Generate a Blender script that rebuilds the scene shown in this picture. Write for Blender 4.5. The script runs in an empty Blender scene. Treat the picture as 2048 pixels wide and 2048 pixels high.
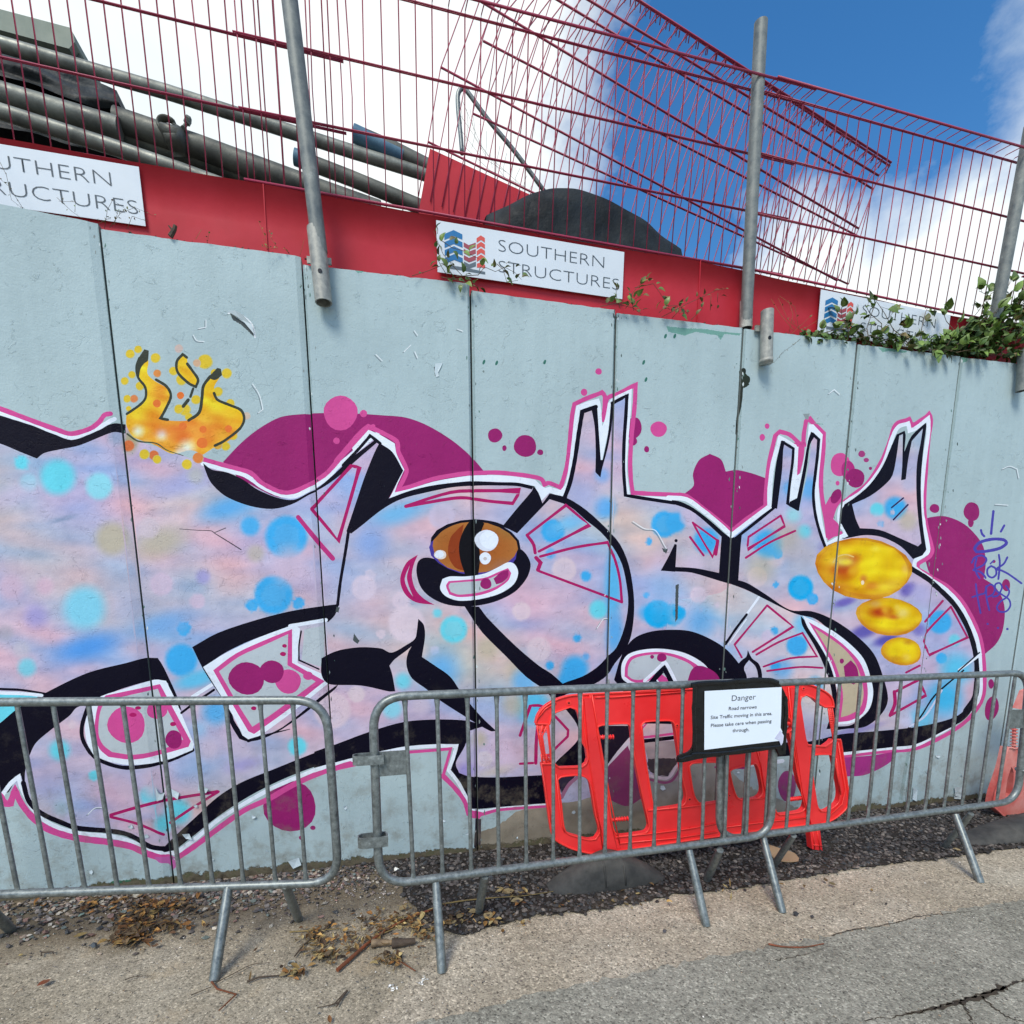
import bpy, math, random
import numpy as np
from mathutils import Vector, Matrix
from mathutils.geometry import delaunay_2d_cdt, tessellate_polygon
random.seed(7); rng = np.random.default_rng(7)

# ------------------------------------------------------------------ camera, sky, sun, exposure
scene = bpy.context.scene
H_EYE = 1.6
YAW, PITCH, ROLL, FPX, CX, CY = 0.229175, 0.148012, 0.004309, 1025.0, 1024.0, 1365.0
fwd = Vector((math.sin(YAW)*math.cos(PITCH), math.cos(YAW)*math.cos(PITCH), -math.sin(PITCH)))
rgt0 = Vector((math.cos(YAW), -math.sin(YAW), 0)); up0 = rgt0.cross(fwd)
rgt = math.cos(ROLL)*rgt0 + math.sin(ROLL)*up0
upv = -math.sin(ROLL)*rgt0 + math.cos(ROLL)*up0
CAM = Vector((0, 0, H_EYE))
cam_data = bpy.data.cameras.new('camera'); cam = bpy.data.objects.new('camera', cam_data)
scene.collection.objects.link(cam); scene.camera = cam
m = Matrix((rgt, upv, -fwd)).transposed().to_4x4(); m.translation = CAM; cam.matrix_world = m
cam_data.sensor_width = 36; cam_data.lens = FPX/2048*36; cam_data.shift_y = (CY-1024)/2048
cam_data.clip_start = 0.05; cam_data.clip_end = 3000

def ray(x, y): return fwd + rgt*((x-CX)/FPX) - upv*((y-CY)/FPX)

def srgb(r, g, b):
    f = lambda c: (c/255/12.92 if c/255 <= .04045 else ((c/255+.055)/1.055)**2.4)
    return (f(r), f(g), f(b), 1)

world = bpy.data.worlds.new('World'); scene.world = world; world.use_nodes = True
wn, wl = world.node_tree.nodes, world.node_tree.links
for n in list(wn): wn.remove(n)
def WN(t, **k):
    n = wn.new(t)
    for a, b in k.items(): setattr(n, a, b)
    return n
SUN_DIR = Vector((-.36, -.56, .75)).normalized()
sky = WN('ShaderNodeTexSky', sky_type='NISHITA', sun_disc=False)
sky.sun_elevation = math.asin(SUN_DIR.z); sky.sun_rotation = math.atan2(SUN_DIR.x, SUN_DIR.y)
sky.altitude = 50; sky.air_density = 1.0; sky.dust_density = .4; sky.ozone_density = 1.6
tc = WN('ShaderNodeTexCoord')
nz = WN('ShaderNodeTexNoise'); nz.inputs['Scale'].default_value = 3.2; nz.inputs['Detail'].default_value = 9; nz.inputs['Roughness'].default_value = .58
mp = WN('ShaderNodeMapping'); mp.inputs['Scale'].default_value = (1, 1, 1.6); mp.inputs['Location'].default_value = (3.1, .4, 1.7)
wl.new(tc.outputs['Generated'], mp.inputs[0]); wl.new(mp.outputs[0], nz.inputs['Vector'])
def MATH(op, a, b=None, c=None, clamp=False):
    n = WN('ShaderNodeMath', operation=op); n.use_clamp = clamp
    for i, v in enumerate((a, b, c)):
        if v is None: continue
        if isinstance(v, (int, float)): n.inputs[i].default_value = v
        else: wl.new(v, n.inputs[i])
    return n.outputs[0]
# cloud banks: each one a cap of the sky round a direction, with ragged edges from noise
def capmask(x, y, deg, soft=.10):
    c = ray(x, y).normalized()
    d = WN('ShaderNodeVectorMath', operation='DOT_PRODUCT'); d.inputs[1].default_value = c
    wl.new(tc.outputs['Generated'], d.inputs[0])
    ang = MATH('ARCCOSINE', MATH('MINIMUM', d.outputs['Value'], .99999))
    return MATH('SUBTRACT', math.radians(deg), ang)
caps = [capmask(330, 20, 29.5), capmask(860, 620, 15), capmask(1990, 640, 12.0), capmask(1620, 640, 7), capmask(2330, -130, 9.5)]
acc = caps[0]
for c_ in caps[1:]: acc = MATH('MAXIMUM', acc, c_)
rag = MATH('MULTIPLY', MATH('SUBTRACT', nz.outputs['Fac'], .5), .42)
edge = MATH('ADD', acc, rag)
cl1 = MATH('MULTIPLY', MATH('ADD', edge, .02), 9.0, clamp=True)
# thin wisps and the general broken cloud of the rest of the sky
nz2 = WN('ShaderNodeTexNoise'); nz2.inputs['Scale'].default_value = 2.1; nz2.inputs['Detail'].default_value = 8; nz2.inputs['Roughness'].default_value = .62
mp2 = WN('ShaderNodeMapping'); mp2.inputs['Location'].default_value = (7.3, 2.2, 5.1); mp2.inputs['Scale'].default_value = (1.4, 1, 2)
wl.new(tc.outputs['Generated'], mp2.inputs[0]); wl.new(mp2.outputs[0], nz2.inputs['Vector'])
clear = MATH('MULTIPLY', MATH('ADD', MATH('MAXIMUM', capmask(1640, 60, 24), capmask(1330, 420, 12)), .04), 3.0, clamp=True)   # the blue gap between the banks
thr = MATH('ADD', .40, MATH('MULTIPLY', clear, .24))
wisp = MATH('MULTIPLY', MATH('SUBTRACT', nz2.outputs['Fac'], thr), 2.6, clamp=True)
cl = MATH('MAXIMUM', MATH('SMOOTH_MIN', cl1, 1.0, .1), wisp, clamp=True)
shade = MATH('ADD', MATH('MULTIPLY', nz2.outputs['Fac'], .35), .80)
ccol = WN('ShaderNodeMix', data_type='RGBA'); ccol.inputs['A'].default_value = (.64, .75, .80, 1); ccol.inputs['B'].default_value = (1.0, .99, .96, 1)
wl.new(MATH('MULTIPLY', MATH('SUBTRACT', shade, .85), 4, clamp=True), ccol.inputs['Factor'])
cb = WN('ShaderNodeBackground'); cb.inputs['Strength'].default_value = 0.98
wl.new(ccol.outputs['Result'], cb.inputs['Color'])
sb = WN('ShaderNodeBackground'); sb.inputs['Strength'].default_value = .15
hs = WN('ShaderNodeHueSaturation'); hs.inputs['Saturation'].default_value = 1.34
wl.new(sky.outputs[0], hs.inputs['Color']); wl.new(hs.outputs[0], sb.inputs['Color'])
mx = WN('ShaderNodeMixShader'); wl.new(cl, mx.inputs[0]); wl.new(sb.outputs[0], mx.inputs[1]); wl.new(cb.outputs[0], mx.inputs[2])
wo = WN('ShaderNodeOutputWorld'); wl.new(mx.outputs[0], wo.inputs[0])

sd = bpy.data.lights.new('sun', 'SUN'); sd.energy = 2.3; sd.angle = math.radians(22); sd.color = (1, .94, .82)
so = bpy.data.objects.new('sun', sd); scene.collection.objects.link(so)
so.rotation_euler = SUN_DIR.to_track_quat('Z', 'Y').to_euler()
scene.view_settings.view_transform = 'Standard'; scene.view_settings.look = 'None'
scene.view_settings.gamma = 1; scene.view_settings.use_curve_mapping = False
scene.view_settings.exposure = 0.35
scene.render.engine = 'CYCLES'
scene.render.resolution_x = scene.render.resolution_y = 1024

# ------------------------------------------------------------------ helpers
COL = scene.collection
def tag(o, label=None, cat=None, group=None, kind=None):
    for k, v in (('label', label), ('category', cat), ('group', group), ('kind', kind)):
        if v: o[k] = v
    return o
def mesh_obj(name, verts, faces, mat=None, parent=None, smooth=False):
    me = bpy.data.meshes.new(name); me.from_pydata([tuple(v) for v in verts], [], faces); me.update()
    if mat: me.materials.append(mat)
    if smooth:
        for p in me.polygons: p.use_smooth = True
    o = bpy.data.objects.new(name, me); COL.objects.link(o)
    if parent: o.parent = parent; o.matrix_parent_inverse = parent.matrix_world.inverted()
    return o
def empty(name, loc=(0, 0, 0)):
    o = bpy.data.objects.new(name, None); o.empty_display_size = .1; COL.objects.link(o); o.location = loc
    o.matrix_world = Matrix.Translation(loc)
    return o
class MB:
    def __init__(s): s.v = []; s.f = []
    def add(s, vs, fs):
        k = len(s.v); s.v += [tuple(v) for v in vs]; s.f += [tuple(i+k for i in f) for f in fs]; return s
    def box(s, lo, hi, M=None):
        vs = [Vector((x, y, z)) for x in (lo[0], hi[0]) for y in (lo[1], hi[1]) for z in (lo[2], hi[2])]
        if M: vs = [M @ v for v in vs]
        return s.add(vs, [(0, 1, 3, 2), (4, 6, 7, 5), (0, 4, 5, 1), (2, 3, 7, 6), (0, 2, 6, 4), (1, 5, 7, 3)])
    def tube(s, pts, r, n=8, caps=True, closed=False, squash=None):
        pts = [Vector(p) for p in pts]; L = len(pts)
        rs = r if isinstance(r, (list, tuple)) else [r]*L
        prev = None; rings = []
        for i, p in enumerate(pts):
            a = pts[(i-1) % L] if (i > 0 or closed) else p; b = pts[(i+1) % L] if (i < L-1 or closed) else p
            t = (b-a).normalized()
            if prev is None:
                ref = Vector((0, 1, 0)) if abs(t.y) < .8 else Vector((0, 0, 1)); nrm = (ref - t*ref.dot(t)).normalized()
            else: nrm = (prev - t*prev.dot(t)).normalized()
            prev = nrm; bn = t.cross(nrm)
            k = 1.0
            if 0 < i < L-1 or closed:
                c = (pts[i]-a).normalized().dot((b-pts[i]).normalized()); k = 1/math.sqrt(max(.5, (1+c)/2))
            q = squash or (1, 1)
            rings.append([p + nrm*math.cos(2*math.pi*j/n)*rs[i]*q[0]*1 + bn*math.sin(2*math.pi*j/n)*rs[i]*q[1]*k for j in range(n)])
        vs = [v for R_ in rings for v in R_]; fs = []
        M_ = L if closed else L-1
        for i in range(M_):
            i2 = (i+1) % L
            for j in range(n): fs.append((i*n+j, i*n+(j+1) % n, i2*n+(j+1) % n, i2*n+j))
        if caps and not closed: fs.append(tuple(range(n))[::-1]); fs.append(tuple((L-1)*n+j for j in range(n)))
        return s.add(vs, fs)
    def build(s, name, mat, parent=None, smooth=False): return mesh_obj(name, s.v, s.f, mat, parent, smooth)

def shade_auto(o, ang=40):
    me = o.data
    for p in me.polygons: p.use_smooth = True
    me.set_sharp_from_angle(angle=math.radians(ang))
    return o

# planes and un-projection: a point of the place from where it is seen and the plane that it lies on
SC = H_EYE/1.7
D = H_EYE/0.511024663
class Plane:
    def __init__(s, p, n): s.p = Vector(p); s.n = Vector(n)
    def __call__(s, x, y):
        d = ray(x, y); return CAM + d*((s.p-CAM).dot(s.n)/d.dot(s.n))
def YP(y): return Plane((0, y, 0), (0, 1, 0))
WALL = YP(D); GROUND = Plane((0, 0, 0), (0, 0, 1))
def vplane(A, B): return Plane((A[0], A[1], 0), (B[1]-A[1], -(B[0]-A[0]), 0))
TS = 700/1932
TILES = {'A': (0, 650, TS), 'B': (650, 650, TS), 'C': (1348, 650, TS), 'D': (0, 1348, TS), 'E': (650, 1348, TS), 'F': (1348, 1348, TS),
         'G': (1040, 1340, 400/1932), 'H': (1360, 1340, 400/1932), 'R': (1748, 1320, 300/1449),
         'X': (0, 0, TS), 'Y': (650, 0, TS), 'Z': (1348, 0, TS), 'T': (820, 0, 500/1932), 'U': (1280, 0, 500/1932), 'V': (1640, 540, 408/1932),
         'I': (0, 1700, 400/1932), 'J': (560, 1720, 440/1932), 'S': (0, 0, 1)}
def px(t, pts):
    ox, oy, s = TILES[t]; return [(ox+x*s, oy+y*s) for x, y in pts]

# ------------------------------------------------------------------ materials
def new_mat(name, rough=.6, metal=0, spec=None):
    mt = bpy.data.materials.new(name); mt.use_nodes = True; nt = mt.node_tree
    b = nt.nodes['Principled BSDF']; b.inputs['Roughness'].default_value = rough; b.inputs['Metallic'].default_value = metal
    if spec is not None: b.inputs['Specular IOR Level'].default_value = spec
    return mt, nt, b
class NT:
    def __init__(s, nt): s.nt = nt
    def n(s, t, **k):
        x = s.nt.nodes.new(t)
        for a, b in k.items():
            if a[0] == '_': x.inputs[a[1:].replace('_', ' ')].default_value = b
            else: setattr(x, a, b)
        return x
    def l(s, a, b): s.nt.links.new(a, b)
    def noise(s, vec, scale, detail=4, rough=.55, dist=0):
        x = s.n('ShaderNodeTexNoise'); x.inputs['Scale'].default_value = scale; x.inputs['Detail'].default_value = detail
        x.inputs['Roughness'].default_value = rough; x.inputs['Distortion'].default_value = dist; s.l(vec, x.inputs['Vector']); return x.outputs['Fac']
    def vor(s, vec, scale, feature='F1', out='Distance'):
        x = s.n('ShaderNodeTexVoronoi', feature=feature); x.inputs['Scale'].default_value = scale; s.l(vec, x.inputs['Vector']); return x.outputs[out]
    def math(s, op, a, b=0.0, c=0.0, clamp=False):
        x = s.n('ShaderNodeMath', operation=op); x.use_clamp = clamp
        for i, v in enumerate((a, b, c)):
            if isinstance(v, (int, float)): x.inputs[i].default_value = v
            else: s.l(v, x.inputs[i])
        return x.outputs[0]
    def ramp(s, v, stops):
        x = s.n('ShaderNodeValToRGB'); e = x.color_ramp.elements
        while len(e) < len(stops): e.new(.5)
        for el, (p, c) in zip(e, stops): el.position = p; el.color = c if len(c) == 4 else (*c, 1)
        s.l(v, x.inputs[0]); return x.outputs[0]
    def mix(s, f, a, b, mode='MIX'):
        x = s.n('ShaderNodeMix', data_type='RGBA', blend_type=mode)
        for k, v in (('Factor', f), ('A', a), ('B', b)):
            i = [q for q in x.inputs if q.name == k and (q.type == 'RGBA' if k != 'Factor' else q.type == 'VALUE')][0]
            if isinstance(v, (int, float, tuple)): i.default_value = v
            else: s.l(v, i)
        return [q for q in x.outputs if q.type == 'RGBA'][0]
    def bump(s, h, strength, dist, bsdf, prev=None):
        x = s.n('ShaderNodeBump'); x.inputs['Strength'].default_value = strength; x.inputs['Distance'].default_value = dist
        s.l(h, x.inputs['Height'])
        if prev is not None: s.l(prev, x.inputs['Normal'])
        s.l(x.outputs[0], bsdf.inputs['Normal']); return x.outputs[0]
    def geo(s): return s.n('ShaderNodeNewGeometry').outputs['Position']
def g(v): return (v, v, v, 1)

def mat_wall():
    mt, nt, b = new_mat('painted_concrete', .6, spec=.12); N = NT(nt); pos = N.geo()
    col = N.n('ShaderNodeVertexColor', layer_name='Col').outputs['Color']
    sep = N.n('ShaderNodeSeparateXYZ'); N.l(pos, sep.inputs[0]); z = sep.outputs['Z']
    n1 = N.noise(pos, 2.2, 6, .6); n2 = N.noise(pos, 26, 5, .6); n3 = N.noise(pos, 110, 3, .6)
    mott = N.ramp(n1, [(.3, g(.93)), (.7, g(1.05))]); c = N.mix(1.0, col, mott, 'MULTIPLY')
    mp_ = N.n('ShaderNodeMapping'); mp_.inputs['Scale'].default_value = (9, 9, .5); N.l(pos, mp_.inputs[0])
    st = N.noise(mp_.outputs[0], 1.0, 5, .6); c = N.mix(1.0, c, N.ramp(st, [(.30, (.94, .945, .945)), (.6, g(1.015))]), 'MULTIPLY')
    # dirty specks and scuffs, more of them near the foot of the wall
    low = N.math('SUBTRACT', 1.0, N.math('MULTIPLY', z, .85), clamp=True)
    sp = N.math('ADD', N.math('ADD', N.noise(pos, 60, 5, .7), 0.0), N.math('MULTIPLY', low, .05))
    chip = N.ramp(sp, [(.705, g(0)), (.735, g(1))]); c = N.mix(N.math('MULTIPLY', chip, .65), c, srgb(96, 118, 118))
    grime = N.math('MULTIPLY', N.ramp(N.math('ADD', N.noise(pos, 7, 8, .7), N.math('MULTIPLY', low, .12)), [(.58, g(0)), (.74, g(1))]), low)
    c = N.mix(N.math('MULTIPLY', grime, .55), c, srgb(120, 112, 96))
    # raw concrete, moss and earth splash at the very foot (ragged line)
    foot = N.math('ADD', N.math('MULTIPLY', z, -9.0), N.math('MULTIPLY', N.noise(pos, 7, 9, .8), 1.5))
    fm = N.ramp(foot, [(.30, g(0)), (.33, g(1))])
    fcol = N.ramp(N.noise(pos, 14, 6, .7), [(.33, srgb(66, 60, 50)), (.5, srgb(104, 96, 80)), (.6, srgb(84, 84, 62)), (.7, srgb(132, 124, 108))])
    c = N.mix(fm, c, fcol)
    N.l(c, b.inputs['Base Color'])
    # paint relief: orange peel, blisters, hairline flakes
    v = N.n('ShaderNodeTexVoronoi', feature='DISTANCE_TO_EDGE'); v.inputs['Scale'].default_value = 2.7
    dn = N.n('ShaderNodeVectorMath', operation='ADD'); nn = N.n('ShaderNodeTexNoise'); nn.inputs['Scale'].default_value = 5; nn.inputs['Detail'].default_value = 6
    N.l(pos, nn.inputs['Vector']); N.l(pos, dn.inputs[0]); N.l(nn.outputs['Color'], dn.inputs[1]); N.l(dn.outputs[0], v.inputs['Vector'])
    crk = N.ramp(v.outputs['Distance'], [(0, g(0)), (.012, g(1))])
    crm = N.ramp(N.noise(pos, 1.7, 3), [(.52, g(0)), (.58, g(1))])
    crk = N.mix(crm, g(1), crk)
    blis = N.ramp(N.noise(pos, 15, 6, .72, 1.2), [(.60, g(0)), (.68, g(1))])
    h = N.math('ADD', N.math('MULTIPLY', n2, .55), N.math('MULTIPLY', n3, .35))
    h = N.math('ADD', h, N.math('MULTIPLY', blis, .5)); h = N.math('ADD', h, N.math('MULTIPLY', crk, .3))
    h = N.math('SUBTRACT', h, N.math('MULTIPLY', chip, .5)); h = N.math('SUBTRACT', h, N.math('MULTIPLY', fm, 1.2))
    h = N.math('ADD', h, N.math('MULTIPLY', N.noise(pos, 5, 3), 1.0))
    N.bump(h, .6, .006, b)
    N.l(N.ramp(n2, [(.3, g(.42)), (.7, g(.62))]), b.inputs['Roughness'])
    return mt

def mat_simple(name, rgb, rough=.6, metal=0, var=.15, scale=8, bump=.15, bdist=.003, rgb2=None, bscale=60, spec=None, obj_rand=0):
    mt, nt, b = new_mat(name, rough, metal, spec); N = NT(nt); pos = N.geo()
    c0 = srgb(*rgb); n = N.noise(pos, scale, 6, .62)
    if rgb2: c = N.ramp(n, [(.35, c0), (.65, srgb(*rgb2))])
    else: c = N.mix(1.0, c0, N.ramp(n, [(.3, g(1-var)), (.7, g(1+var))]), 'MULTIPLY')
    if obj_rand:
        oi = N.n('ShaderNodeObjectInfo').outputs['Random']
        c = N.mix(1.0, c, N.ramp(oi, [(0, g(1-obj_rand)), (1, g(1+obj_rand))]), 'MULTIPLY')
    N.l(c, b.inputs['Base Color']); N.bump(N.noise(pos, bscale, 4, .6), bump, bdist, b)
    N.l(N.ramp(N.noise(pos, scale*3, 3), [(.3, g(max(.05, rough-.1))), (.7, g(min(1, rough+.12)))]), b.inputs['Roughness'])
    return mt

def mat_galv(name, a=(112, 122, 128), c_=(158, 168, 172), rough=.48, metal=.55, scale=45):
    mt, nt, b = new_mat(name, rough, metal); N = NT(nt); pos = N.geo()
    v = N.vor(pos, scale*1.6, out='Color'); sp = N.math('MULTIPLY', N.n('ShaderNodeSeparateColor').outputs[0], 0)
    n = N.math('ADD', N.math('MULTIPLY', N.noise(pos, scale, 5, .7), .75), N.math('MULTIPLY', N.noise(pos, 6, 4), .25))
    c = N.ramp(n, [(.36, srgb(*a)), (.6, srgb(*c_)), (.72, srgb(*[min(255, q+38) for q in c_]))])
    rst = N.ramp(N.noise(pos, 20, 7, .7), [(.68, g(0)), (.76, g(1))]); c = N.mix(N.math('MULTIPLY', rst, .6), c, srgb(92, 84, 76))
    N.l(c, b.inputs['Base Color']); N.l(N.ramp(n, [(.3, g(rough-.12)), (.7, g(rough+.15))]), b.inputs['Roughness'])
    N.bump(N.noise(pos, 130, 3), .25, .001, b); return mt

def mat_ground(name, cols, aggr=1.0, earth=None, speck=True, spscale=140, stain=None, bumpd=.004, patches=None):
    mt, nt, b = new_mat(name, .9, spec=.25); N = NT(nt); pos = N.geo()
    n1 = N.noise(pos, 1.3, 7, .65); c = N.ramp(n1, [(.32, srgb(*cols[0])), (.5, srgb(*cols[1])), (.68, srgb(*cols[2]))])
    vc = N.n('ShaderNodeTexVoronoi'); vc.inputs['Scale'].default_value = spscale; N.l(pos, vc.inputs['Vector'])
    sepc = N.n('ShaderNodeSeparateColor'); N.l(vc.outputs['Color'], sepc.inputs[0])
    st = N.ramp(sepc.outputs[0], [(0, g(.40)), (.16, g(.85)), (.5, g(1.0)), (.86, g(1.14)), (.96, g(1.7))])
    c = N.mix(.85*aggr, c, N.mix(1.0, c, st, 'MULTIPLY'))
    n2 = N.noise(pos, 48, 6, .75); c = N.mix(1.0, c, N.ramp(n2, [(.3, g(.62)), (.5, g(1)), (.72, g(1.22))]), 'MULTIPLY')
    n3 = N.noise(pos, 5.5, 8, .72); c = N.mix(1.0, c, N.ramp(n3, [(.3, g(.74)), (.55, g(1.02)), (.8, g(1.1))]), 'MULTIPLY')
    if patches:
        f = N.ramp(N.noise(pos, 3.1, 7, .7), [(.56, g(0)), (.66, g(1))]); c = N.mix(N.math('MULTIPLY', f, .6), c, srgb(*patches))
    if earth:
        sy = N.n('ShaderNodeSeparateXYZ'); N.l(pos, sy.inputs[0])
        f = N.math('ADD', N.math('MULTIPLY', sy.outputs['Y'], 2.2), N.math('MULTIPLY', N.noise(pos, 4, 9, .75), 2.0))
        f = N.ramp(N.math('SUBTRACT', f, 6.15), [(.25, g(0)), (.95, g(1))]); c = N.mix(N.math('MULTIPLY', f, .85), c, srgb(*earth))
    dk = N.ramp(N.noise(pos, 95, 2, .5), [(.655, g(0)), (.70, g(1))]); c = N.mix(N.math('MULTIPLY', dk, .75), c, srgb(48, 44, 40))
    N.l(c, b.inputs['Base Color'])
    vb = N.ramp(vc.outputs['Distance'], [(0, g(1)), (.7, g(0))])
    h = N.math('ADD', N.math('MULTIPLY', vb, .5), N.math('MULTIPLY', n2, 1.0)); N.bump(h, .7, bumpd, b)
    return mt

def mat_attr(name, rough=.7, scale=30, layer='Col', bump=.3, spec=.3, trans=0):
    mt, nt, b = new_mat(name, rough, spec=spec); N = NT(nt); pos = N.geo()
    col = N.n('ShaderNodeVertexColor', layer_name=layer).outputs['Color']
    c = N.mix(1.0, col, N.ramp(N.noise(pos, scale, 5, .65), [(.3, g(.75)), (.7, g(1.2))]), 'MULTIPLY')
    N.l(c, b.inputs['Base Color']); N.bump(N.noise(pos, scale*3, 4), bump, .002, b)
    if trans: b.inputs['Transmission Weight'].default_value = 0
    return mt

M = {}
M['wall'] = mat_wall()
M['joint'] = mat_simple('dark_joint_concrete', (40, 44, 42), .95)
M['galv'] = mat_galv('galvanised_steel', (98, 104, 104), (140, 147, 146), .42)
M['galv_dull'] = mat_galv('weathered_galvanised_pole', (100, 106, 106), (136, 140, 136), .55, .35, 18)
M['sleeve'] = mat_galv('old_zinc_sleeve', (128, 130, 126), (172, 172, 164), .55, .3, 25)
M['tube'] = mat_simple('dirty_scaffold_tube', (88, 92, 88), .5, .35, rgb2=(138, 142, 134), scale=6, bump=.3, bscale=90)
M['tube_dark'] = mat_simple('dark_scaffold_tube', (60, 64, 62), .55, .3, rgb2=(108, 110, 102), scale=5, bump=.3, bscale=90)
M['tube_blue'] = mat_simple('blue_paint_on_tube', (58, 96, 122), .55, .1, rgb2=(84, 120, 140), scale=9)
M['redsheet'] = mat_simple('red_powder_coated_sheet', (176, 34, 46), .5, 0, rgb2=(192, 46, 60), scale=2.5, bump=.15, bdist=.006, bscale=3, spec=.3)
M['redwire'] = mat_simple('red_coated_wire', (158, 46, 78), .45, 0, var=.12, bump=0)
M['plastic'] = mat_simple('orange_red_plastic', (250, 56, 58), .36, 0, rgb2=(236, 42, 46), scale=3, bump=.12, bscale=40)
M['plastic_rim'] = mat_simple('orange_red_plastic_edge', (248, 62, 56), .36, 0, var=.06, bump=.05)
M['plastic_faded'] = mat_simple('faded_red_plastic', (206, 62, 56), .5, 0, rgb2=(226, 150, 140), scale=4, bump=.2)
M['rubber'] = mat_simple('black_rubber', (52, 52, 50), .75, 0, rgb2=(82, 80, 76), scale=9, bump=.4)
M['blackplastic'] = mat_simple('black_plastic_film', (12, 12, 14), .32, 0, var=.2, bump=.5, bdist=.006, bscale=14)
M['tarp'] = mat_simple('black_tarpaulin', (16, 22, 26), .62, 0, rgb2=(38, 46, 50), scale=4, bump=.7, bdist=.03, bscale=6, spec=.3)
M['paper'] = mat_simple('white_paper', (228, 238, 250), .6, 0, var=.02, bump=.05)
M['signwhite'] = mat_simple('white_sign_board', (214, 222, 230), .4, 0, var=.05, scale=3, bump=.03)
M['ink'] = mat_simple('dark_grey_lettering', (66, 78, 88), .5, 0, var=.05, bump=0)
M['inkblack'] = mat_simple('printed_text', (42, 44, 52), .6, 0, var=.03, bump=0)
M['logoblue'] = mat_simple('logo_blue', (32, 112, 168), .45, 0, var=.04, bump=0)
M['logored'] = mat_simple('logo_red', (216, 84, 74), .45, 0, var=.04, bump=0)
M['logodark'] = mat_simple('logo_dark_red', (158, 72, 84), .45, 0, var=.04, bump=0)
M['logogrey'] = mat_simple('logo_grey', (96, 110, 120), .45, 0, var=.04, bump=0)
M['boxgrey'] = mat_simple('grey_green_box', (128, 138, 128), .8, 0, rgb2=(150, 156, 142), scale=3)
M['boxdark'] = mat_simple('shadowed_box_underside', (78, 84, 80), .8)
M['sand'] = mat_ground('worn_sandy_concrete', [(142, 131, 112), (156, 146, 127), (170, 161, 143)], patches=(168, 152, 126), earth=(104, 92, 74))
M['kerbstrip'] = mat_ground('beige_aggregate_strip', [(156, 145, 125), (170, 159, 140), (184, 175, 157)], spscale=120, bumpd=.006)
M['asphalt'] = mat_ground('grey_asphalt', [(136, 133, 120), (146, 143, 130), (158, 154, 141)], spscale=120, bumpd=.006)
M['soil'] = mat_ground('dark_soil', [(40, 36, 32), (52, 47, 42), (66, 60, 53)], spscale=90, bumpd=.01)
M['stone'] = mat_attr('gravel_stone', .75, 60, bump=.5)
M['litter'] = mat_attr('dry_leaf_litter', .8, 50, bump=.4)
M['leaf'] = mat_simple('bramble_leaf', (84, 112, 48), .45, 0, rgb2=(120, 144, 66), scale=22, bump=.3, bscale=80, obj_rand=.3)
M['leafdark'] = mat_simple('dark_bramble_leaf', (62, 90, 42), .5, 0, rgb2=(90, 116, 54), scale=22, bump=.3, bscale=80, obj_rand=.3)
M['leafred'] = mat_simple('reddish_leaf', (112, 86, 52), .6, 0, rgb2=(84, 96, 48), scale=22, bump=.3, bscale=80, obj_rand=.3)
M['stem'] = mat_simple('bramble_stem', (92, 76, 54), .7, 0, var=.2, scale=30)
M['redstem'] = mat_simple('red_brown_stem', (132, 66, 34), .6, 0, rgb2=(92, 58, 34), scale=14)
M['drystem'] = mat_simple('dry_yellow_stem', (140, 118, 66), .7, 0, rgb2=(104, 90, 56), scale=14)
M['wood'] = mat_simple('broken_wood', (150, 128, 98), .8, 0, rgb2=(78, 62, 48), scale=16)
M['darkwood'] = mat_simple('dark_bark', (62, 52, 44), .85, 0, rgb2=(84, 70, 56), scale=30, bump=.5)
M['crack'] = mat_simple('crack_dirt', (46, 40, 32), .95, 0, rgb2=(70, 60, 46), scale=20)
M['card'] = mat_simple('tan_cardboard', (176, 146, 112), .85, 0, var=.08)
M['whitestone'] = mat_simple('white_stone', (214, 208, 198), .8, 0, var=.1, scale=12)
# ------------------------------------------------------------------ the wall and its painting
K = (7, 4, 24); W_ = (226, 234, 246); PK = (206, 76, 146); MG = (148, 32, 104); LN = (170, 26, 98); GY = (169, 188, 192)
GI = (182, 192, 198); BODY = 'body'; BG = (184, 174, 152); CY_ = (104, 208, 226); BL = (62, 168, 228)
PAINT = []        # (colour, [points in photo px], bbox)   painted in this order
def smooth_pts(p, closed, k=5, corner=52):
    n = len(p); P = [np.array(q, float) for q in p]; out = []
    def cor(i):
        if not closed and i in (0, n-1): return True
        a, b = P[i]-P[(i-1) % n], P[(i+1) % n]-P[i]
        c = a@b/(np.linalg.norm(a)*np.linalg.norm(b)+1e-9); return math.degrees(math.acos(max(-1, min(1, c)))) > corner
    def tan(i):
        if cor(i): return None
        return (P[(i+1) % n]-P[(i-1) % n])/2
    for i in range(n if closed else n-1):
        a, b = P[i], P[(i+1) % n]; d = b-a; L = np.linalg.norm(d)
        ta, tb = tan(i), tan((i+1) % n)
        def lim(t):
            if t is None: return d
            l = np.linalg.norm(t); return t if l < 1e-6 else t/l*min(l, L*1.0)
        ta, tb = lim(ta), lim(tb)
        for j in range(k):
            s = j/k; h1 = 2*s**3-3*s*s+1; h2 = s**3-2*s*s+s; h3 = -2*s**3+3*s*s; h4 = s**3-s*s
            out.append(h1*a+h2*ta+h3*b+h4*tb)
    if not closed: out.append(P[-1])
    return [tuple(q) for q in out]
def wob(pts, amp):
    return [(x+random.uniform(-amp, amp), y+random.uniform(-amp, amp)) for x, y in pts]
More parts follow.
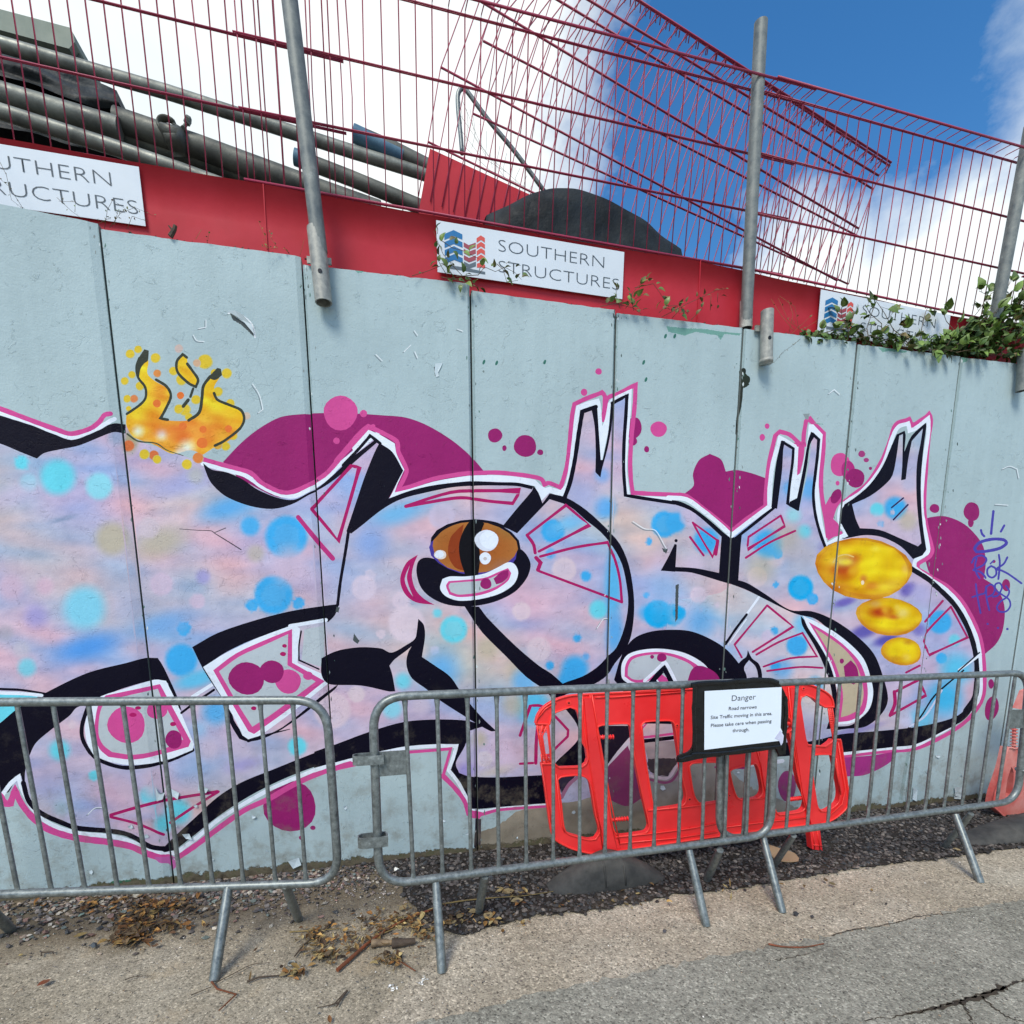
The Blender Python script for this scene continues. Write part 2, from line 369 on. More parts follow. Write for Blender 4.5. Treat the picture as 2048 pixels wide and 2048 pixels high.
def P_(c, pts, sm=True, jag=0):
    if len(pts) > 3 and not (jag and not sm): pts = smooth_pts(pts, True, 5 if sm else 3, 52 if sm else 30)
    if jag:
        q = []
        for i in range(len(pts)):
            a, b = pts[i], pts[(i+1) % len(pts)]; L = math.dist(a, b); k = max(1, int(L/jag/1.5))
            for j in range(k):
                q.append((a[0]+(b[0]-a[0])*j/k+random.uniform(-jag, jag)*.7, a[1]+(b[1]-a[1])*j/k+random.uniform(-jag, jag)*.7))
        pts = q
    PAINT.append((c, pts))
def S_(c, pts, w, sm=True, taper=None):
    """a stroke w photo px wide"""
    if len(pts) > 2: pts = smooth_pts(pts, False, 5 if sm else 3, 52 if sm else 30)
    n = len(pts); L = []; R_ = []
    for i in range(n):
        a = np.array(pts[max(0, i-1)]); b = np.array(pts[min(n-1, i+1)]); p = np.array(pts[i])
        t = b-a; t = t/(np.linalg.norm(t)+1e-9); nn = np.array((-t[1], t[0])); k = 1
        if 0 < i < n-1:
            u = p-a; v = b-p; cc = (u@v)/(np.linalg.norm(u)*np.linalg.norm(v)+1e-9); k = 1/math.sqrt(max(.3, (1+cc)/2))
        ww = w/2*k*random.uniform(.93, 1.07)
        if taper: ww *= taper[0]+(taper[1]-taper[0])*i/(n-1)
        L.append(tuple(p+nn*ww)); R_.append(tuple(p-nn*ww))
    # rounded ends
    def cap(i0, i1, flip):
        p = np.array(pts[i0]); d = p-np.array(pts[i1]); d = d/(np.linalg.norm(d)+1e-9); q = np.array((-d[1], d[0])); ww = w/2*(taper[0 if i0 == 0 else 1] if taper else 1)
        return [tuple(p+d*ww*math.sin(a)+q*ww*math.cos(a)*flip) for a in (math.pi*.25, math.pi*.5, math.pi*.75)]
    PAINT.append((c, L + cap(n-1, n-2, 1) + R_[::-1] + cap(0, 1, 1)))
def O_(c, x, y, rx, ry=None, rot=0, n=20):
    ry = ry or rx; a = math.radians(rot); k = random.uniform(0, 6)
    PAINT.append((c, [(x+rx*math.cos(t)*math.cos(a)*(1+.04*math.sin(3*t+k))-ry*math.sin(t)*math.sin(a), y+rx*math.cos(t)*math.sin(a)+ry*math.sin(t)*math.cos(a)*(1+.03*math.cos(2*t+k))) for t in [2*math.pi*i/n for i in range(n)]]))
def pp(t, *lists):  # shorthand
    return px(t, lists[0])
def PT(c, t, pts, sm=True, jag=0): P_(c, px(t, pts), sm, jag)
def ST(c, t, pts, w, sm=True, taper=None): S_(c, px(t, pts), w*TILES[t][2], sm, taper)
def OT(c, t, x, y, rx, ry=None, rot=0):
    s = TILES[t][2]; q = px(t, [(x, y)])[0]; O_(c, q[0], q[1], rx*s, (ry or rx)*s, rot)

# --- stains along the panel joints and the bare, dirty patch low down
JQ = [[(196, 453), (219, 650), (299, 1317), (344, 1761)], [(603, 518), (612, 650), (630, 958), (656, 1348), (668, 1720)], [(940, 574), (943, 650), (951, 1350), (956, 1705)], [(1235, 623), (1231, 650), (1220, 1059), (1217, 1350), (1212, 1660)],
      [(1487, 656), (1475, 885), (1457, 1193), (1446, 1350), (1428, 1640)], [(1717, 684), (1701, 831), (1676, 1085), (1656, 1320), (1620, 1600)], [(1922, 715), (1882, 1038), (1866, 1175), (1844, 1338), (1800, 1600)]]
STAIN = []
for q in JQ:
    for k in range(46):
        s = random.random()**1.3*(len(q)-1); i = min(int(s), len(q)-2); f = s-i; x = q[i][0]+(q[i+1][0]-q[i][0])*f; y = q[i][1]+(q[i+1][1]-q[i][1])*f
        x += random.gauss(3, 7); r = random.uniform(.7, 2.3); col = random.choice(((92, 124, 116), (120, 134, 134), (74, 86, 84), (206, 216, 218), (140, 150, 150)))
        STAIN.append((col, [(x+r*random.uniform(.4, 1.2)*math.cos(a_), y+r*random.uniform(.6, 3.2)*math.sin(a_)) for a_ in (0, 1, 2, 3, 4, 5)]))
    P_((148, 168, 170), [(x+2+random.uniform(2, 4), y) for x, y in q]+[(x-3, y) for x, y in q[::-1]], False, 1.2)
PT('dirt', 'G', [(-420, 1700), (-380, 1560), (-200, 1500), (-60, 1380), (100, 1340), (260, 1240), (400, 1130), (640, 1000), (900, 900), (1250, 760), (1550, 700), (1780, 800), (2000, 900), (2100, 1050), (2260, 1150), (2500, 1240), (2700, 1340), (2800, 1700)], False, 3)
# --- magenta clouds behind the lettering
PT(MG, 'A', [(1230, 755), (1330, 650), (1430, 570), (1540, 510), (1640, 493), (1794, 487), (1932, 488), (2118, 500), (2240, 512), (2358, 555), (2498, 640), (2608, 735), (2690, 830), (2500, 1000), (1900, 1000), (1500, 1000)])
OT(PK, 'B', 86, 487, 94); OT(PK, 'B', 64, 640, 18); OT(PK, 'B', 213, 490, 20)
OT(MG, 'B', 938, 610, 40, 39); OT(MG, 'B', 990, 680, 12, 16); OT(MG, 'B', 1105, 668, 62); OT(MG, 'B', 1188, 703, 17, 16)
OT(PK, 'B', 1510, 257, 18); OT(PK, 'B', 1430, 372, 18, 20); OT(MG, 'B', 1705, 568, 44, 62, 8); OT(MG, 'B', 1700, 640, 24, 26); OT(PK, 'B', 1843, 574, 46, 42); OT(MG, 'B', 1777, 685, 14, 18)
PT(MG, 'C', [(60, 930), (110, 885), (106, 820), (140, 745), (200, 710), (262, 742), (288, 808), (345, 800), (430, 818), (520, 850), (530, 1000), (330, 1160), (150, 1010)])
OT(PK, 'C', 515, 558, 13, 15); OT(PK, 'C', 488, 620, 15, 19)
OT(PK, 'C', 918, 770, 54, 66); OT((176, 44, 122), 'C', 960, 800, 36, 50); OT(MG, 'C', 1000, 846, 52, 52); OT((164, 60, 122), 'C', 1035, 712, 19); OT((164, 60, 122), 'C', 1060, 746, 15, 12); OT(MG, 'C', 1083, 792, 9); OT(PK, 'C', 904, 873, 11, 13)
PT(MG, 'C', [(1370, 1075), (1420, 1060), (1500, 1056), (1590, 1090), (1660, 1150), (1710, 1225), (1722, 1320), (1712, 1400), (1770, 1440), (1815, 1510), (1828, 1590), (1815, 1690), (1780, 1760), (1720, 1815), (1600, 1700), (1400, 1350)])
OT(MG, 'C', 1437, 1013, 27, 25); OT(MG, 'C', 1645, 1030, 44, 53); OT(MG, 'C', 1640, 1092, 16, 24); OT(MG, 'C', 1835, 1436, 23, 34); OT(MG, 'C', 1768, 1305, 9)
OT(MG, 'D', 1600, 730, 145, 144); OT(MG, 'D', 1727, 850, 15, 12); OT(MG, 'D', 1660, 905, 11)
OT(MG, 'F', 1752, 55, 16, 26); OT(MG, 'F', 1755, 190, 38, 68, 10); OT((150, 60, 120), 'F', 625, 620, 50, 84)

# --- body of the lettering (soft lavender, sky blue and sand sprayed together)
body = px('A', [(-200, 440), (0, 500), (390, 632), (480, 602), (640, 545), (700, 560), (760, 640), (950, 700), (1120, 760), (1250, 805), (1420, 900), (1530, 950), (1630, 955), (1720, 905), (1939, 700)]) + \
    px('B', [(250, 607), (372, 700), (432, 805), (352, 955), (600, 885), (820, 862), (1060, 870), (1240, 928), (1325, 945), (1365, 800), (1405, 560), (1420, 470), (1490, 450), (1512, 770), (1535, 760), (1590, 425), (1668, 388), (1652, 700), (1660, 945), (1800, 958)]) + \
    px('C', [(0, 965), (60, 985), (180, 1070), (310, 1178), (540, 1005), (570, 780), (600, 640), (660, 672), (640, 990), (690, 1020), (740, 800), (765, 600), (800, 632), (775, 950), (805, 1120), (840, 1238), (960, 1165), (920, 1070), (940, 990), (1020, 940), (1150, 780), (1230, 600), (1272, 588), (1268, 740), (1390, 540), (1362, 850), (1388, 1250), (1310, 1345), (1410, 1402), (1500, 1480), (1610, 1640), (1660, 1760), (1675, 1932)]) + \
    px('F', [(1665, 130), (1600, 230), (1480, 310), (1340, 385), (1100, 415), (930, 430), (600, 450), (200, 470)]) + \
    px('E', [(1400, 700), (1220, 712), (960, 735), (812, 748), (790, 680), (720, 600), (690, 530), (735, 392), (620, 388), (440, 402), (250, 440), (60, 485)]) + \
    px('D', [(1700, 520), (1500, 600), (1350, 690), (1200, 790), (1060, 900), (930, 975), (830, 950), (690, 885), (430, 860), (300, 815), (200, 760), (150, 690), (125, 600), (50, 650), (-200, 700)])
P_(BODY, body, False)
# cyan of the letter at the far left
PT(CY_, 'D', [(-200, 110), (0, 108), (150, 116), (235, 118), (100, 190), (0, 270), (-200, 330)], False)
PT('body2', 'C', [(-10, 1520), (250, 1480), (320, 1430), (500, 1510), (680, 1600), (760, 1640), (850, 1760), (870, 1932), (860, 2200), (400, 2250), (330, 1900), (150, 1750), (-50, 1720)])
# --- far left letter
PT(K, 'A', [(-200, 430), (0, 497), (190, 556), (390, 632), (480, 602), (630, 542), (692, 548), (692, 598), (625, 592), (440, 665), (330, 688), (245, 708), (205, 738), (110, 700), (0, 655), (-200, 600)])
ST(W_, 'A', [(-200, 425), (0, 486), (180, 543), (300, 590), (395, 622), (490, 592), (560, 560), (630, 518)], 25)
ST(PK, 'A', [(-200, 395), (0, 462), (160, 522), (320, 580), (395, 601), (495, 574), (548, 537), (578, 498), (610, 490)], 27)
PT(K, 'D', [(-200, 420), (-10, 280), (100, 190), (250, 105), (480, -5), (700, -62), (800, -88), (870, -88), (895, -50), (925, 10), (975, 120), (1002, 205), (960, 160), (925, 50), (850, 34), (650, 90), (500, 160), (425, 185), (385, 230), (280, 310), (200, 380), (165, 450), (140, 540), (145, 640), (175, 710), (150, 700), (118, 560), (90, 580), (50, 650), (20, 655), (-200, 640)])
ST(K, 'D', [(-200, 60), (0, 82), (120, 88), (270, 112)], 13); ST(W_, 'D', [(-200, 88), (0, 104), (130, 108), (232, 118)], 18)
ST(W_, 'D', [(15, 665), (60, 605), (102, 568), (125, 640), (180, 740), (240, 802), (330, 850), (430, 878), (560, 890), (650, 902), (740, 932), (830, 977), (900, 987), (960, 990)], 24)
ST(PK, 'D', [(-60, 600), (0, 670), (30, 712), (58, 715), (84, 640), (120, 715), (180, 790), (260, 852), (370, 892), (480, 912), (600, 927), (720, 950), (800, 985), (880, 1012), (930, 1018), (975, 1040)], 36)
PT((186, 96, 160), 'D', [(850, 1010), (985, 1010), (975, 1060), (950, 1085), (930, 1050), (880, 1040)])
ST(K, 'D', [(130, 600), (160, 700), (230, 768), (330, 815), (430, 850), (600, 865), (690, 880), (760, 910), (830, 952), (905, 965)], 27)
PT(K, 'D', [(890, 972), (960, 900), (1080, 790), (1200, 680), (1330, 600), (1500, 530), (1700, 450), (1810, 410), (1932, 372), (1990, 360), (1990, 450), (1932, 468), (1810, 490), (1650, 545), (1500, 610), (1350, 690), (1200, 790), (1060, 900), (970, 968), (910, 985)])
# eye piece in the lower left
ST(K, 'D', [(490, 170), (455, 280), (458, 360), (510, 445), (590, 492), (700, 517), (850, 500), (960, 467), (1062, 420)], 22)
PT(W_, 'D', [(560, 122), (700, 78), (850, 32), (915, 38), (975, 160), (1070, 388), (1062, 420), (900, 482), (720, 502), (600, 482), (520, 450), (482, 380), (470, 280), (500, 175)], False)
PT(PK, 'D', [(585, 118), (720, 90), (882, 56), (922, 130), (1052, 372), (1040, 402), (900, 442), (740, 472), (600, 457), (550, 412), (522, 330), (530, 230), (548, 160)], False)
PT(GI, 'D', [(600, 142), (870, 82), (898, 150), (1010, 362), (900, 415), (740, 445), (620, 430), (570, 390), (545, 330), (550, 230), (570, 170)], False)
OT(PK, 'D', 700, 280, 104, 102); OT(PK, 'D', 865, 200, 56, 50); OT(MG, 'D', 958, 362, 46, 52); OT(LN, 'D', 735, 225, 20, 12); OT(LN, 'D', 763, 187, 17, 10); OT(LN, 'D', 954, 277, 17, 12)
ST(W_, 'D', [(1060, 128), (1180, 52)], 20); ST(K, 'D', [(1000, 215), (1060, 170), (1180, 88)], 14)
# right piece of the left letter
PT(K, 'A', [(1060, 1778), (1200, 1700), (1400, 1632), (1600, 1580), (1790, 1550), (1872, 1540), (1850, 1600), (1812, 1640), (1780, 1630), (1600, 1668), (1400, 1735), (1250, 1805), (1150, 1870), (1200, 1960), (1260, 2060), (1290, 2180), (1350, 2270), (1420, 2285), (1560, 2220), (1760, 2060), (1870, 1980), (1850, 2010), (1700, 2130), (1560, 2230), (1450, 2285), (1370, 2300), (1320, 2285), (1270, 2200), (1240, 2090), (1190, 2010), (1120, 1900)], False)
PT(W_, 'D', [(1120, -38), (1250, -118), (1430, -202), (1620, -272), (1655, -252), (1642, -60), (1802, 10), (1812, 52), (1640, 190), (1462, 322), (1380, 368), (1338, 340), (1285, 230)], False)
PT(PK, 'D', [(1176, -20), (1300, -112), (1450, -182), (1612, -248), (1612, -62), (1792, 40), (1600, 190), (1402, 332), (1370, 317), (1292, 185)], False)
PT(GI, 'D', [(1208, -14), (1320, -96), (1460, -160), (1590, -220), (1586, -48), (1742, 42), (1500, 222), (1392, 292), (1322, 182)], False)
OT(PK, 'D', 1590, 42, 72, 66); OT(MG, 'D', 1362, 25, 100, 90); OT(MG, 'D', 1500, -12, 68, 62); OT(LN, 'D', 1400, 190, 15, 11); OT(LN, 'D', 1570, -155, 13, 10); OT(LN, 'D', 1562, -110, 17, 12); OT(PK, 'D', 1700, 10, 27, 24)
ST(W_, 'A', [(1600, 1662), (1700, 1645), (1800, 1628)], 20); ST(K, 'A', [(1662, 1690), (1650, 1770), (1650, 1850), (1760, 1900)], 9)
PT(GI, 'A', [(1680, 1680), (1790, 1660), (1790, 1880), (1760, 1885), (1665, 1850)], False)
ST(LN, 'D', [(1200, 650), (900, 700), (740, 740), (612, 778)], 17, False); ST(LN, 'D', [(1205, 650), (1060, 740), (938, 822)], 15, False); ST(LN, 'D', [(612, 788), (740, 820), (820, 850), (902, 888)], 15)
ST(K, 'D', [(1370, 370), (1460, 340), (1600, 305)], 14, taper=(1.3, .3))
# outer white and pink under the long dark swoosh
ST(W_, 'D', [(975, 987), (1070, 917), (1210, 802), (1350, 715), (1500, 632), (1650, 567), (1800, 507), (1990, 458)], 22)
ST(PK, 'D', [(985, 1012), (1090, 940), (1220, 842), (1350, 752), (1480, 692), (1620, 612), (1800, 535), (1990, 485)], 30)
# --- second letter: ear, arch and head
ST(W_, 'A', [(1118, 765), (1250, 800), (1340, 824), (1390, 852), (1450, 895), (1540, 935), (1620, 945), (1700, 910), (1800, 850), (1872, 775), (2084, 600)], 24)
PT(K, 'A', [(1120, 762), (1170, 798), (1250, 812), (1340, 852), (1420, 907), (1530, 952), (1620, 964), (1700, 927), (1770, 888), (1870, 800), (1939, 735), (2100, 612), (2110, 625), (1960, 755), (1880, 828), (1790, 893), (1700, 940), (1620, 985), (1530, 1012), (1450, 1012), (1350, 990), (1240, 942), (1165, 872), (1135, 810)])
ST(PK, 'A', [(1112, 738), (1250, 777), (1345, 802), (1390, 820), (1440, 868), (1530, 915), (1590, 925), (1650, 907), (1730, 868), (1800, 822), (1860, 757), (1939, 668), (2060, 560)], 25)
ST(PK, 'B', [(60, 752), (130, 670), (195, 595), (238, 560), (300, 588), (395, 642), (405, 700), (450, 800), (430, 860), (400, 912), (470, 893), (600, 850), (740, 825), (830, 817), (950, 815), (1060, 825), (1150, 838), (1195, 852), (1212, 882), (1235, 872), (1300, 897), (1322, 830), (1340, 750), (1350, 650), (1364, 500), (1376, 437), (1440, 407), (1532, 372), (1545, 400), (1537, 525)], 24)
ST(PK, 'B', [(1535, 525), (1548, 440), (1562, 402), (1620, 378), (1716, 328), (1710, 450), (1695, 600), (1686, 750), (1690, 850), (1700, 925), (1780, 930), (1932, 936)], 24)
PT(W_, 'B', [(150, 680), (240, 580), (300, 605), (385, 655), (395, 712), (438, 800), (400, 880), (385, 925), (470, 905), (600, 865), (740, 840), (830, 830), (960, 830), (1080, 840), (1160, 855), (1192, 885), (1215, 900), (1240, 892), (1300, 912), (1330, 870), (1355, 700), (1375, 520), (1388, 446), (1440, 425), (1512, 405), (1522, 440), (1530, 560), (1545, 520), (1562, 430), (1590, 400), (1695, 350), (1690, 470), (1675, 650), (1668, 800), (1685, 938), (1780, 945), (1932, 950), (1932, 985), (1760, 965), (1655, 950), (1640, 780), (1655, 500), (1662, 392), (1595, 425), (1560, 600), (1530, 745), (1512, 745), (1500, 600), (1492, 452), (1425, 478), (1405, 600), (1380, 760), (1340, 945), (1300, 945), (1240, 925), (1190, 975), (1160, 890), (1060, 872), (820, 864), (600, 890), (470, 920), (352, 962), (375, 920), (428, 805), (372, 705), (300, 650), (250, 610), (160, 705)], False)
PT(K, 'B', [(300, 652), (372, 702), (432, 805), (352, 958), (470, 915), (600, 885), (740, 868), (820, 862), (960, 868), (1060, 870), (1152, 890), (1142, 908), (1060, 890), (930, 886), (820, 888), (700, 897), (560, 925), (450, 952), (380, 980), (300, 1030), (200, 1110), (145, 1152), (118, 1140), (165, 1000), (215, 850), (270, 712)])
ST(K, 'B', [(100, 775), (180, 692), (250, 612), (305, 655)], 17)
ST(K, 'B', [(130, 1140), (118, 1220), (105, 1300), (85, 1420), (70, 1545)], 17)
ST(K, 'B', [(1322, 955), (1352, 870), (1378, 750), (1400, 600), (1420, 478), (1495, 452)], 24)
PT(K, 'B', [(1470, 462), (1502, 448), (1512, 600), (1522, 745), (1532, 745), (1562, 600), (1578, 430), (1602, 425), (1590, 520), (1560, 680), (1530, 790), (1520, 842), (1492, 812), (1494, 700), (1488, 560)], False)
ST(K, 'B', [(1585, 432), (1668, 388), (1662, 500), (1652, 650), (1650, 800), (1660, 940), (1760, 956), (1932, 982)], 19, False)
PT(K, 'B', [(1152, 888), (1180, 930), (1200, 985), (1240, 930), (1330, 952), (1440, 1020), (1560, 1130), (1630, 1210), (1680, 1330), (1705, 1480), (1707, 1600), (1690, 1720), (1655, 1800), (1600, 1870), (1560, 1932), (1480, 1985), (1400, 2005), (1290, 2060), (1240, 2050), (1300, 1985), (1420, 1940), (1500, 1890), (1560, 1830), (1610, 1780), (1655, 1665), (1675, 1540), (1665, 1430), (1640, 1320), (1590, 1225), (1520, 1142), (1440, 1078), (1350, 1002), (1240, 962), (1060, 1150), (980, 1110), (1060, 1012), (1140, 918)], False)
PT(K, 'B', [(768, 1550), (850, 1555), (900, 1620), (1050, 1770), (1180, 1880), (1250, 1925), (1340, 2005), (1345, 2035), (1240, 2045), (1210, 2012), (1110, 1942), (1000, 1830), (870, 1700), (800, 1600)], False)
ST('body', 'B', [(1668, 1540), (1650, 1640), (1600, 1760)], 7)
# eye
PT(K, 'B', [(505, 1370), (512, 1310), (545, 1285), (600, 1290), (700, 1330), (850, 1380), (960, 1330), (1050, 1240), (1085, 1240), (1120, 1280), (1135, 1330), (1112, 1400), (1045, 1475), (930, 1530), (800, 1553), (680, 1545), (590, 1508), (530, 1450)])
OT(K, 'B', 822, 1228, 250, 154, 2); OT((70, 58, 150), 'B', 826, 1236, 243, 148, 2); OT('eye', 'B', 822, 1228, 236, 140, 2)
PT((140, 58, 24), 'B', [(690, 1180), (730, 1130), (765, 1100), (750, 1200), (760, 1290), (790, 1360), (720, 1340), (680, 1270)])
PT((12, 10, 18), 'B', [(800, 1082), (832, 1074), (880, 1095), (862, 1140), (850, 1200), (856, 1290), (845, 1385), (775, 1385), (745, 1290), (740, 1210), (762, 1140)])
ST(K, 'B', [(590, 1190), (650, 1130), (740, 1090), (830, 1078), (930, 1090), (1010, 1120)], 10)
OT((216, 222, 236), 'B', 892, 1190, 66, 58); OT(W_, 'B', 905, 1185, 50, 50); OT(W_, 'B', 884, 1288, 32, 33); OT((196, 190, 190), 'B', 884, 1290, 10, 10); OT((226, 214, 206), 'B', 636, 1268, 34, 26); OT(W_, 'B', 632, 1266, 24, 22)
PT(W_, 'B', [(635, 1455), (648, 1402), (690, 1388), (780, 1388), (880, 1372), (950, 1340), (1010, 1310), (1048, 1322), (1066, 1370), (1042, 1430), (970, 1480), (860, 1512), (740, 1522), (668, 1498)])
PT(PK, 'B', [(668, 1440), (682, 1414), (760, 1408), (880, 1395), (960, 1362), (1010, 1342), (1028, 1370), (1010, 1412), (940, 1462), (850, 1492), (740, 1502), (686, 1488)])
PT(GI, 'B', [(682, 1442), (692, 1424), (770, 1418), (880, 1408), (960, 1376), (1008, 1356), (1012, 1385), (990, 1415), (930, 1450), (850, 1476), (740, 1488), (694, 1474)])
OT(MG, 'B', 888, 1428, 31); PT(MG, 'B', [(930, 1400), (975, 1362), (1012, 1352), (1010, 1390), (980, 1420), (945, 1432)])
PT(LN, 'B', [(512, 1268), (450, 1312), (415, 1400), (438, 1480), (500, 1530), (605, 1545), (545, 1510), (500, 1460), (480, 1390), (488, 1330)]); PT(BODY, 'B', [(468, 1325), (440, 1400), (458, 1460), (486, 1500), (462, 1440), (452, 1390)])
ST(LN, 'B', [(445, 1002), (600, 950), (740, 918), (1078, 915), (1036, 985), (900, 972), (780, 955), (700, 958), (445, 1002)], 18, False)
ST(LN, 'B', [(1115, 1160), (1330, 995), (1460, 1105), (1180, 1250)], 15, False); ST(LN, 'B', [(1115, 1160), (1150, 1210), (1160, 1258)], 18)
ST(LN, 'B', [(1188, 1278), (1380, 1228), (1560, 1200), (1600, 1290), (1628, 1400), (1640, 1530)], 15); ST(LN, 'B', [(1640, 1530), (1180, 1358)], 15, False); ST(LN, 'B', [(1165, 1285), (1190, 1312), (1175, 1352)], 22)
ST(LN, 'A', [(1720, 1015), (1800, 930), (1939, 778), (1984, 787), (1944, 930), (1868, 1192), (1720, 1015)], 19, False); ST((182, 50, 120), 'A', [(1645, 1060), (1750, 1190), (1838, 1290)], 25, False)
# swirls below the head
PT(K, 'B', [(-20, 1840), (40, 1808), (100, 1790), (200, 1778), (310, 1785), (368, 1808), (450, 1765), (500, 1725), (512, 1640), (520, 1722), (470, 1780), (385, 1845), (356, 1880), (372, 1932), (388, 2022), (350, 2022), (200, 1990), (20, 1982), (-20, 1930)])
PT(K, 'B', [(515, 1622), (545, 1655), (552, 1720), (535, 1832), (610, 1882), (690, 1940), (745, 2018), (800, 2090), (870, 2170), (945, 2240), (915, 2242), (830, 2196), (640, 2076), (560, 2010), (480, 1950), (450, 1880), (458, 1810), (498, 1735)])
PT(K, 'E', [(-60, 430), (60, 387), (240, 320), (430, 265), (620, 250), (790, 258), (872, 290), (800, 312), (770, 400), (722, 490), (740, 545), (800, 565), (960, 570), (1200, 558), (1300, 560), (1300, 705), (1220, 712), (960, 735), (812, 748), (790, 680), (750, 610), (690, 530), (735, 392), (715, 386), (620, 388), (440, 402), (250, 440), (60, 487), (-60, 520)])
ST(W_, 'E', [(-60, 535), (60, 497), (250, 450), (440, 410), (620, 396), (726, 398), (704, 470), (682, 530), (740, 606), (780, 690), (802, 752), (870, 758), (960, 745), (1220, 724)], 20)
ST(PK, 'E', [(-60, 560), (60, 515), (140, 490)], 22); ST(PK, 'E', [(440, 432), (600, 420), (694, 412), (672, 490), (652, 560)], 17); ST(PK, 'E', [(652, 562), (720, 632), (770, 702), (790, 772), (860, 775), (960, 750), (1220, 730)], 24, taper=(1.2, .6))
PT(PK, 'E', [(780, 745), (880, 765), (850, 800), (800, 792)]); PT((52, 44, 60), 'E', [(832, 800), (862, 800), (858, 950), (838, 965), (822, 950)])
# --- arrow piece and the foot seen through the red barrier
PT(K, 'G', [(400, 330), (600, 340), (640, 700), (720, 950), (350, 950), (345, 892), (560, 672), (545, 520)])
PT('body', 'G', [(300, 400), (400, 440), (520, 540), (556, 640), (460, 760), (345, 880), (300, 880)], False)
ST(LN, 'G', [(0, 632), (100, 345), (172, 342), (212, 350)], 28, False); ST(LN, 'G', [(0, 905), (125, 898)], 24, False); ST(LN, 'G', [(152, 900), (160, 640), (195, 380)], 32, False)
ST(LN, 'G', [(215, 360), (340, 450), (465, 582), (460, 642), (340, 758), (270, 830)], 25, False)
PT((30, 22, 40), 'G', [(740, 540), (1090, 540), (1085, 650), (860, 915), (810, 1000)], False)
ST((214, 206, 222), 'G', [(1090, 650), (960, 800), (845, 955)], 44); PT((142, 62, 108), 'G', [(1045, 730), (1095, 820), (1150, 930), (1195, 1080), (1180, 1240), (1050, 1315), (940, 1290), (850, 1220), (830, 980), (930, 850)])
ST((206, 196, 208), 'G', [(1062, 735), (1110, 850), (1150, 960)], 36)
PT('wear', 'G', [(1190, 700), (1540, 680), (1600, 900), (1560, 1080), (1300, 1060)], False); ST(PK, 'G', [(1165, 655), (1340, 635), (1600, 600)], 24); ST(K, 'G', [(1180, 690), (1340, 672), (1600, 640)], 36)
ST(PK, 'G', [(1180, 570), (1230, 510)], 16); ST((214, 196, 208), 'G', [(1240, 1020), (1400, 1050), (1460, 1020), (1530, 900), (1600, 830)], 30); ST((150, 80, 120), 'G', [(1260, 1060), (1400, 1090), (1480, 1060), (1560, 940)], 26)
PT((66, 58, 66), 'G', [(1240, 860), (1500, 850), (1520, 900), (1430, 1025), (1300, 1010), (1240, 950)], True, 2)
PT((52, 46, 66), 'G', [(370, 1030), (540, 1015), (480, 1090), (400, 1190)]); ST((160, 110, 140), 'G', [(560, 1030), (470, 1110), (400, 1230)], 36)
# --- third letter
PT(K, 'C', [(-10, 965), (40, 975), (110, 1010), (200, 1078), (300, 1165), (335, 1172), (430, 1095), (540, 1005), (572, 1002), (480, 1078), (375, 1160), (368, 1230), (355, 1420), (320, 1432), (245, 1410), (100, 1367), (0, 1360), (0, 1335), (120, 1342), (250, 1368), (258, 1250), (264, 1168), (170, 1082), (90, 1022), (-10, 985)], False)
PT(K, 'C', [(-72, 1356), (-30, 1280), (5, 1208), (17, 1212), (12, 1300), (8, 1362)], False); OT(K, 'C', 13, 1190, 9)
PT(K, 'C', [(318, 1400), (400, 1422), (500, 1482), (640, 1572), (760, 1580), (870, 1622), (1000, 1710), (1100, 1812), (1150, 1932), (1180, 2060), (1150, 2140), (1060, 2215), (960, 2228), (900, 2236), (900, 2216), (980, 2206), (1050, 2146), (1082, 2060), (1075, 1990), (1050, 1932), (1020, 1850), (950, 1762), (860, 1684), (780, 1622), (700, 1602), (640, 1582), (500, 1512), (400, 1462), (320, 1432)])
PT(K, 'C', [(700, 1605), (740, 1650), (800, 1740), (850, 1850), (885, 1960), (900, 2060), (895, 2150), (860, 2230), (840, 2230), (870, 2130), (872, 2050), (855, 1960), (820, 1860), (770, 1760), (710, 1660)])
PT(W_, 'C', [(712, 1604), (850, 1672), (960, 1752), (1045, 1842), (1085, 1950), (1098, 2040), (1070, 2130), (985, 2195), (895, 2206), (900, 2160), (905, 2050), (885, 1950), (850, 1850), (800, 1760), (740, 1670)])
PT(PK, 'C', [(745, 1640), (860, 1708), (960, 1788), (1035, 1880), (1068, 2010), (1050, 2130), (980, 2180), (905, 2192), (915, 2060), (898, 1960), (865, 1860), (815, 1760)])
PT('beige', 'C', [(775, 1672), (860, 1728), (950, 1800), (1012, 1890), (1045, 2020), (1028, 2110), (970, 2150), (920, 2165), (932, 2050), (915, 1950), (880, 1850), (830, 1760)])
PT(MG, 'C', [(935, 1885), (975, 1850), (1008, 1890), (1022, 1960), (990, 1985), (945, 1960)]); OT(MG, 'C', 925, 1855, 12, 14)
ST(W_, 'C', [(470, 1502), (400, 1600)], 12); ST(K, 'C', [(402, 1598), (340, 1680), (285, 1762)], 14); ST(W_, 'C', [(310, 1752), (400, 1625)], 6)
ST(LN, 'C', [(515, 1548), (335, 1765), (375, 1835)], 11, False); ST(LN, 'C', [(515, 1548), (658, 1665), (435, 1805)], 12, False); ST(LN, 'C', [(455, 1820), (580, 1750), (710, 1700), (790, 1830), (640, 1840), (495, 1886)], 11, False); ST(LN, 'C', [(515, 1910), (700, 1888), (820, 1893)], 11)
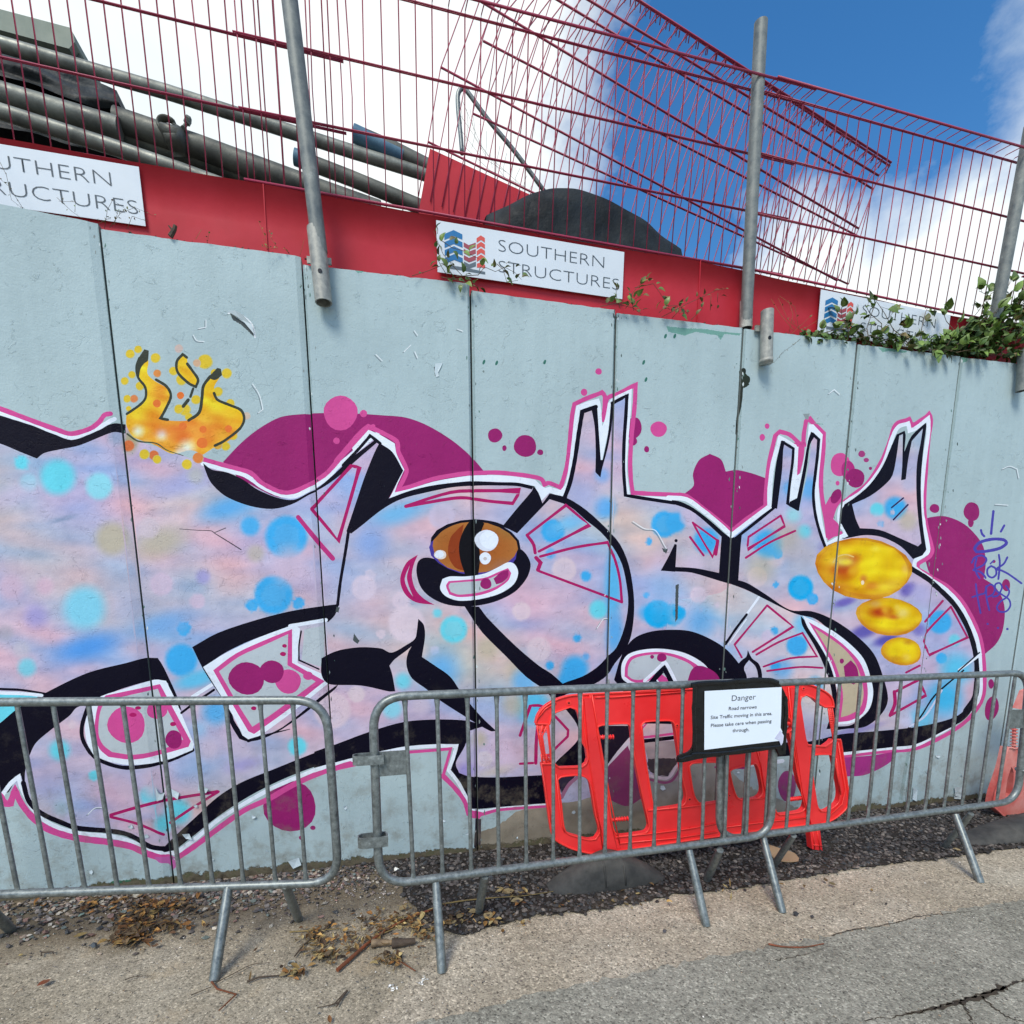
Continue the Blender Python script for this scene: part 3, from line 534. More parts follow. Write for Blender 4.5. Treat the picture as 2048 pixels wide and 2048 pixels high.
PT(K, 'C', [(408, 1795), (432, 1840), (470, 1872), (487, 1932), (482, 2010), (478, 2110), (455, 2110), (466, 2000), (464, 1932), (450, 1885), (415, 1850), (388, 1892), (402, 1990), (400, 2100), (350, 2100), (340, 1990), (345, 1890), (375, 1850), (400, 1830)])
# dark arc with the pink lined loop
PT(K, 'C', [(-290, 1830), (-226, 1735), (-126, 1692), (0, 1682), (100, 1692), (200, 1732), (290, 1790), (360, 1870), (400, 1932), (415, 2100), (330, 2200), (-200, 2200), (-280, 2020), (-330, 1960)])
PT(W_, 'B', [(1638, 1940), (1640, 1870), (1675, 1818), (1760, 1792), (1870, 1788), (1990, 1812), (2090, 1868), (2140, 1932), (2180, 2010), (2100, 2080), (1890, 2060), (1830, 1962), (1760, 1992), (1700, 1990), (1655, 1965)])
PT(PK, 'B', [(1655, 1940), (1660, 1878), (1690, 1832), (1765, 1810), (1865, 1806), (1970, 1830), (2060, 1880), (2115, 1940), (2120, 2000), (1990, 2020), (1880, 2000), (1825, 1945), (1760, 1975), (1700, 1970)])
PT(GI, 'B', [(1672, 1935), (1676, 1885), (1702, 1845), (1770, 1824), (1860, 1820), (1950, 1842), (2030, 1885), (2050, 1960), (1930, 1970), (1850, 1925), (1800, 1935), (1750, 1958), (1700, 1955)])
ST(K, 'B', [(1790, 1990), (1840, 1930), (1875, 1895), (1905, 1950), (1930, 2010)], 30); ST(W_, 'B', [(1765, 1965), (1820, 1915), (1878, 1858), (1900, 1895), (1945, 1985)], 18, False)
PT(MG, 'C', [(70, 1990), (95, 1910), (130, 1882), (180, 1890), (240, 1930), (275, 2010), (200, 2060)]); OT(MG, 'B', 1860, 1836, 27, 24); OT(MG, 'B', 1807, 1832, 11, 11)
ST(LN, 'C', [(105, 1090), (243, 1190), (215, 1280), (160, 1190), (105, 1090)], 11, False); ST(LN, 'C', [(90, 1170), (165, 1272)], 12, False); ST(LN, 'C', [(243, 1190), (232, 1265)], 18, False)
ST(LN, 'C', [(590, 1052), (612, 1110), (405, 1240), (412, 1170), (590, 1052)], 12, False); ST(LN, 'C', [(397, 1285), (530, 1200), (670, 1136)], 12)
# ears of the third and fourth letters: pink, white, navy
ST(PK, 'C', [(-30, 935), (60, 940), (100, 962), (180, 1025), (250, 1080), (318, 1140), (400, 1072), (505, 1000), (510, 900), (528, 750), (560, 610), (585, 588), (640, 605), (690, 650), (715, 662), (718, 600), (730, 530), (745, 515), (828, 598), (825, 700), (812, 850), (818, 950), (835, 1050), (852, 1165), (918, 1148)], 24, False)
PT(PK, 'C', [(660, 650), (725, 640), (715, 740), (692, 830), (674, 840), (678, 740)], False)
PT(PK, 'C', [(922, 912), (932, 965), (900, 1010), (880, 1070), (912, 1100), (915, 1150), (850, 1190), (832, 1110), (828, 1010), (860, 950)], False); OT(MG, 'C', 895, 945, 26, 42, 28)
ST(PK, 'C', [(940, 975), (990, 935), (1060, 880), (1140, 760), (1190, 640), (1222, 550), (1300, 520), (1312, 558), (1412, 492), (1418, 540), (1405, 620), (1390, 800), (1380, 1000), (1395, 1120), (1425, 1240), (1408, 1280), (1348, 1318), (1345, 1348), (1440, 1402), (1510, 1442), (1590, 1522), (1660, 1642), (1700, 1762), (1716, 1932), (1705, 2060), (1640, 2160), (1560, 2228), (1450, 2290), (1340, 2336), (1230, 2350)], 22)
ST(W_, 'C', [(-30, 952), (70, 962), (150, 1016), (240, 1088), (318, 1162), (400, 1097), (528, 1002), (530, 900), (548, 760), (590, 622), (668, 672)], 25, False)
PT(W_, 'C', [(655, 668), (688, 672), (680, 830), (702, 815), (735, 650), (745, 548), (770, 548), (822, 604), (812, 720), (800, 850), (803, 950), (822, 1090), (846, 1200), (950, 1140), (960, 1168), (842, 1235), (800, 1130), (775, 1000), (765, 900), (790, 740), (798, 632), (765, 592), (735, 700), (708, 830), (680, 975), (640, 988), (636, 900), (652, 760)], False)
ST(W_, 'C', [(845, 1215), (920, 1178), (950, 1150), (915, 1085), (920, 1010), (960, 970), (1030, 925), (1100, 850), (1160, 755), (1205, 620), (1238, 562), (1292, 545), (1300, 585), (1330, 572), (1404, 515), (1402, 600), (1385, 720), (1370, 860), (1365, 1000), (1378, 1100), (1402, 1235), (1392, 1262), (1332, 1300), (1325, 1340), (1420, 1405), (1490, 1450), (1570, 1530), (1635, 1640), (1680, 1760), (1695, 1932), (1685, 2060), (1620, 2145), (1540, 2208), (1440, 2266), (1330, 2320), (1150, 2342), (930, 2368)], 22)
ST(PK, 'C', [(1230, 2350), (1100, 2362), (930, 2384)], 16); PT((164, 52, 128), 'F', [(925, 462), (1080, 450), (1230, 427), (1200, 480), (1120, 530), (1040, 560), (950, 565)]); ST((164, 52, 128), 'F', [(230, 515), (420, 520)], 12); ST(W_, 'F', [(300, 490), (450, 500), (600, 480)], 22)
PT(K, 'C', [(592, 638), (614, 640), (604, 690), (598, 800), (580, 940), (570, 1015), (538, 1005), (550, 880), (565, 760)], False)
ST(K, 'C', [(600, 645), (660, 682), (655, 760), (640, 870), (628, 985), (685, 1018)], 16, False)
PT(K, 'C', [(758, 588), (782, 608), (752, 660), (735, 780), (706, 940), (690, 1026), (636, 1000), (640, 975), (680, 955), (712, 800), (740, 640)], False)
ST(K, 'C', [(765, 600), (800, 632), (793, 720), (780, 830), (770, 930), (780, 1040), (805, 1140), (838, 1232)], 17)
PT(K, 'C', [(1228, 604), (1272, 584), (1278, 610), (1270, 700), (1310, 612), (1388, 540), (1392, 560), (1376, 680), (1362, 850), (1364, 1000), (1374, 1120), (1392, 1240), (1370, 1272), (1318, 1292), (1250, 1222), (1150, 1172), (1060, 1160), (980, 1172), (900, 1192), (842, 1240), (828, 1250), (850, 1215), (960, 1166), (920, 1090), (920, 1040), (940, 990), (1000, 950), (1080, 880), (1150, 780), (1200, 665)], False)
PT('body', 'C', [(1242, 612), (1262, 602), (1260, 700), (1258, 780), (1252, 858), (1278, 852), (1292, 740), (1312, 640), (1372, 572), (1360, 650), (1340, 760), (1336, 900), (1345, 1050), (1364, 1205), (1345, 1222), (1230, 1170), (1130, 1130), (1025, 1122), (1002, 1070), (982, 990), (1080, 945), (1160, 885), (1205, 830), (1228, 720)], False)
ST((38, 30, 80), 'C', [(1200, 1008), (1265, 955)], 9); ST((38, 30, 80), 'C', [(1210, 1075), (1290, 992)], 9)
ST(K, 'C', [(1308, 1345), (1400, 1402), (1470, 1462), (1548, 1542), (1608, 1640), (1648, 1740), (1668, 1830), (1674, 1932), (1668, 2040), (1610, 2130)], 28)
PT(K, 'F', [(560, 380), (750, 372), (920, 332), (1120, 315), (1300, 297), (1450, 270), (1570, 228), (1640, 150), (1660, 30), (1682, 30), (1672, 150), (1605, 250), (1480, 320), (1340, 387), (1220, 402), (930, 432), (600, 455), (200, 490), (200, 400)])
ST(LN, 'C', [(1530, 1555), (1622, 1725), (1410, 1822), (1378, 1745), (1400, 1690), (1530, 1555)], 12, False); ST(LN, 'C', [(1385, 1637), (1485, 1523)], 13); ST(LN, 'C', [(1280, 1918), (1355, 1880)], 12)
ST(W_, 'C', [(1575, 1905), (1695, 1818)], 14); ST(K, 'C', [(1570, 1912), (1688, 1808)], 8)
ST(LN, 'F', [(1215, 100), (1370, 22)], 14); ST(LN, 'F', [(1215, 98), (1218, 165), (1192, 228)], 20, False); ST(LN, 'F', [(1195, 228), (1392, 118), (1365, 60)], 14, False)
ST(K, 'F', [(1600, -20), (1440, 120), (1360, 240), (1290, 302)], 9); ST((200, 206, 232), 'F', [(1480, 90), (1390, 230), (1300, 290)], 10)
# yolks
for x, y, rx, ry, n in ((1045, 1345, 268, 166, 0), (1185, 1610, 184, 102, 1), (1255, 1802, 112, 78, 2)):
    OT('yolkrim', 'C', x, y, rx, ry, 6); OT('yolk', 'C', x+4, y-6, rx*.93, ry*.92, 6)
ST((222, 190, 110), 'C', [(880, 1310), (905, 1278), (950, 1268), (990, 1280)], 7); OT((236, 214, 180), 'C', 1040, 1422, 9, 12)
YSP = [(925, 1345, 85, 62, (188, 78, 22), .9), (985, 1290, 50, 36, (192, 86, 26), .8), (935, 1305, 62, 36, (208, 170, 84), .95), (950, 1310, 36, 18, (240, 214, 60), .9), (985, 1362, 30, 30, (226, 176, 36), .8), (1090, 1440, 55, 26, (206, 116, 30), .8), (1045, 1400, 24, 24, (196, 110, 60), .7),
       (1275, 1345, 22, 28, (238, 196, 90), .8), (1110, 1235, 30, 20, (246, 226, 80), .6), (900, 1440, 90, 24, (204, 130, 30), .7), (1190, 1425, 70, 30, (214, 160, 40), .6), (1140, 1585, 70, 34, (196, 86, 26), .9), (1210, 1612, 40, 16, (196, 90, 26), .8), (1165, 1575, 24, 26, (238, 196, 50), .9), (1262, 1590, 42, 34, (240, 220, 120), .85),
       (1230, 1558, 22, 20, (246, 220, 90), .8), (1110, 1540, 40, 22, (214, 176, 120), .6), (1290, 1752, 28, 16, (196, 136, 26), .8), (1280, 1835, 28, 24, (238, 204, 90), .7), (1215, 1840, 50, 16, (206, 140, 30), .6)]
# tag in violet
TG = (74, 66, 164)
ST(TG, 'C', [(1765, 1028), (1758, 1090), (1752, 1152)], 14); ST(TG, 'C', [(1696, 1132), (1702, 1152), (1714, 1166)], 13); ST(TG, 'C', [(1825, 1106), (1806, 1140)], 12)
def loopst(pts, w=11): S_(TG, smooth_pts(px('C', pts), False, 6, 170), w*TS, False)
loopst([(1672, 1252), (1662, 1232), (1690, 1200), (1760, 1182), (1822, 1186), (1836, 1206), (1800, 1232), (1730, 1248), (1680, 1252)], 17)
loopst([(1672, 1288), (1664, 1330), (1672, 1370), (1688, 1398)]); loopst([(1645, 1312), (1662, 1284), (1700, 1272), (1726, 1292), (1712, 1322), (1680, 1340), (1655, 1352), (1690, 1362), (1712, 1380), (1722, 1396)])
loopst([(1752, 1330), (1732, 1348), (1734, 1380), (1758, 1394), (1780, 1376), (1776, 1344), (1752, 1330)]); loopst([(1748, 1318), (1766, 1300)], 8)
loopst([(1795, 1268), (1800, 1310), (1797, 1360), (1792, 1402)]); loopst([(1842, 1282), (1822, 1318), (1784, 1346), (1812, 1356), (1850, 1376), (1920, 1426)])
loopst([(1668, 1430), (1674, 1480), (1684, 1540), (1694, 1590)], 10); loopst([(1648, 1502), (1690, 1488), (1718, 1478), (1726, 1440), (1726, 1500), (1742, 1574)], 10); loopst([(1722, 1450), (1750, 1432), (1772, 1452), (1762, 1486), (1730, 1502)], 10)
loopst([(1762, 1500), (1790, 1492), (1812, 1450), (1800, 1425), (1776, 1432), (1778, 1462), (1815, 1490), (1850, 1515), (1858, 1550), (1836, 1580), (1800, 1582), (1784, 1560), (1800, 1530), (1840, 1500), (1852, 1470), (1834, 1440)], 10)
OT(TG, 'C', 1842, 1678, 7); OT(TG, 'C', 1790, 1672, 6); OT(TG, 'C', 1733, 1650, 6)
# --- burning crown
YL = (226, 188, 24); YK = (54, 60, 50)
for x, y, r, c in ((716, 157, 23, YL), (760, 132, 20, YL), (856, 180, 25, YL), (866, 265, 20, (226, 128, 50)), (686, 307, 20, YL), (726, 272, 19, YL), (700, 405, 20, YL), (738, 405, 20, (226, 120, 56)), (770, 335, 22, YL),
                   (1130, 200, 38, YL), (1085, 208, 20, (216, 168, 130)), (985, 128, 22, (206, 178, 168)), (1250, 265, 26, YL), (1182, 262, 20, YL), (1202, 366, 24, YL), (955, 252, 22, YL), (1000, 300, 28, YL), (1018, 466, 30, YL), (1080, 410, 24, YL),
                   (1040, 505, 20, YL), (985, 462, 24, YL), (708, 665, 30, (218, 98, 40)), (848, 718, 26, (218, 98, 40)), (865, 740, 22, YL), (1092, 732, 28, (224, 116, 40)), (1030, 768, 26, YL), (1245, 668, 22, YL), (1200, 660, 24, (222, 160, 40)), (1285, 610, 22, YL), (1360, 500, 20, (208, 180, 160)), (795, 712, 26, YL), (1270, 430, 22, YL), (708, 460, 14, YL)):
    OT(tuple(int(.45*p+.55*q) for p, q in zip(c, GY)), 'A', x+1, y+1, r*1.12); OT(tuple(int(.85*p+.15*q) for p, q in zip(c, GY)), 'A', x, y, r*.98)
PT('flame', 'A', [(695, 500), (760, 450), (800, 400), (800, 340), (758, 280), (758, 200), (800, 140), (818, 200), (812, 265), (850, 305), (915, 345), (938, 390), (920, 450), (885, 510), (920, 525), (1040, 525), (1095, 480), (1115, 440), (1120, 340), (1160, 285), (1205, 240), (1215, 280), (1182, 340), (1195, 395), (1250, 430), (1320, 460), (1345, 512), (1330, 572), (1260, 640), (1190, 670), (1120, 715), (1050, 690), (950, 710), (850, 660), (740, 620), (698, 560)])
PT('flame', 'A', [(1030, 180), (1005, 165), (978, 200), (985, 260), (1040, 318), (1082, 338), (1088, 300), (1055, 248), (1035, 215)])
for x, y, r in ((995, 388, 20), (1008, 558, 22), (865, 432, 22), (1115, 650, 30), (1260, 572, 20), (1120, 575, 20)): OT((226, 116, 48), 'A', x, y, r)
PT(YK, 'A', [(752, 235), (765, 180), (795, 132), (820, 140), (815, 195), (795, 210), (775, 240), (765, 290)])
ST(YK, 'A', [(698, 490), (770, 440), (802, 400), (800, 342), (762, 290), (752, 230), (768, 180)], 14); ST(YK, 'A', [(860, 300), (918, 338), (942, 390), (918, 452), (885, 515), (925, 522)], 15)
ST(YK, 'A', [(1040, 525), (1098, 482), (1114, 400), (1122, 335), (1160, 282)], 17); PT(YK, 'A', [(1150, 285), (1198, 235), (1218, 240), (1225, 275), (1195, 300), (1170, 300)]); ST(YK, 'A', [(1180, 375), (1200, 412), (1270, 442), (1330, 470), (1347, 520), (1322, 572), (1235, 640), (1185, 665)], 15)
ST(YK, 'A', [(1030, 178), (1008, 160), (975, 200), (980, 260), (1040, 320), (1080, 340), (1092, 300), (1060, 250), (1032, 212)], 15); ST(YK, 'A', [(1065, 350), (1050, 395)], 14); ST(YK, 'A', [(1038, 412), (1010, 448)], 18)
ST((70, 80, 60), 'A', [(700, 600), (760, 640), (860, 652), (920, 690), (1010, 720)], 10, taper=(1, .4))

# chips and flakes in the paint, cracks
for t, pts in (('X', [(1265, 1722), (1300, 1745), (1350, 1760), (1390, 1800), (1405, 1862), (1372, 1830), (1330, 1790), (1285, 1765)]), ('B', [(600, 235), (632, 212), (640, 222), (622, 262), (618, 285), (606, 280)]), ('B', [(160, 1702), (192, 1745), (180, 1760), (155, 1742)]), ('B', [(65, 1555), (82, 1560), (75, 1588), (58, 1580)]),
               ('B', [(1862, 1232), (1895, 1235), (1885, 1262), (1868, 1250)]), ('C', [(10, 1435), (28, 1430), (22, 1620), (8, 1640)])):
    PT((74, 82, 84), t, pts, False, .8)
ST((238, 242, 246), 'X', [(1258, 1728), (1300, 1722), (1345, 1745), (1390, 1790), (1408, 1860)], 9, taper=(.6, 1.1))
ST((56, 50, 60), 'A', [(990, 1125), (1080, 1132), (1165, 1136), (1185, 1150), (1250, 1190), (1330, 1240)], 6, taper=(.5, 1)); ST((90, 84, 92), 'A', [(1185, 1145), (1245, 1120)], 5)
for t, pts in (('A', [(1388, 330), (1425, 390), (1445, 470), (1420, 490)]), ('A', [(1060, 60), (1080, 90), (1120, 95)]), ('B', [(275, 170), (310, 205)]), ('B', [(430, 155), (468, 118)]), ('B', [(488, 40), (505, 65)]), ('B', [(725, 30), (755, 42)]), ('B', [(490, 155), (505, 190)]), ('X', [(1130, 1770), (1130, 1810), (1090, 1818)]), ('B', [(1695, 1090), (1760, 1130), (1820, 1140), (1880, 1240)]), ('D', [(480, 780), (520, 745), (560, 742)]), ('C', [(1810, 800), (1850, 785), (1890, 800), (1900, 850)]), ('C', [(1770, 995), (1840, 1000)]), ('C', [(850, 385), (880, 362), (910, 388)]), ('B', [(1495, 1680), (1530, 1630), (1560, 1625)])):
    ST((122, 134, 140), t, pts, 5); ST((226, 232, 236), t, [(x+6, y-6) for x, y in pts], 4)
for x, y in ((1930, 60), (1760, 205), (1775, 300), (945, 210), (1210, 205), (880, 205), (1880, 60)):
    OT((58, 112, 100), 'B', x+random.uniform(-5, 5), y, 7, 14, 20)
# green older paint showing at the top edges and joints
for t, pts in (('Z', [(-40, 1800), (60, 1810), (180, 1815), (270, 1830), (370, 1838), (365, 1850), (280, 1842), (260, 1875), (240, 1850), (120, 1830), (60, 1850), (-30, 1830)]), ('V', [(550, 735), (700, 750), (830, 770), (800, 785), (650, 770), (590, 780)]), ('V', [(1345, 825), (1400, 820), (1402, 860), (1350, 880)]), ('Y', [(150, 1480), (240, 1500), (180, 1510)]), ('C', [(775, 540), (820, 545), (830, 550), (790, 546)])):
    PT((112, 158, 148), t, pts, False, 1.0)
PT((140, 150, 152), 'C', [(712, 490), (750, 488), (742, 522), (728, 520)], False)
ST((40, 46, 40), 'C', [(384, 250), (372, 340), (366, 430), (352, 520), (345, 600)], 22, taper=(1.3, .4)); PT((44, 52, 42), 'C', [(365, 240), (420, 290), (415, 330), (385, 350), (360, 330)], False, 1.5)
PT((62, 108, 84), 'I', [(1040, 330), (1100, 295), (1250, 285), (1400, 290), (1600, 320), (1620, 345), (1040, 345)], False, 1)

for q in STAIN: PAINT.append(q)
SOFT = []   # sprayed soft patches in the lettering: tile x y radius colour hardness strength
def F_(t, x, y, r, c, hard=.5, a=1.0, ry=None):
    q = px(t, [(x, y)])[0]; s = TILES[t][2]; SOFT.append((q[0], q[1], r*s, (ry or r)*s, c, hard, a))
SK = (92, 168, 226); PL = (206, 188, 212); VI = (150, 146, 206)
for a in (('A', 320, 840, 110, CY_, .6, .9), ('A', 120, 760, 42, CY_, .7, .8), ('A', 548, 890, 80, (140, 210, 226), .7, .8), ('A', 160, 870, 60, (150, 206, 226), .5, .6), ('A', 470, 1560, 140, (130, 204, 228), .5, .8),
          ('A', 1580, 1170, 118, BL, .85, .9), ('A', 1380, 1110, 60, BL, .6, .7), ('A', 1250, 1010, 230, SK, .1, .75, 90), ('A', 1510, 1490, 105, BL, .9, .95), ('A', 1390, 1548, 33, BL, .9, .9), ('A', 1648, 1538, 33, BL, .9, .9), ('A', 1014, 1676, 38, BL, .9, .95),
          ('A', 1000, 1850, 92, BL, .8, .95), ('A', 480, 1780, 300, (84, 150, 222), .1, .8, 110), ('A', 200, 1610, 90, VI, .2, .7), ('A', 900, 1650, 260, (120, 170, 224), .1, .7, 100), ('A', 620, 1180, 110, BG, .5, .9), ('A', 880, 1200, 200, BG, .2, .8, 120), ('A', 820, 1120, 60, (200, 186, 196), .8, .8),
          ('A', 890, 1430, 64, (206, 184, 206), .85, .8), ('A', 1090, 1525, 44, (206, 184, 206), .8, .8), ('A', 1120, 1390, 50, VI, .4, .7), ('A', 1410, 1260, 60, BG, .4, .6), ('A', 1600, 1330, 140, (206, 184, 206), .3, .8), ('A', 1000, 880, 300, (152, 160, 212), .1, .7, 90), ('A', 350, 1070, 110, (120, 140, 170), .1, .8, 20), ('A', 60, 1450, 90, (206, 176, 196), .4, .8), ('A', 250, 1440, 60, (212, 176, 196), .4, .7), ('A', 30, 1700, 60, (150, 150, 160), .3, .5), ('A', 700, 1560, 160, (170, 180, 214), .1, .6), ('A', 60, 950, 200, PL, .1, .7, 90),
          ('A', 720, 640, 60, (150, 150, 90), .2, .7, 90), ('A', 640, 620, 60, (150, 170, 200), .3, .8), ('A', 1080, 830, 60, (186, 186, 170), .3, .6), ('A', 150, 1890, 60, CY_, .5, .6), ('A', 120, 1790, 60, (196, 190, 200), .4, .6),
          ('B', 400, 1040, 260, (116, 178, 222), .1, .8, 90), ('B', 645, 1055, 72, (200, 188, 212), .9, .8), ('B', 250, 1200, 160, (140, 166, 216), .1, .8), ('B', 215, 1450, 68, (214, 198, 214), .9, .85), ('B', 420, 1520, 50, (218, 198, 212), .85, .8), ('B', 450, 1650, 100, (218, 200, 212), .9, .9), ('B', 310, 1705, 25, (218, 200, 212), .9, .9), ('B', 710, 1680, 76, CY_, .85, .95), ('B', 620, 1590, 30, CY_, .5, .7), ('B', 605, 1795, 24, (214, 198, 214), .9, .8), ('B', 640, 1900, 150, (110, 176, 226), .1, .8), ('B', 900, 1780, 90, BG, .2, .8), ('B', 1050, 1900, 90, BG, .2, .6), ('B', 250, 1380, 30, (214, 198, 214), .9, .6),
          ('B', 1258, 1138, 64, BL, .9, .95), ('B', 1360, 1090, 120, (120, 186, 226), .2, .8, 60), ('B', 1320, 1350, 66, (218, 198, 206), .9, .8), ('B', 1440, 1385, 32, BL, .7, .8), ('B', 1245, 1262, 34, SK, .6, .7), ('B', 1085, 1580, 50, (218, 198, 206), .9, .8), ('B', 1510, 1570, 60, CY_, .6, .8), ('B', 1590, 1440, 60, (90, 180, 228), .3, .9, 260), ('B', 1392, 1728, 24, BL, .7, .8), ('B', 1240, 1880, 26, BL, .7, .8), ('B', 1180, 1790, 70, (214, 198, 206), .8, .7), ('B', 1380, 1900, 90, BL, .5, .85), ('B', 1440, 1830, 24, SK, .5, .7), ('B', 1600, 1700, 70, SK, .2, .8, 160), ('B', 1530, 830, 60, (130, 170, 224), .2, .7), ('B', 1545, 1010, 80, SK, .3, .8), ('B', 1780, 1590, 60, BL, .3, .6),
          ('B', 1875, 1100, 72, BL, .9, .95), ('B', 1790, 1196, 19, BL, .9, .9), ('B', 1775, 1490, 18, BL, .8, .8), ('B', 1840, 1595, 76, (22, 168, 228), .92, 1), ('B', 1925, 1600, 60, (22, 168, 228), .9, 1), ('B', 1420, 960, 160, (160, 168, 214), .1, .7), ('B', 1720, 1330, 60, (170, 170, 190), .2, .4), ('B', 1880, 1330, 120, (210, 186, 206), .2, .8), ('B', 1870, 1450, 160, (140, 180, 224), .1, .6),
          ('C', 10, 1090, 60, BL, .7, .9), ('C', 180, 1190, 80, BL, .6, .85), ('C', 80, 1060, 50, PL, .7, .7), ('C', 110, 1330, 90, PL, .2, .7), ('C', 460, 1390, 54, (212, 196, 208), .92, .95), ('C', 560, 1290, 60, (206, 190, 204), .5, .8), ('C', 520, 1210, 90, BL, .6, .85), ('C', 575, 1262, 27, BL, .9, .9), ('C', 564, 1434, 17, BL, .9, .95), ('C', 700, 1450, 70, (22, 168, 228), .85, 1), ('C', 765, 1512, 32, BL, .9, .95), ('C', 660, 1050, 60, (150, 210, 220), .2, .7), ('C', 720, 1140, 50, CY_, .3, .7), ('C', 750, 900, 80, SK, .3, .7), ('C', 640, 900, 50, SK, .3, .6), ('C', 480, 1340, 120, BG, .1, .7), ('C', 620, 1180, 120, BG, .2, .6), ('C', 700, 1280, 130, (176, 172, 180), .2, .6),
          ('C', 1220, 1010, 70, BL, .6, .9), ('C', 1120, 1020, 42, CY_, .7, .9), ('C', 1140, 1097, 19, BL, .9, .9), ('C', 1290, 1080, 70, BG, .3, .7), ('C', 1300, 880, 60, (180, 184, 214), .3, .6), ('C', 1110, 1090, 60, PL, .5, .6), ('C', 1205, 1035, 14, (206, 190, 206), .9, .9),
          ('C', 1470, 1640, 66, BL, .8, .95), ('C', 1478, 1840, 32, BL, .8, .9), ('C', 1550, 1740, 40, CY_, .5, .7), ('C', 1560, 1900, 120, (90, 190, 226), .2, .8), ('C', 1290, 1460, 60, (112, 100, 178), .3, .8, 50), ('C', 940, 1530, 80, (112, 100, 178), .3, .8, 30), ('C', 1050, 1690, 100, (100, 92, 172), .3, .85, 50), ('C', 1170, 1740, 90, (90, 84, 168), .3, .85, 40), ('C', 1350, 1680, 50, (120, 110, 184), .2, .7), ('C', 860, 1250, 90, (130, 124, 184), .2, .7), ('C', 1360, 1480, 80, (176, 172, 216), .2, .8), ('C', 60, 1600, 120, PL, .2, .6), ('C', 30, 1590, 40, (22, 168, 228), .7, .8), ('C', 135, 1490, 46, (214, 198, 214), .9, .9), ('C', 240, 1546, 14, (214, 198, 214), .7, .8), ('C', 150, 1575, 14, (214, 198, 214), .7, .8), ('C', 200, 1680, 60, (206, 196, 210), .8, .7), ('C', 150, 1640, 130, SK, .1, .6),
          ('C', 555, 1690, 22, BL, .9, .9), ('C', 680, 1770, 60, BL, .8, .95), ('C', 720, 1650, 80, (110, 190, 230), .3, .7), ('C', 520, 1720, 40, PL, .7, .7), ('C', 600, 1900, 80, SK, .2, .6), ('C', 560, 1885, 30, BL, .8, .8),
          ('F', 1500, 130, 130, (66, 180, 228), .2, .9), ('F', 1370, 250, 90, (110, 190, 226), .3, .8), ('F', 1280, 260, 50, (200, 200, 230), .3, .8), ('F', 1000, 310, 200, (128, 120, 180), .3, .7, 30), ('F', 780, 60, 60, (84, 180, 226), .3, .8), ('F', 620, 150, 100, (100, 186, 226), .2, .7), ('F', 1250, 80, 90, PL, .3, .8), ('F', 700, 330, 200, (170, 160, 190), .1, .8),
          ('D', 330, 420, 70, CY_, .4, .8), ('D', 520, 560, 32, CY_, .7, .8), ('D', 1640, 400, 56, CY_, .7, .9), ('D', 830, 670, 66, CY_, .6, .9), ('D', 980, 760, 90, CY_, .4, .8), ('D', 900, 830, 60, CY_, .4, .8), ('D', 870, 600, 130, (206, 180, 198), .3, .8), ('D', 250, 620, 90, (170, 170, 206), .2, .7), ('D', 340, 740, 60, (150, 180, 190), .2, .6), ('D', 700, 640, 60, (206, 180, 198), .4, .7), ('D', 1080, 30, 150, (100, 190, 228), .3, .9, 60), ('D', 1190, 210, 110, (90, 170, 226), .2, .85), ('D', 1150, 420, 90, (206, 186, 204), .2, .7), ('D', 1350, 500, 140, VI, .1, .6, 50), ('D', 1300, 400, 60, (196, 186, 210), .3, .6), ('D', 1100, 300, 60, (150, 190, 226), .2, .6), ('D', 400, 280, 26, (216, 196, 206), .6, .8),
          ('E', 40, 200, 100, (218, 196, 206), .9, .85), ('E', 175, 110, 44, (218, 200, 206), .9, .85), ('E', 370, 190, 66, (140, 206, 226), .5, .8), ('E', 430, 40, 60, CY_, .3, .7), ('E', 530, 170, 60, (206, 190, 204), .4, .6), ('E', 1150, 180, 120, (90, 190, 230), .4, .9), ('E', 1040, 170, 90, BG, .2, .7), ('E', 990, 470, 110, PL, .3, .8), ('E', 850, 360, 60, BG, .2, .8), ('E', 880, 470, 44, (206, 196, 206), .9, .9), ('E', 780, 540, 70, (150, 140, 206), .3, .8), ('E', 1100, 40, 90, (116, 180, 226), .3, .8), ('E', 1350, 40, 80, BL, .5, .9), ('E', 930, 540, 160, (200, 190, 180), .1, .7, 40)):
    F_(*a)
BASEC = {'body': (187, 177, 203), 'body2': (182, 192, 214)}
def smoothnoise(shape_seed, x, y, s):
    r = np.random.default_rng(shape_seed); out = np.zeros_like(x)
    for k in range(7):
        a = r.uniform(0, 2*np.pi); f = s*r.uniform(.5, 1.9); ph = r.uniform(0, 6.3)
        out += np.sin((x*np.cos(a)*.75+y*np.sin(a)*1.3)*f + ph + 1.6*np.sin(y*f*.7*np.cos(a*3)+ph*2))
    return out/7
def lin(c):
    c = np.asarray(c, float)/255; return np.where(c <= .04045, c/12.92, ((c+.055)/1.055)**2.4)
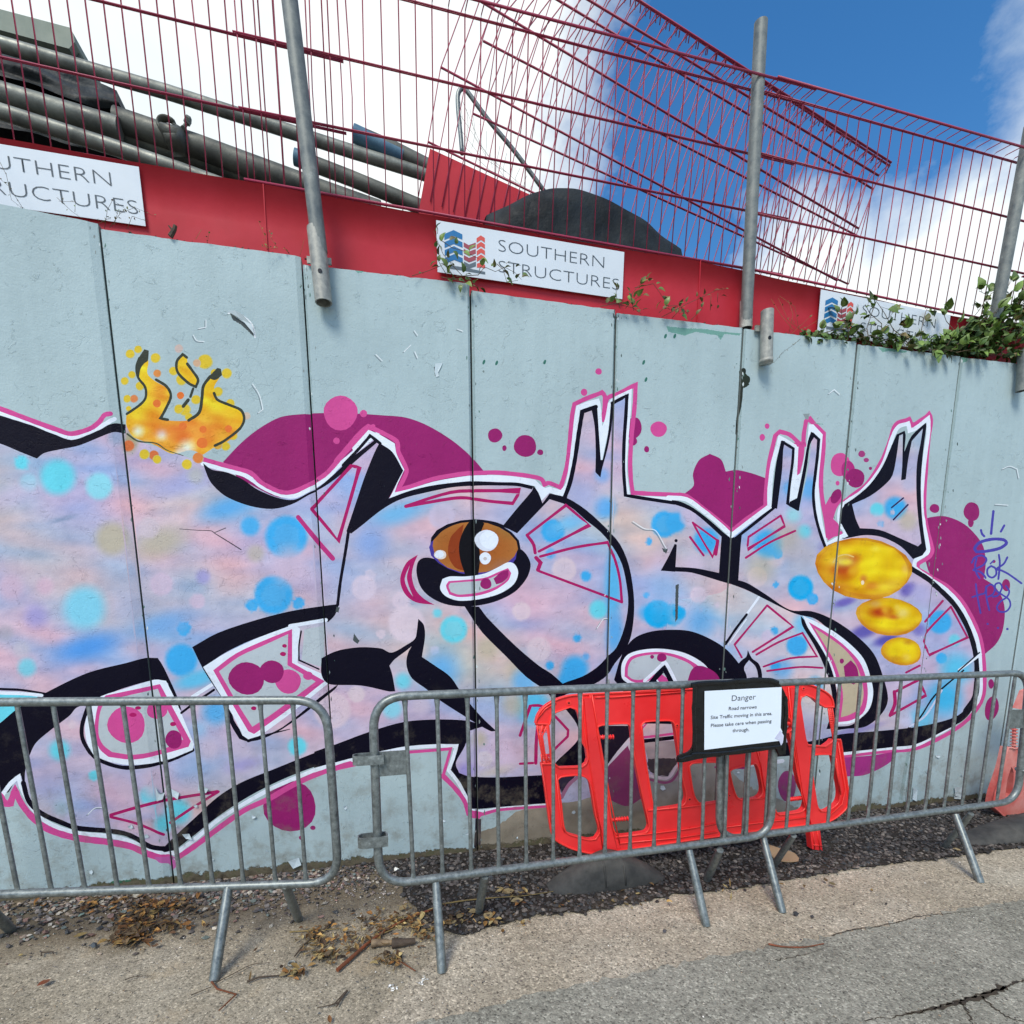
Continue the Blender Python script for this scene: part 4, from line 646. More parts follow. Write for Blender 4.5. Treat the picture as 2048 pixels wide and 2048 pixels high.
def field(kind, x, y):
    """colour of the soft paint at photo px (x, y)"""
    n = len(x)
    if kind in ('body', 'body2'):
        c = np.tile(np.array(BASEC[kind], float), (n, 1))
        n1 = smoothnoise(3, x, y, .022)[:, None]; n2 = smoothnoise(5, x, y, .035)[:, None]; n3 = smoothnoise(9, x, y, .012)[:, None]
        c += n1*np.array((24, 6, -12)) + n2*np.array((-40, 2, 16)) + np.clip(n3, 0, 1)*np.array((18, 14, -26)) + smoothnoise(12, x, y, .09)[:, None]*np.array((12, 11, 9)) + smoothnoise(15, x, y*1.6, .17)[:, None]*np.array((9, 8, 7)) - np.clip(smoothnoise(18, x*.5, y*1.5, .06), 0, 1)[:, None]*np.array((26, 12, 2))
        for sx, sy, rx, ry, col, hard, a in SOFT:
            dx = x-sx; dy = y-sy
            if ry == rx: d = np.hypot(dx, dy)/rx
            else: d = np.hypot(dx/rx, (dy+.25*dx)/ry)
            w_ = np.clip((1.12-d)/(1.12-min(hard, .97)), 0, 1); w_ = w_*w_*(3-2*w_)*min(1, a*(1.25 if col[2]-col[0] > 60 else 1))
            if hard >= .85: w_ = np.maximum(w_*(.86+.14*(d > .62)), 0)
            c = c*(1-w_[:, None]) + np.array(col, float)*w_[:, None]
        return c
    if kind == 'grey':
        c = np.tile(np.array(GY, float), (n, 1)); c += smoothnoise(21, x, y, .01)[:, None]*np.array((5, 4, 3)); return c
    if kind == 'eye':
        u = ((x-650)/TS); v = ((y-650)/TS); c = np.tile(np.array((160, 86, 34.)), (n, 1))
        w_ = np.clip(((u-822)**2/230**2+(v-1228)**2/135**2), 0, 1)[:, None]; c = c*(1-w_*.35)+np.array((196, 150, 84.))*w_*.35
        w2 = np.clip((u-900)/150, 0, 1)*np.clip((1200-v)/100, 0, 1); c += w2[:, None]*np.array((-40, 0, 0)); w3 = np.clip((v-1280)/80, 0, 1)*np.clip((u-880)/100, 0, 1); c = c*(1-w3[:, None]*.5)+np.array((120, 100, 150.))*w3[:, None]*.5
        return c
    if kind in ('yolk', 'yolkrim'):
        c = np.tile(np.array((236, 202, 16.) if kind == 'yolk' else (204, 148, 26.)), (n, 1))
        d = np.full(n, 9.); side = np.zeros(n)
        for ex, ey, rx, ry in ((1045, 1345, 268, 166), (1185, 1610, 184, 102), (1255, 1802, 112, 78)):
            u = ((x-1348)/TS-ex)/rx; v = ((y-650)/TS-ey)/ry; q = np.hypot(u, v); s = q < d; d = np.where(s, q, d); side = np.where(s, (v-u)*.5, side)
        w_ = (np.clip((d-.55+.25*side)/.45, 0, 1)**1.3)[:, None]; c = c*(1-w_*.8)+np.array((206, 134, 24.))*w_*.8
        U = (x-1348)/TS; Vv = (y-650)/TS
        for ex, ey, rx, ry, col, al in YSP:
            w_ = (np.clip(1.35-np.hypot((U-ex)/rx, (Vv-ey)/ry), 0, 1)**1.2*al)[:, None]; c = c*(1-w_)+np.array(col, float)*w_
        c += smoothnoise(31, x, y, .07)[:, None]*np.array((22, 44, 26)) + smoothnoise(33, x, y, .16)[:, None]*np.array((16, 26, 16)); return c
    if kind == 'flame':
        c = np.tile(np.array((232, 192, 34.)), (n, 1)); v = (y-650)/TS; u = x/TS
        w_ = np.clip(1.3-np.hypot((u-1020)/330, (v-600)/130), 0, 1)[:, None]; c = c*(1-w_)+np.array((232, 140, 52.))*w_
        w_ = np.clip(1.2-np.hypot((u-880)/70, (v-380)/120), 0, 1)[:, None]*.7; c = c*(1-w_)+np.array((232, 150, 50.))*w_
        for hx, hy, r in ((760, 585, 42), (890, 605, 40), (1030, 680, 60), (800, 680, 50), (990, 710, 40)):
            w_ = np.clip(1.1-np.hypot(u-hx, v-hy)/r, 0, 1)[:, None]*.9; c = c*(1-w_)+np.array((224, 224, 226.))*w_
        c += smoothnoise(41, x, y, .1)[:, None]*np.array((14, 46, 20))
        w_ = np.clip((v-660)/60, 0, 1)[:, None]*np.clip((950-u)/60, 0, 1)[:, None]; c = c*(1-w_*.6)+np.array((140, 130, 60.))*w_*.6
        return c
    if kind == 'beige': return np.tile(np.array((186, 172, 146.)), (n, 1)) + smoothnoise(8, x, y, .05)[:, None]*6
    if kind == 'dirt':
        n1 = smoothnoise(51, x, y, .03); n2 = smoothnoise(52, x, y, .15); w_ = np.clip((y-1560+40*n1)/70, 0, 1)[:, None]
        return np.array((160, 160, 154.))*(1-w_)+np.array((142, 134, 120.))*w_ + n1[:, None]*np.array((16, 14, 10)) + n2[:, None]*np.array((16, 16, 15))
    if kind == 'wear':
        return np.tile(np.array((166, 152, 158.)), (n, 1)) + smoothnoise(14, x, y, .12)[:, None]*np.array((26, 22, 20.))
    return np.tile(np.array(kind, float), (n, 1))

def plane_uv(x, y):  # photo px -> wall X, Z (vectorised)
    x = np.asarray(x, float); y = np.asarray(y, float)
    d = np.array(fwd)[:, None] + np.array(rgt)[:, None]*((x-CX)/FPX) - np.array(upv)[:, None]*((y-CY)/FPX)
    t = D/d[1]; return d[0]*t, H_EYE + d[2]*t
def uv_px(X, Z):
    P = np.stack([X, np.full_like(X, D), Z-H_EYE]); a = np.array(rgt)@P; b = np.array(upv)@P; f = np.array(fwd)@P
    return CX+FPX*a/f, CY-FPX*b/f
JPX = [[(196, 453), (219, 650), (299, 1317), (344, 1761)], [(603, 518), (612, 650), (630, 958), (649, 1266), (656, 1348)], [(940, 574), (943, 650), (951, 1350), (956, 1705)],
       [(1235, 623), (1231.5, 650), (1220, 1059), (1217, 1350)], [(1487.5, 656), (1475, 885), (1457, 1193), (1446, 1350)], [(1717, 684), (1701, 831), (1676, 1085), (1656, 1320)],
       [(1922, 715), (1882, 1038), (1866, 1175), (1844, 1338)], [(2118, 735), (2024, 1349), (1992, 1558)]]
JL = []
for pts in JPX:
    X, Z = plane_uv(*zip(*pts)); b_, a_ = np.polyfit(Z, X, 1); JL.append((a_, b_))
PW = (JL[7][0]-JL[0][0])/7
JL = [(JL[0][0]-2*PW, 0), (JL[0][0]-PW, 0)] + JL + [(JL[7][0]+PW, 0), (JL[7][0]+2*PW, 0), (JL[7][0]+3*PW, 0)]
TOPS = {0: [(0, 408), (193, 445)], 1: [(200, 457), (598, 511)], 2: [(612, 530), (937, 567)], 3: [(945, 581), (1233, 620)], 4: [(1236, 625), (1486, 655)], 5: [(1490, 657), (1716, 683)], 6: [(1719, 689), (1921, 713)], 7: [(1924, 714), (2110, 735)]}
TL_ = {}
for k, v in TOPS.items():
    X, Z = plane_uv(*zip(*v)); s = (Z[1]-Z[0])/(X[1]-X[0]); TL_[k+1] = (Z[0]-s*X[0], s)
TL_[0] = (TL_[1][0]+.05, TL_[1][1]); TL_[9] = TL_[10] = TL_[11] = (TL_[8][0]-.03, TL_[8][1])
CHAM = {1: (.040, .010), 2: (.028, .009), 3: (.014, .012), 4: (.012, .012)}
PPOLY = []
for c, pts in PAINT:
    X, Z = plane_uv([p[0] for p in pts], [p[1] for p in pts]); PPOLY.append((c, np.stack([X, Z], 1)))
def winding(px_, py_, poly):
    w = np.zeros(len(px_), int); n = len(poly)
    for i in range(n):
        x0, y0 = poly[i]; x1, y1 = poly[(i+1) % n]
        cr = (x1-x0)*(py_-y0)-(px_-x0)*(y1-y0)
        w += ((y0 <= py_) & (y1 > py_) & (cr > 0)); w -= ((y0 > py_) & (y1 <= py_) & (cr < 0))
    return w != 0
def build_panel(k, parent, detail):
    (a0, b0), (a1, b1) = JL[k], JL[k+1]; gap = .0045; ta, tb = TL_[k]
    zb = -.15
    def corner(a, b, top): # intersection of the joint line x=a+bz with top line z=ta+tb x
        if not top: return (a+b*zb, zb)
        z = (ta+tb*a)/(1-tb*b); return (a+b*z, z)
    BLc, BRc, TRc, TLc = corner(a0+gap, b0, 0), corner(a1-gap, b1, 0), corner(a1-gap, b1, 1), corner(a0+gap, b0, 1)
    cw, cd = CHAM.get(k, (.008, .006))
    verts = []; edges = []
    def loop(pts, closed=True):
        i0 = len(verts); verts.extend(pts); n = len(pts); edges.extend([(i0+i, i0+(i+1) % n) for i in range(n if closed else n-1)])
    # slightly worn top edge
    N_ = 24 if detail else 4
    top = [(TRc[0]+(TLc[0]-TRc[0])*i/N_, TRc[1]+(TLc[1]-TRc[1])*i/N_ - (abs(random.gauss(0, .0022)) if 0 < i < N_ else 0)) for i in range(N_+1)]
    outline = [BLc, BRc] + top; loop(outline)
    for d_ in (cw,): loop([(BRc[0]-d_, zb), (TRc[0]-d_, TRc[1])], False)
    loop([(BLc[0]+.006, zb), (TLc[0]+.006, TLc[1])], False)
    on = np.array(outline); lo = on.min(0); hi = on.max(0)
    polys = []
    if detail:
        for c, q in PPOLY:
            if (q.max(0) > lo).all() and (q.min(0) < hi).all(): polys.append((c, q)); loop([tuple(p) for p in q])
    st = .0125 if detail else .3
    gx = np.arange(lo[0], hi[0], st); gz = np.arange(max(lo[1], -.05), hi[1], st)
    GX, GZ = np.meshgrid(gx, gz)
    # keep the fine grid only where paint is soft, a coarser one over plain grey
    GX = GX+rng.uniform(-.003, .003, GX.shape)*(1 if detail else 0); GZ = GZ+rng.uniform(-.003, .003, GZ.shape)*(1 if detail else 0)
    gxf, gzf = GX.ravel(), GZ.ravel(); keep = winding(gxf, gzf, on)
    if detail:
        soft = np.zeros(len(gxf), bool)
        for c, q in polys:
            if isinstance(c, str): soft |= winding(gxf, gzf, q)
        ii, jj = np.meshgrid(np.arange(GX.shape[1]), np.arange(GX.shape[0])); coarse = ((ii % 4 == 0) & (jj % 4 == 0)).ravel()
        keep &= (soft | coarse)
    verts.extend([(float(x), float(z)) for x, z in zip(gxf[keep], gzf[keep])])
    r = delaunay_2d_cdt([Vector(v) for v in verts], edges, [], 0, 1e-5, False)
    V = np.array([(v.x, v.y) for v in r[0]]); Fc = np.array([f for f in r[2] if len(f) == 3])
    cen = V[Fc].mean(1); inside = winding(cen[:, 0], cen[:, 1], on); Fc = Fc[inside]; cen = cen[inside]
    kinds = np.full(len(Fc), -1)
    for i, (c, q) in enumerate(polys):
        bb = (cen[:, 0] >= q[:, 0].min()) & (cen[:, 0] <= q[:, 0].max()) & (cen[:, 1] >= q[:, 1].min()) & (cen[:, 1] <= q[:, 1].max())
        idx = np.nonzero(bb)[0]
        if len(idx): w_ = winding(cen[idx, 0], cen[idx, 1], q); kinds[idx[w_]] = i
    X, Y = uv_px(V[:, 0], V[:, 1])
    cols = np.zeros((len(Fc), 3, 3))
    for i in np.unique(kinds):
        c = 'grey' if i < 0 else polys[i][0]; sel = np.nonzero(kinds == i)[0]; vi = Fc[sel]
        cc = field(c, X[vi].ravel(), Y[vi].ravel()); cols[sel] = lin(np.clip(cc, 0, 255)).reshape(-1, 3, 3)
    # relief: chamfer by the joint
    xr = a1-gap+b1*V[:, 1]; xl = a0+gap+b0*V[:, 1]
    dy = np.clip((cw-(xr-V[:, 0]))/cw, 0, 1)*cd + np.clip((.006-(V[:, 0]-xl))/.006, 0, 1)*.005
    off = random.uniform(-.004, .004)
    v3 = [(x, D+off+d_, z) for (x, z), d_ in zip(V, dy)]
    nF = len(Fc); th = .16
    # sides and back from the outline
    oi = [int(np.argmin((V[:, 0]-p[0])**2+(V[:, 1]-p[1])**2)) for p in outline]
    base = len(v3); v3 += [(V[i][0], D+th, V[i][1]) for i in oi]; n = len(oi)
    front = [tuple(int(i) for i in f[::-1]) for f in Fc]
    a_, b_, c_ = [np.array(v3[i]) for i in front[0]]
    if np.cross(b_-a_, c_-a_)[1] > 0: front = [f[::-1] for f in front]; flip = True
    else: flip = False
    sides = [(oi[i], oi[(i+1) % n], base+(i+1) % n, base+i) for i in range(n)]
    # intermediate outline vertices lie on the same straight edges, so these sides close the block
    sides.append(tuple(base+i for i in range(n))[::-1])
    o = mesh_obj('wall_panel', v3, front+sides, M['wall'], parent)
    att = o.data.color_attributes.new('Col', 'FLOAT_COLOR', 'CORNER')
    cc = cols if flip else cols[:, ::-1]
    arr = np.ones((len(o.data.loops), 4)); arr[:nF*3, :3] = cc.reshape(-1, 3)
    arr[nF*3:, :3] = lin((128, 138, 138))
    att.data.foreach_set('color', arr.ravel().astype(np.float32)); o.data.update()
    return o
wall = tag(empty('painted_wall', (0, D, 0)), 'pale grey concrete panel wall covered in lilac, blue and magenta graffiti lettering', 'wall')
for k in range(12): build_panel(k, wall, 1 <= k <= 8)
# dark backing in the joints behind the panels
mb = MB(); mb.box((JL[0][0]-.2, D+.035, -.1), (JL[-1][0]+.1, D+.13, 3.0)); mb.build('joint_backing', M['joint'], wall)
# flaking paint that stands off the surface
def flake(t, pts, lift=.012):
    q = [WALL(*p) for p in px(t, pts)]; c = sum(q, Vector())/len(q); vs = [c+Vector((0, -.004, 0))]; fs = []
    for i, p in enumerate(q): vs.append(p+Vector((0, -.002-lift*random.random(), 0)))
    n = len(q); fs = [(0, 1+i, 1+(i+1) % n) for i in range(n)]
    return vs, fs
mb = MB()
for t, pts in (('X', [(1260, 1725), (1300, 1720), (1345, 1745), (1392, 1795), (1406, 1850), (1360, 1790), (1300, 1750)]), ('B', [(608, 215), (650, 210), (640, 232), (622, 268), (630, 285), (612, 290), (604, 260)]), ('D', [(860, 620), (880, 655), (915, 650), (900, 690), (868, 700)]), ('D', [(940, 630), (990, 655), (985, 690), (955, 668)]), ('D', [(1100, 605), (1155, 630), (1140, 655), (1095, 640)]), ('D', [(1010, 880), (1045, 880), (1065, 912), (1030, 905)]),
               ('R', [(800, 1260), (845, 1290), (825, 1340), (770, 1340), (765, 1290)]), ('F', [(1540, 620), (1585, 625), (1580, 680), (1545, 670)]), ('F', [(1315, 620), (1340, 640), (1330, 700), (1310, 690)]), ('D', [(1590, 1030), (1650, 1012), (1665, 1050), (1620, 1070)])):
    mb.add(*flake(t, pts))
for k in range(26):
    x = random.uniform(20, 2020); y = random.uniform(1560, 1700) - (x-1000)*.06; r = random.uniform(2, 6)
    a = random.uniform(0, 6.28); mb.add(*flake('S', [(x+r*math.cos(a+i*1.25)*random.uniform(.5, 1.4), y+r*math.sin(a+i*1.25)*random.uniform(.5, 1.2)) for i in range(5)], .008))
o = mb.build('paint_flakes', mat_simple('curled_paint', (190, 204, 210), .5), wall); o['kind'] = 'stuff'
# ------------------------------------------------------------------ ground, road, gravel
def gpx(t, pts, z=0.0):
    pl = Plane((0, 0, z), (0, 0, 1)); return [pl(*p) for p in px(t, pts)]
def sheet(name, pts, z, mat, kind='structure', parent=None):
    q = [Vector((p[0], p[1])) for p in pts]; n = len(q)
    r = delaunay_2d_cdt(q, [(i, (i+1) % n) for i in range(n)], [], 0, 1e-6, False)
    V = np.array([(v.x, v.y) for v in r[0]]); Fc = np.array([f for f in r[2] if len(f) == 3]); cen = V[Fc].mean(1); Fc = Fc[winding(cen[:, 0], cen[:, 1], np.array([(v.x, v.y) for v in q]))]
    o = mesh_obj(name, [(v[0], v[1], z) for v in V], [tuple(int(i) for i in f) for f in Fc], mat, parent)
    if o.data.polygons[0].normal.z < 0: o.data.flip_normals()
    if kind: o['kind'] = kind
    return o
def ragged(pts, amp, step):
    out = []
    for i in range(len(pts)-1):
        a, b = Vector(pts[i][:2]), Vector(pts[i+1][:2]); k = max(1, int((b-a).length/step))
        for j in range(k): p = a.lerp(b, j/k); out.append((p.x+random.gauss(0, amp), p.y+random.gauss(0, amp)))
    out.append(tuple(pts[-1][:2])); return out
BIG = 1500
mb = MB()
# fine grid near the camera for a gently uneven surface, flat far off
def hgt(x, y): return .0
gr = mesh_obj('ground', [(-BIG, -BIG, 0), (BIG, -BIG, 0), (BIG, BIG, 0), (-BIG, BIG, 0)], [(0, 1, 2, 3)], M['sand']); gr['kind'] = 'structure'
# beige aggregate strip beside the gravel, asphalt beyond it
edge_road = ragged([(-30, -4.2)] + [tuple(p[:2]) for p in gpx('S', [(-400, 2700), (400, 2190), (760, 2075), (980, 2015), (1180, 1962), (1348, 1931), (1640, 1876), (1900, 1826), (2048, 1802), (2300, 1760)])] + [(12, 3.0), (60, 6)], .012, .03)
strip_top = ragged([tuple(p[:2]) for p in gpx('S', [(930, 1870), (1050, 1838), (1200, 1822), (1348, 1792), (1480, 1778), (1620, 1752), (1800, 1728), (1942, 1712), (2048, 1694), (2300, 1662)])] + [(14, 4.2)], .008, .05)
sheet('pavement', [tuple(p[:2]) for p in gpx('S', [(400, 2600), (700, 2100), (820, 1960)])] + strip_top + [(14, 2.0)] + [tuple(p[:2]) for p in gpx('S', [(2048, 1860), (1700, 1960), (1300, 2060), (900, 2500)])], .003, M['kerbstrip'])
sheet('road', edge_road + [(60, -60), (-30, -60)], .007, M['asphalt'])
edge_g = ragged([tuple(p[:2]) for p in gpx('S', [(790, 1742), (815, 1800), (860, 1862), (930, 1872), (1050, 1838), (1200, 1822), (1348, 1792), (1480, 1778), (1620, 1752), (1800, 1728), (1942, 1712), (2048, 1694), (2300, 1662)])] + [(14, 4.2)], .012, .05)
sheet('gravel_bed', edge_g + [(14, D+.02), tuple(gpx('S', [(700, 1730)])[0][:2])], .0105, M['soil'])
# cracks in the asphalt near the camera
def crackline(t, pts, w, z=.0095):
    p = [Vector(v[:2]) for v in gpx(t, pts)]; q = []
    for i in range(len(p)-1):
        for j in range(8): v = p[i].lerp(p[i+1], j/8); q.append(v+Vector((random.gauss(0, .004), random.gauss(0, .004))))
    q.append(p[-1]); L = []; R_ = []
    for i, v in enumerate(q):
        d = (q[min(i+1, len(q)-1)]-q[max(i-1, 0)]).normalized(); n = Vector((-d.y, d.x)); s = w*random.uniform(.35, 1.4)*(1-.7*i/len(q))
        L.append(v+n*s); R_.append(v-n*s)
    k = len(q); return [(v.x, v.y, z) for v in L+R_], [(i, i+1, k+i+1, k+i) for i in range(k-1)]
mb = MB()
for pts, w in (([(1932, 1700), (1830, 1740), (1650, 1790), (1480, 1840), (1350, 1880), (1200, 1905), (1050, 1925)], .005), ([(1830, 1742), (1700, 1790), (1560, 1830), (1400, 1862), (1280, 1885)], .013), ([(1580, 1820), (1620, 1870), (1650, 1960), (1680, 2050)], .004), ([(1700, 1790), (1760, 1850), (1830, 1900), (1932, 1932), (2050, 1960)], .005)):
    mb.add(*crackline('F', pts, w))
for pts, w in (([(560, 1590), (700, 1562), (860, 1512)], .0025), ([(860, 1450), (1000, 1420), (1200, 1385), (1350, 1345), (1500, 1330), (1640, 1320)], .004)): mb.add(*crackline('F', pts, w))
mb.build('crack', M['crack'], None); bpy.data.objects['crack']['kind'] = 'structure'

def stones(name, n, sampler, size, palette, mat, kind='stuff', flat=.6, z0=0.0):
    base = []
    for _ in range(6):
        b = []
        for v in ((1, 0, 0), (-1, 0, 0), (0, 1, 0), (0, -1, 0), (0, 0, 1), (0, 0, -1), (.6, .6, .5), (-.6, .6, -.4), (.6, -.6, -.4), (-.6, -.6, .5)):
            b.append(np.array(v)*random.uniform(.7, 1.15))
        base.append(np.array(b))
    import bmesh
    hull = []
    for b in base:
        bm = bmesh.new(); vs = [bm.verts.new(v) for v in b]; bmesh.ops.convex_hull(bm, input=vs)
        for v in [v for v in bm.verts if not v.link_faces]: bm.verts.remove(v)
        bmesh.ops.triangulate(bm, faces=bm.faces[:]); bm.verts.index_update()
        hull.append((np.array([v.co[:] for v in bm.verts]), np.array([[v.index for v in f.verts] for f in bm.faces]))); bm.free()
    V = []; F = []; C = []; k = 0
    for i in range(n):
        x, y, s = sampler(i); h, f = hull[i % 6]; r = size(i)*s
        a, b = random.uniform(0, 6.28), random.uniform(-.5, .5); ca, sa, cb, sb_ = math.cos(a), math.sin(a), math.cos(b), math.sin(b)
        R_ = np.array([[ca, -sa, 0], [sa, ca, 0], [0, 0, 1]])@np.array([[1, 0, 0], [0, cb, -sb_], [0, sb_, cb]])
        v = (h*np.array((r*random.uniform(.8, 1.3), r*random.uniform(.6, 1), r*flat*random.uniform(.7, 1.1))))@R_.T + np.array((x, y, z0+r*flat*random.uniform(.1, .6)))
        V.append(v); F.append(f+k); k += len(v); c = np.array(random.choice(palette))*random.uniform(.8, 1.2); C += [c]*len(f)
    V = np.concatenate(V); F = np.concatenate(F); o = mesh_obj(name, V.tolist(), F.tolist(), mat)
    att = o.data.color_attributes.new('Col', 'FLOAT_COLOR', 'CORNER'); a = np.ones((len(F)*3, 4)); a[:, :3] = np.repeat(lin(np.clip(np.array(C), 0, 255)), 3, 0)
    att.data.foreach_set('color', a.ravel().astype(np.float32)); o['kind'] = kind; return o
GXY = [(x.x, x.y) for x in gpx('S', [(700, 1733), (800, 1790), (830, 1850), (930, 1868), (1050, 1838), (1200, 1822), (1348, 1792), (1480, 1778), (1620, 1752), (1800, 1728), (1942, 1712), (2048, 1694)])]
GPOLY = np.array([p[:2] for p in edge_g] + [(14, D+.02), tuple(gpx('S', [(700, 1730)])[0][:2])])
gx_ = [p[0] for p in GXY[2:]]; gy_ = [p[1] for p in GXY[2:]]
GS = np.stack([rng.uniform(-.3, 6.2, 60000), rng.uniform(1.9, D-.01, 60000)], 1); GS = GS[winding(GS[:, 0], GS[:, 1], GPOLY)]; GS = [tuple(map(float, q)) for q in GS]
def samp_gravel(i):
    x, y = GS[i % len(GS)]; return x+random.gauss(0, .012), min(D-.01, y+random.gauss(0, .012)), 1
dark = [(84, 80, 78), (104, 98, 94), (66, 62, 60), (124, 116, 110), (92, 84, 80), (108, 96, 92), (144, 134, 126), (80, 82, 84), (74, 70, 68)]
stones('gravel', 14000, samp_gravel, lambda i: random.choice((.007, .009, .011, .013, .017)), [(68, 65, 63), (84, 80, 77), (54, 51, 50), (100, 94, 89), (74, 68, 65), (88, 80, 76), (118, 110, 103), (60, 58, 58), (64, 66, 68)], M['stone'], z0=.010)
def samp_left(i):
    for _ in range(50):
        x = random.gauss(-.9, .6) if i % 3 else random.uniform(-2.6, .25); y = D-abs(random.gauss(0, .2))-.01
        if x < .15: break
    return x, y, 1
stones('gravel', 3800, samp_left, lambda i: random.choice((.004, .006, .009, .012, .016)), dark+[(150, 134, 118), (168, 160, 146), (132, 118, 104), (108, 118, 112), (140, 110, 100)], M['stone'], z0=.004)
def samp_all(i):
    if i % 2: x = random.uniform(-1.8, 3.5); y = random.uniform(1.2, D-.2)
    else: x = random.gauss(.1, .8); y = D-.2-abs(random.gauss(0, .3))
    return x, y, 1
stones('grit', 11000, samp_all, lambda i: random.choice((.0012, .0018, .0025, .003, .0042)), dark+[(190, 180, 166), (214, 208, 198), (150, 128, 104), (170, 150, 124)], M['stone'], z0=.007)
# individual stones
def stone_thing(t, x, y, r, col, label, flat=.6, name='stone'):
    p = gpx(t, [(x, y)])[0]; o = stones(name, 1, lambda i: (p.x, p.y, 1), lambda i: r, [col], M['stone'], flat=flat, z0=.012)
    del o['kind']; tag(o, label, 'stone'); return o
stone_thing('E', 395, 1090, .024, (226, 224, 214), 'white chalky stone on the gravel behind the bottom left corner of the middle barrier')
stone_thing('F', 668, 1340, .018, (52, 52, 54), 'larger black stone lying on the beige pavement strip', .8)
stone_thing('F', 762, 1352, .013, (66, 66, 68), 'smaller black stone beside a larger one on the beige strip', .7)
stone_thing('F', 1170, 1280, .010, (58, 56, 56), 'single small dark pebble alone on the beige strip below the right barrier', .7)
stone_thing('E', 1872, 1432, .012, (84, 82, 86), 'small grey pebble on the beige strip left of the right barrier leg', .7)
stone_thing('I', 1330, 462, .026, (150, 144, 130), 'rounded beige stone at the foot of the wall above the leaf pile', .6)
stone_thing('I', 915, 950, .024, (84, 92, 96), 'flat slate coloured stone at the lower left of the leaf pile', .4)
stone_thing('I', 1070, 660, .02, (140, 112, 104), 'flat reddish stone just left of the leaf pile', .4)
stone_thing('I', 790, 645, .02, (104, 122, 114), 'flat greenish stone among the pebbles left of the leaf pile', .3)
stone_thing('I', 205, 1038, .012, (190, 168, 110), 'small yellowish pebble on the sandy ground at the far left', .5)

# ------------------------------------------------------------------ steel crowd barriers
def rounded(c, r, n=6):  # c: 4 corners (3D) -> rounded closed path
    out = []
    for i in range(4):
        p = c[i]; a = (c[i-1]-p); b = (c[(i+1) % 4]-p); ra = a.normalized()*r; rb = b.normalized()*r
        for j in range(n+1):
            t = j/n; out.append((p+ra)*(1-t)**2 + p*2*t*(1-t) + (p+rb)*t*t)
    return out
def barrier(label, A, B, TLp, TRp, BRp, BLp, bars, feet, plate=None, hooks=(), name='crowd_control_barrier'):
    PL_ = vplane(A, B); q = [PL_(*p) for p in (TLp, TRp, BRp, BLp)]
    nrm = Vector((-(B[1]-A[1]), B[0]-A[0], 0)).normalized()
    base = (q[2]+q[3])/2; root = tag(empty(name, (base.x, base.y, 0)), label, 'barrier', 'steel crowd barriers along the wall')
    r = .0195; MB().tube(rounded(q, .145, 8), r, 12, closed=True).build('frame', M['galv'], root, True)
    for tp, bp in bars:
        a, b = PL_(*tp), PL_(*bp); a = a; d = (a-b).normalized(); m1 = MB()
        L = (a-b).length
        pts = [b, b+d*.02, b+d*.05, a-d*.05, a-d*.02, a]
        # bars are thin tube, flattened where welded to the rails
        n = 8; ex = (B-A).normalized() if isinstance(A, Vector) else Vector((B[0]-A[0], B[1]-A[1], 0)).normalized()
        rings = []
        for p, w_, t_ in zip(pts, (.014, .0125, .0095, .0095, .0125, .014), (.004, .005, .0095, .0095, .005, .004)):
            rings += [p + ex*math.cos(2*math.pi*j/n)*w_ + nrm*math.sin(2*math.pi*j/n)*t_ for j in range(n)]
        m1.add(rings, [(i*n+j, i*n+(j+1) % n, (i+1)*n+(j+1) % n, (i+1)*n+j) for i in range(5) for j in range(n)])
        m1.build('bar', M['galv'], root, True)
    for top, foot, r_ in feet:
        a = PL_(*top); f = GROUND(*foot) if not isinstance(foot, Vector) else foot
        d = (f-a).normalized(); m1 = MB(); m1.tube([a, a+(f-a)*.35, a+(f-a)*.97, f], [r_*.9, r_, r_, r_*.92], 10, squash=(1, 1)); shade_auto(m1.build('leg', M['galv'], root))
    if plate:
        w = [PL_(*p) for p in plate]; vs = [v - nrm*.003 for v in w]+[v + nrm*.003 for v in w]
        mesh_obj('plate', vs, [(0, 1, 2, 3), (7, 6, 5, 4), (0, 4, 5, 1), (1, 5, 6, 2), (2, 6, 7, 3), (3, 7, 4, 0)], M['galv'], root)
    for (t, cx, cy, w, h, flip) in hooks:
        c = PL_(*px(t, [(cx, cy)])[0]); ex = Vector((B[0]-A[0], B[1]-A[1], 0)).normalized()
        pts = [c+ex*.02*flip+nrm*.03, c+nrm*.03, c-ex*.0-nrm*.0+ex*(-.0)] if False else None
        path = [c+ex*flip*.03-nrm*.026, c+ex*flip*.005-nrm*.030, c-ex*flip*w*.8-nrm*.028, c-ex*flip*w-nrm*.014, c-ex*flip*w+nrm*.012, c-ex*flip*w*.85+nrm*.026, c-ex*flip*w*.2+nrm*.028, c+ex*flip*.02+nrm*.024, c+ex*flip*.03, c+ex*flip*.03-nrm*.026]
        m1 = MB(); hh = h/2; n = len(path)
        vs = [p+Vector((0, 0, s*hh)) for p in path for s in (-1, 1)]
        inner = [p+(c-ex*flip*w*.4-p)*.10 for p in path]; vs += [p+Vector((0, 0, s*hh)) for p in inner for s in (-1, 1)]
        fs = []
        for i in range(n-1):
            a0 = 2*i; b0 = 2*(i+1); A0 = 2*n+a0; B0 = 2*n+b0
            fs += [(a0, b0, b0+1, a0+1), (A0, A0+1, B0+1, B0), (a0, A0, B0, b0), (a0+1, b0+1, B0+1, A0+1)]
        m1.add(vs, fs); m1.build('hook', M['galv'], root)
    return root, PL_
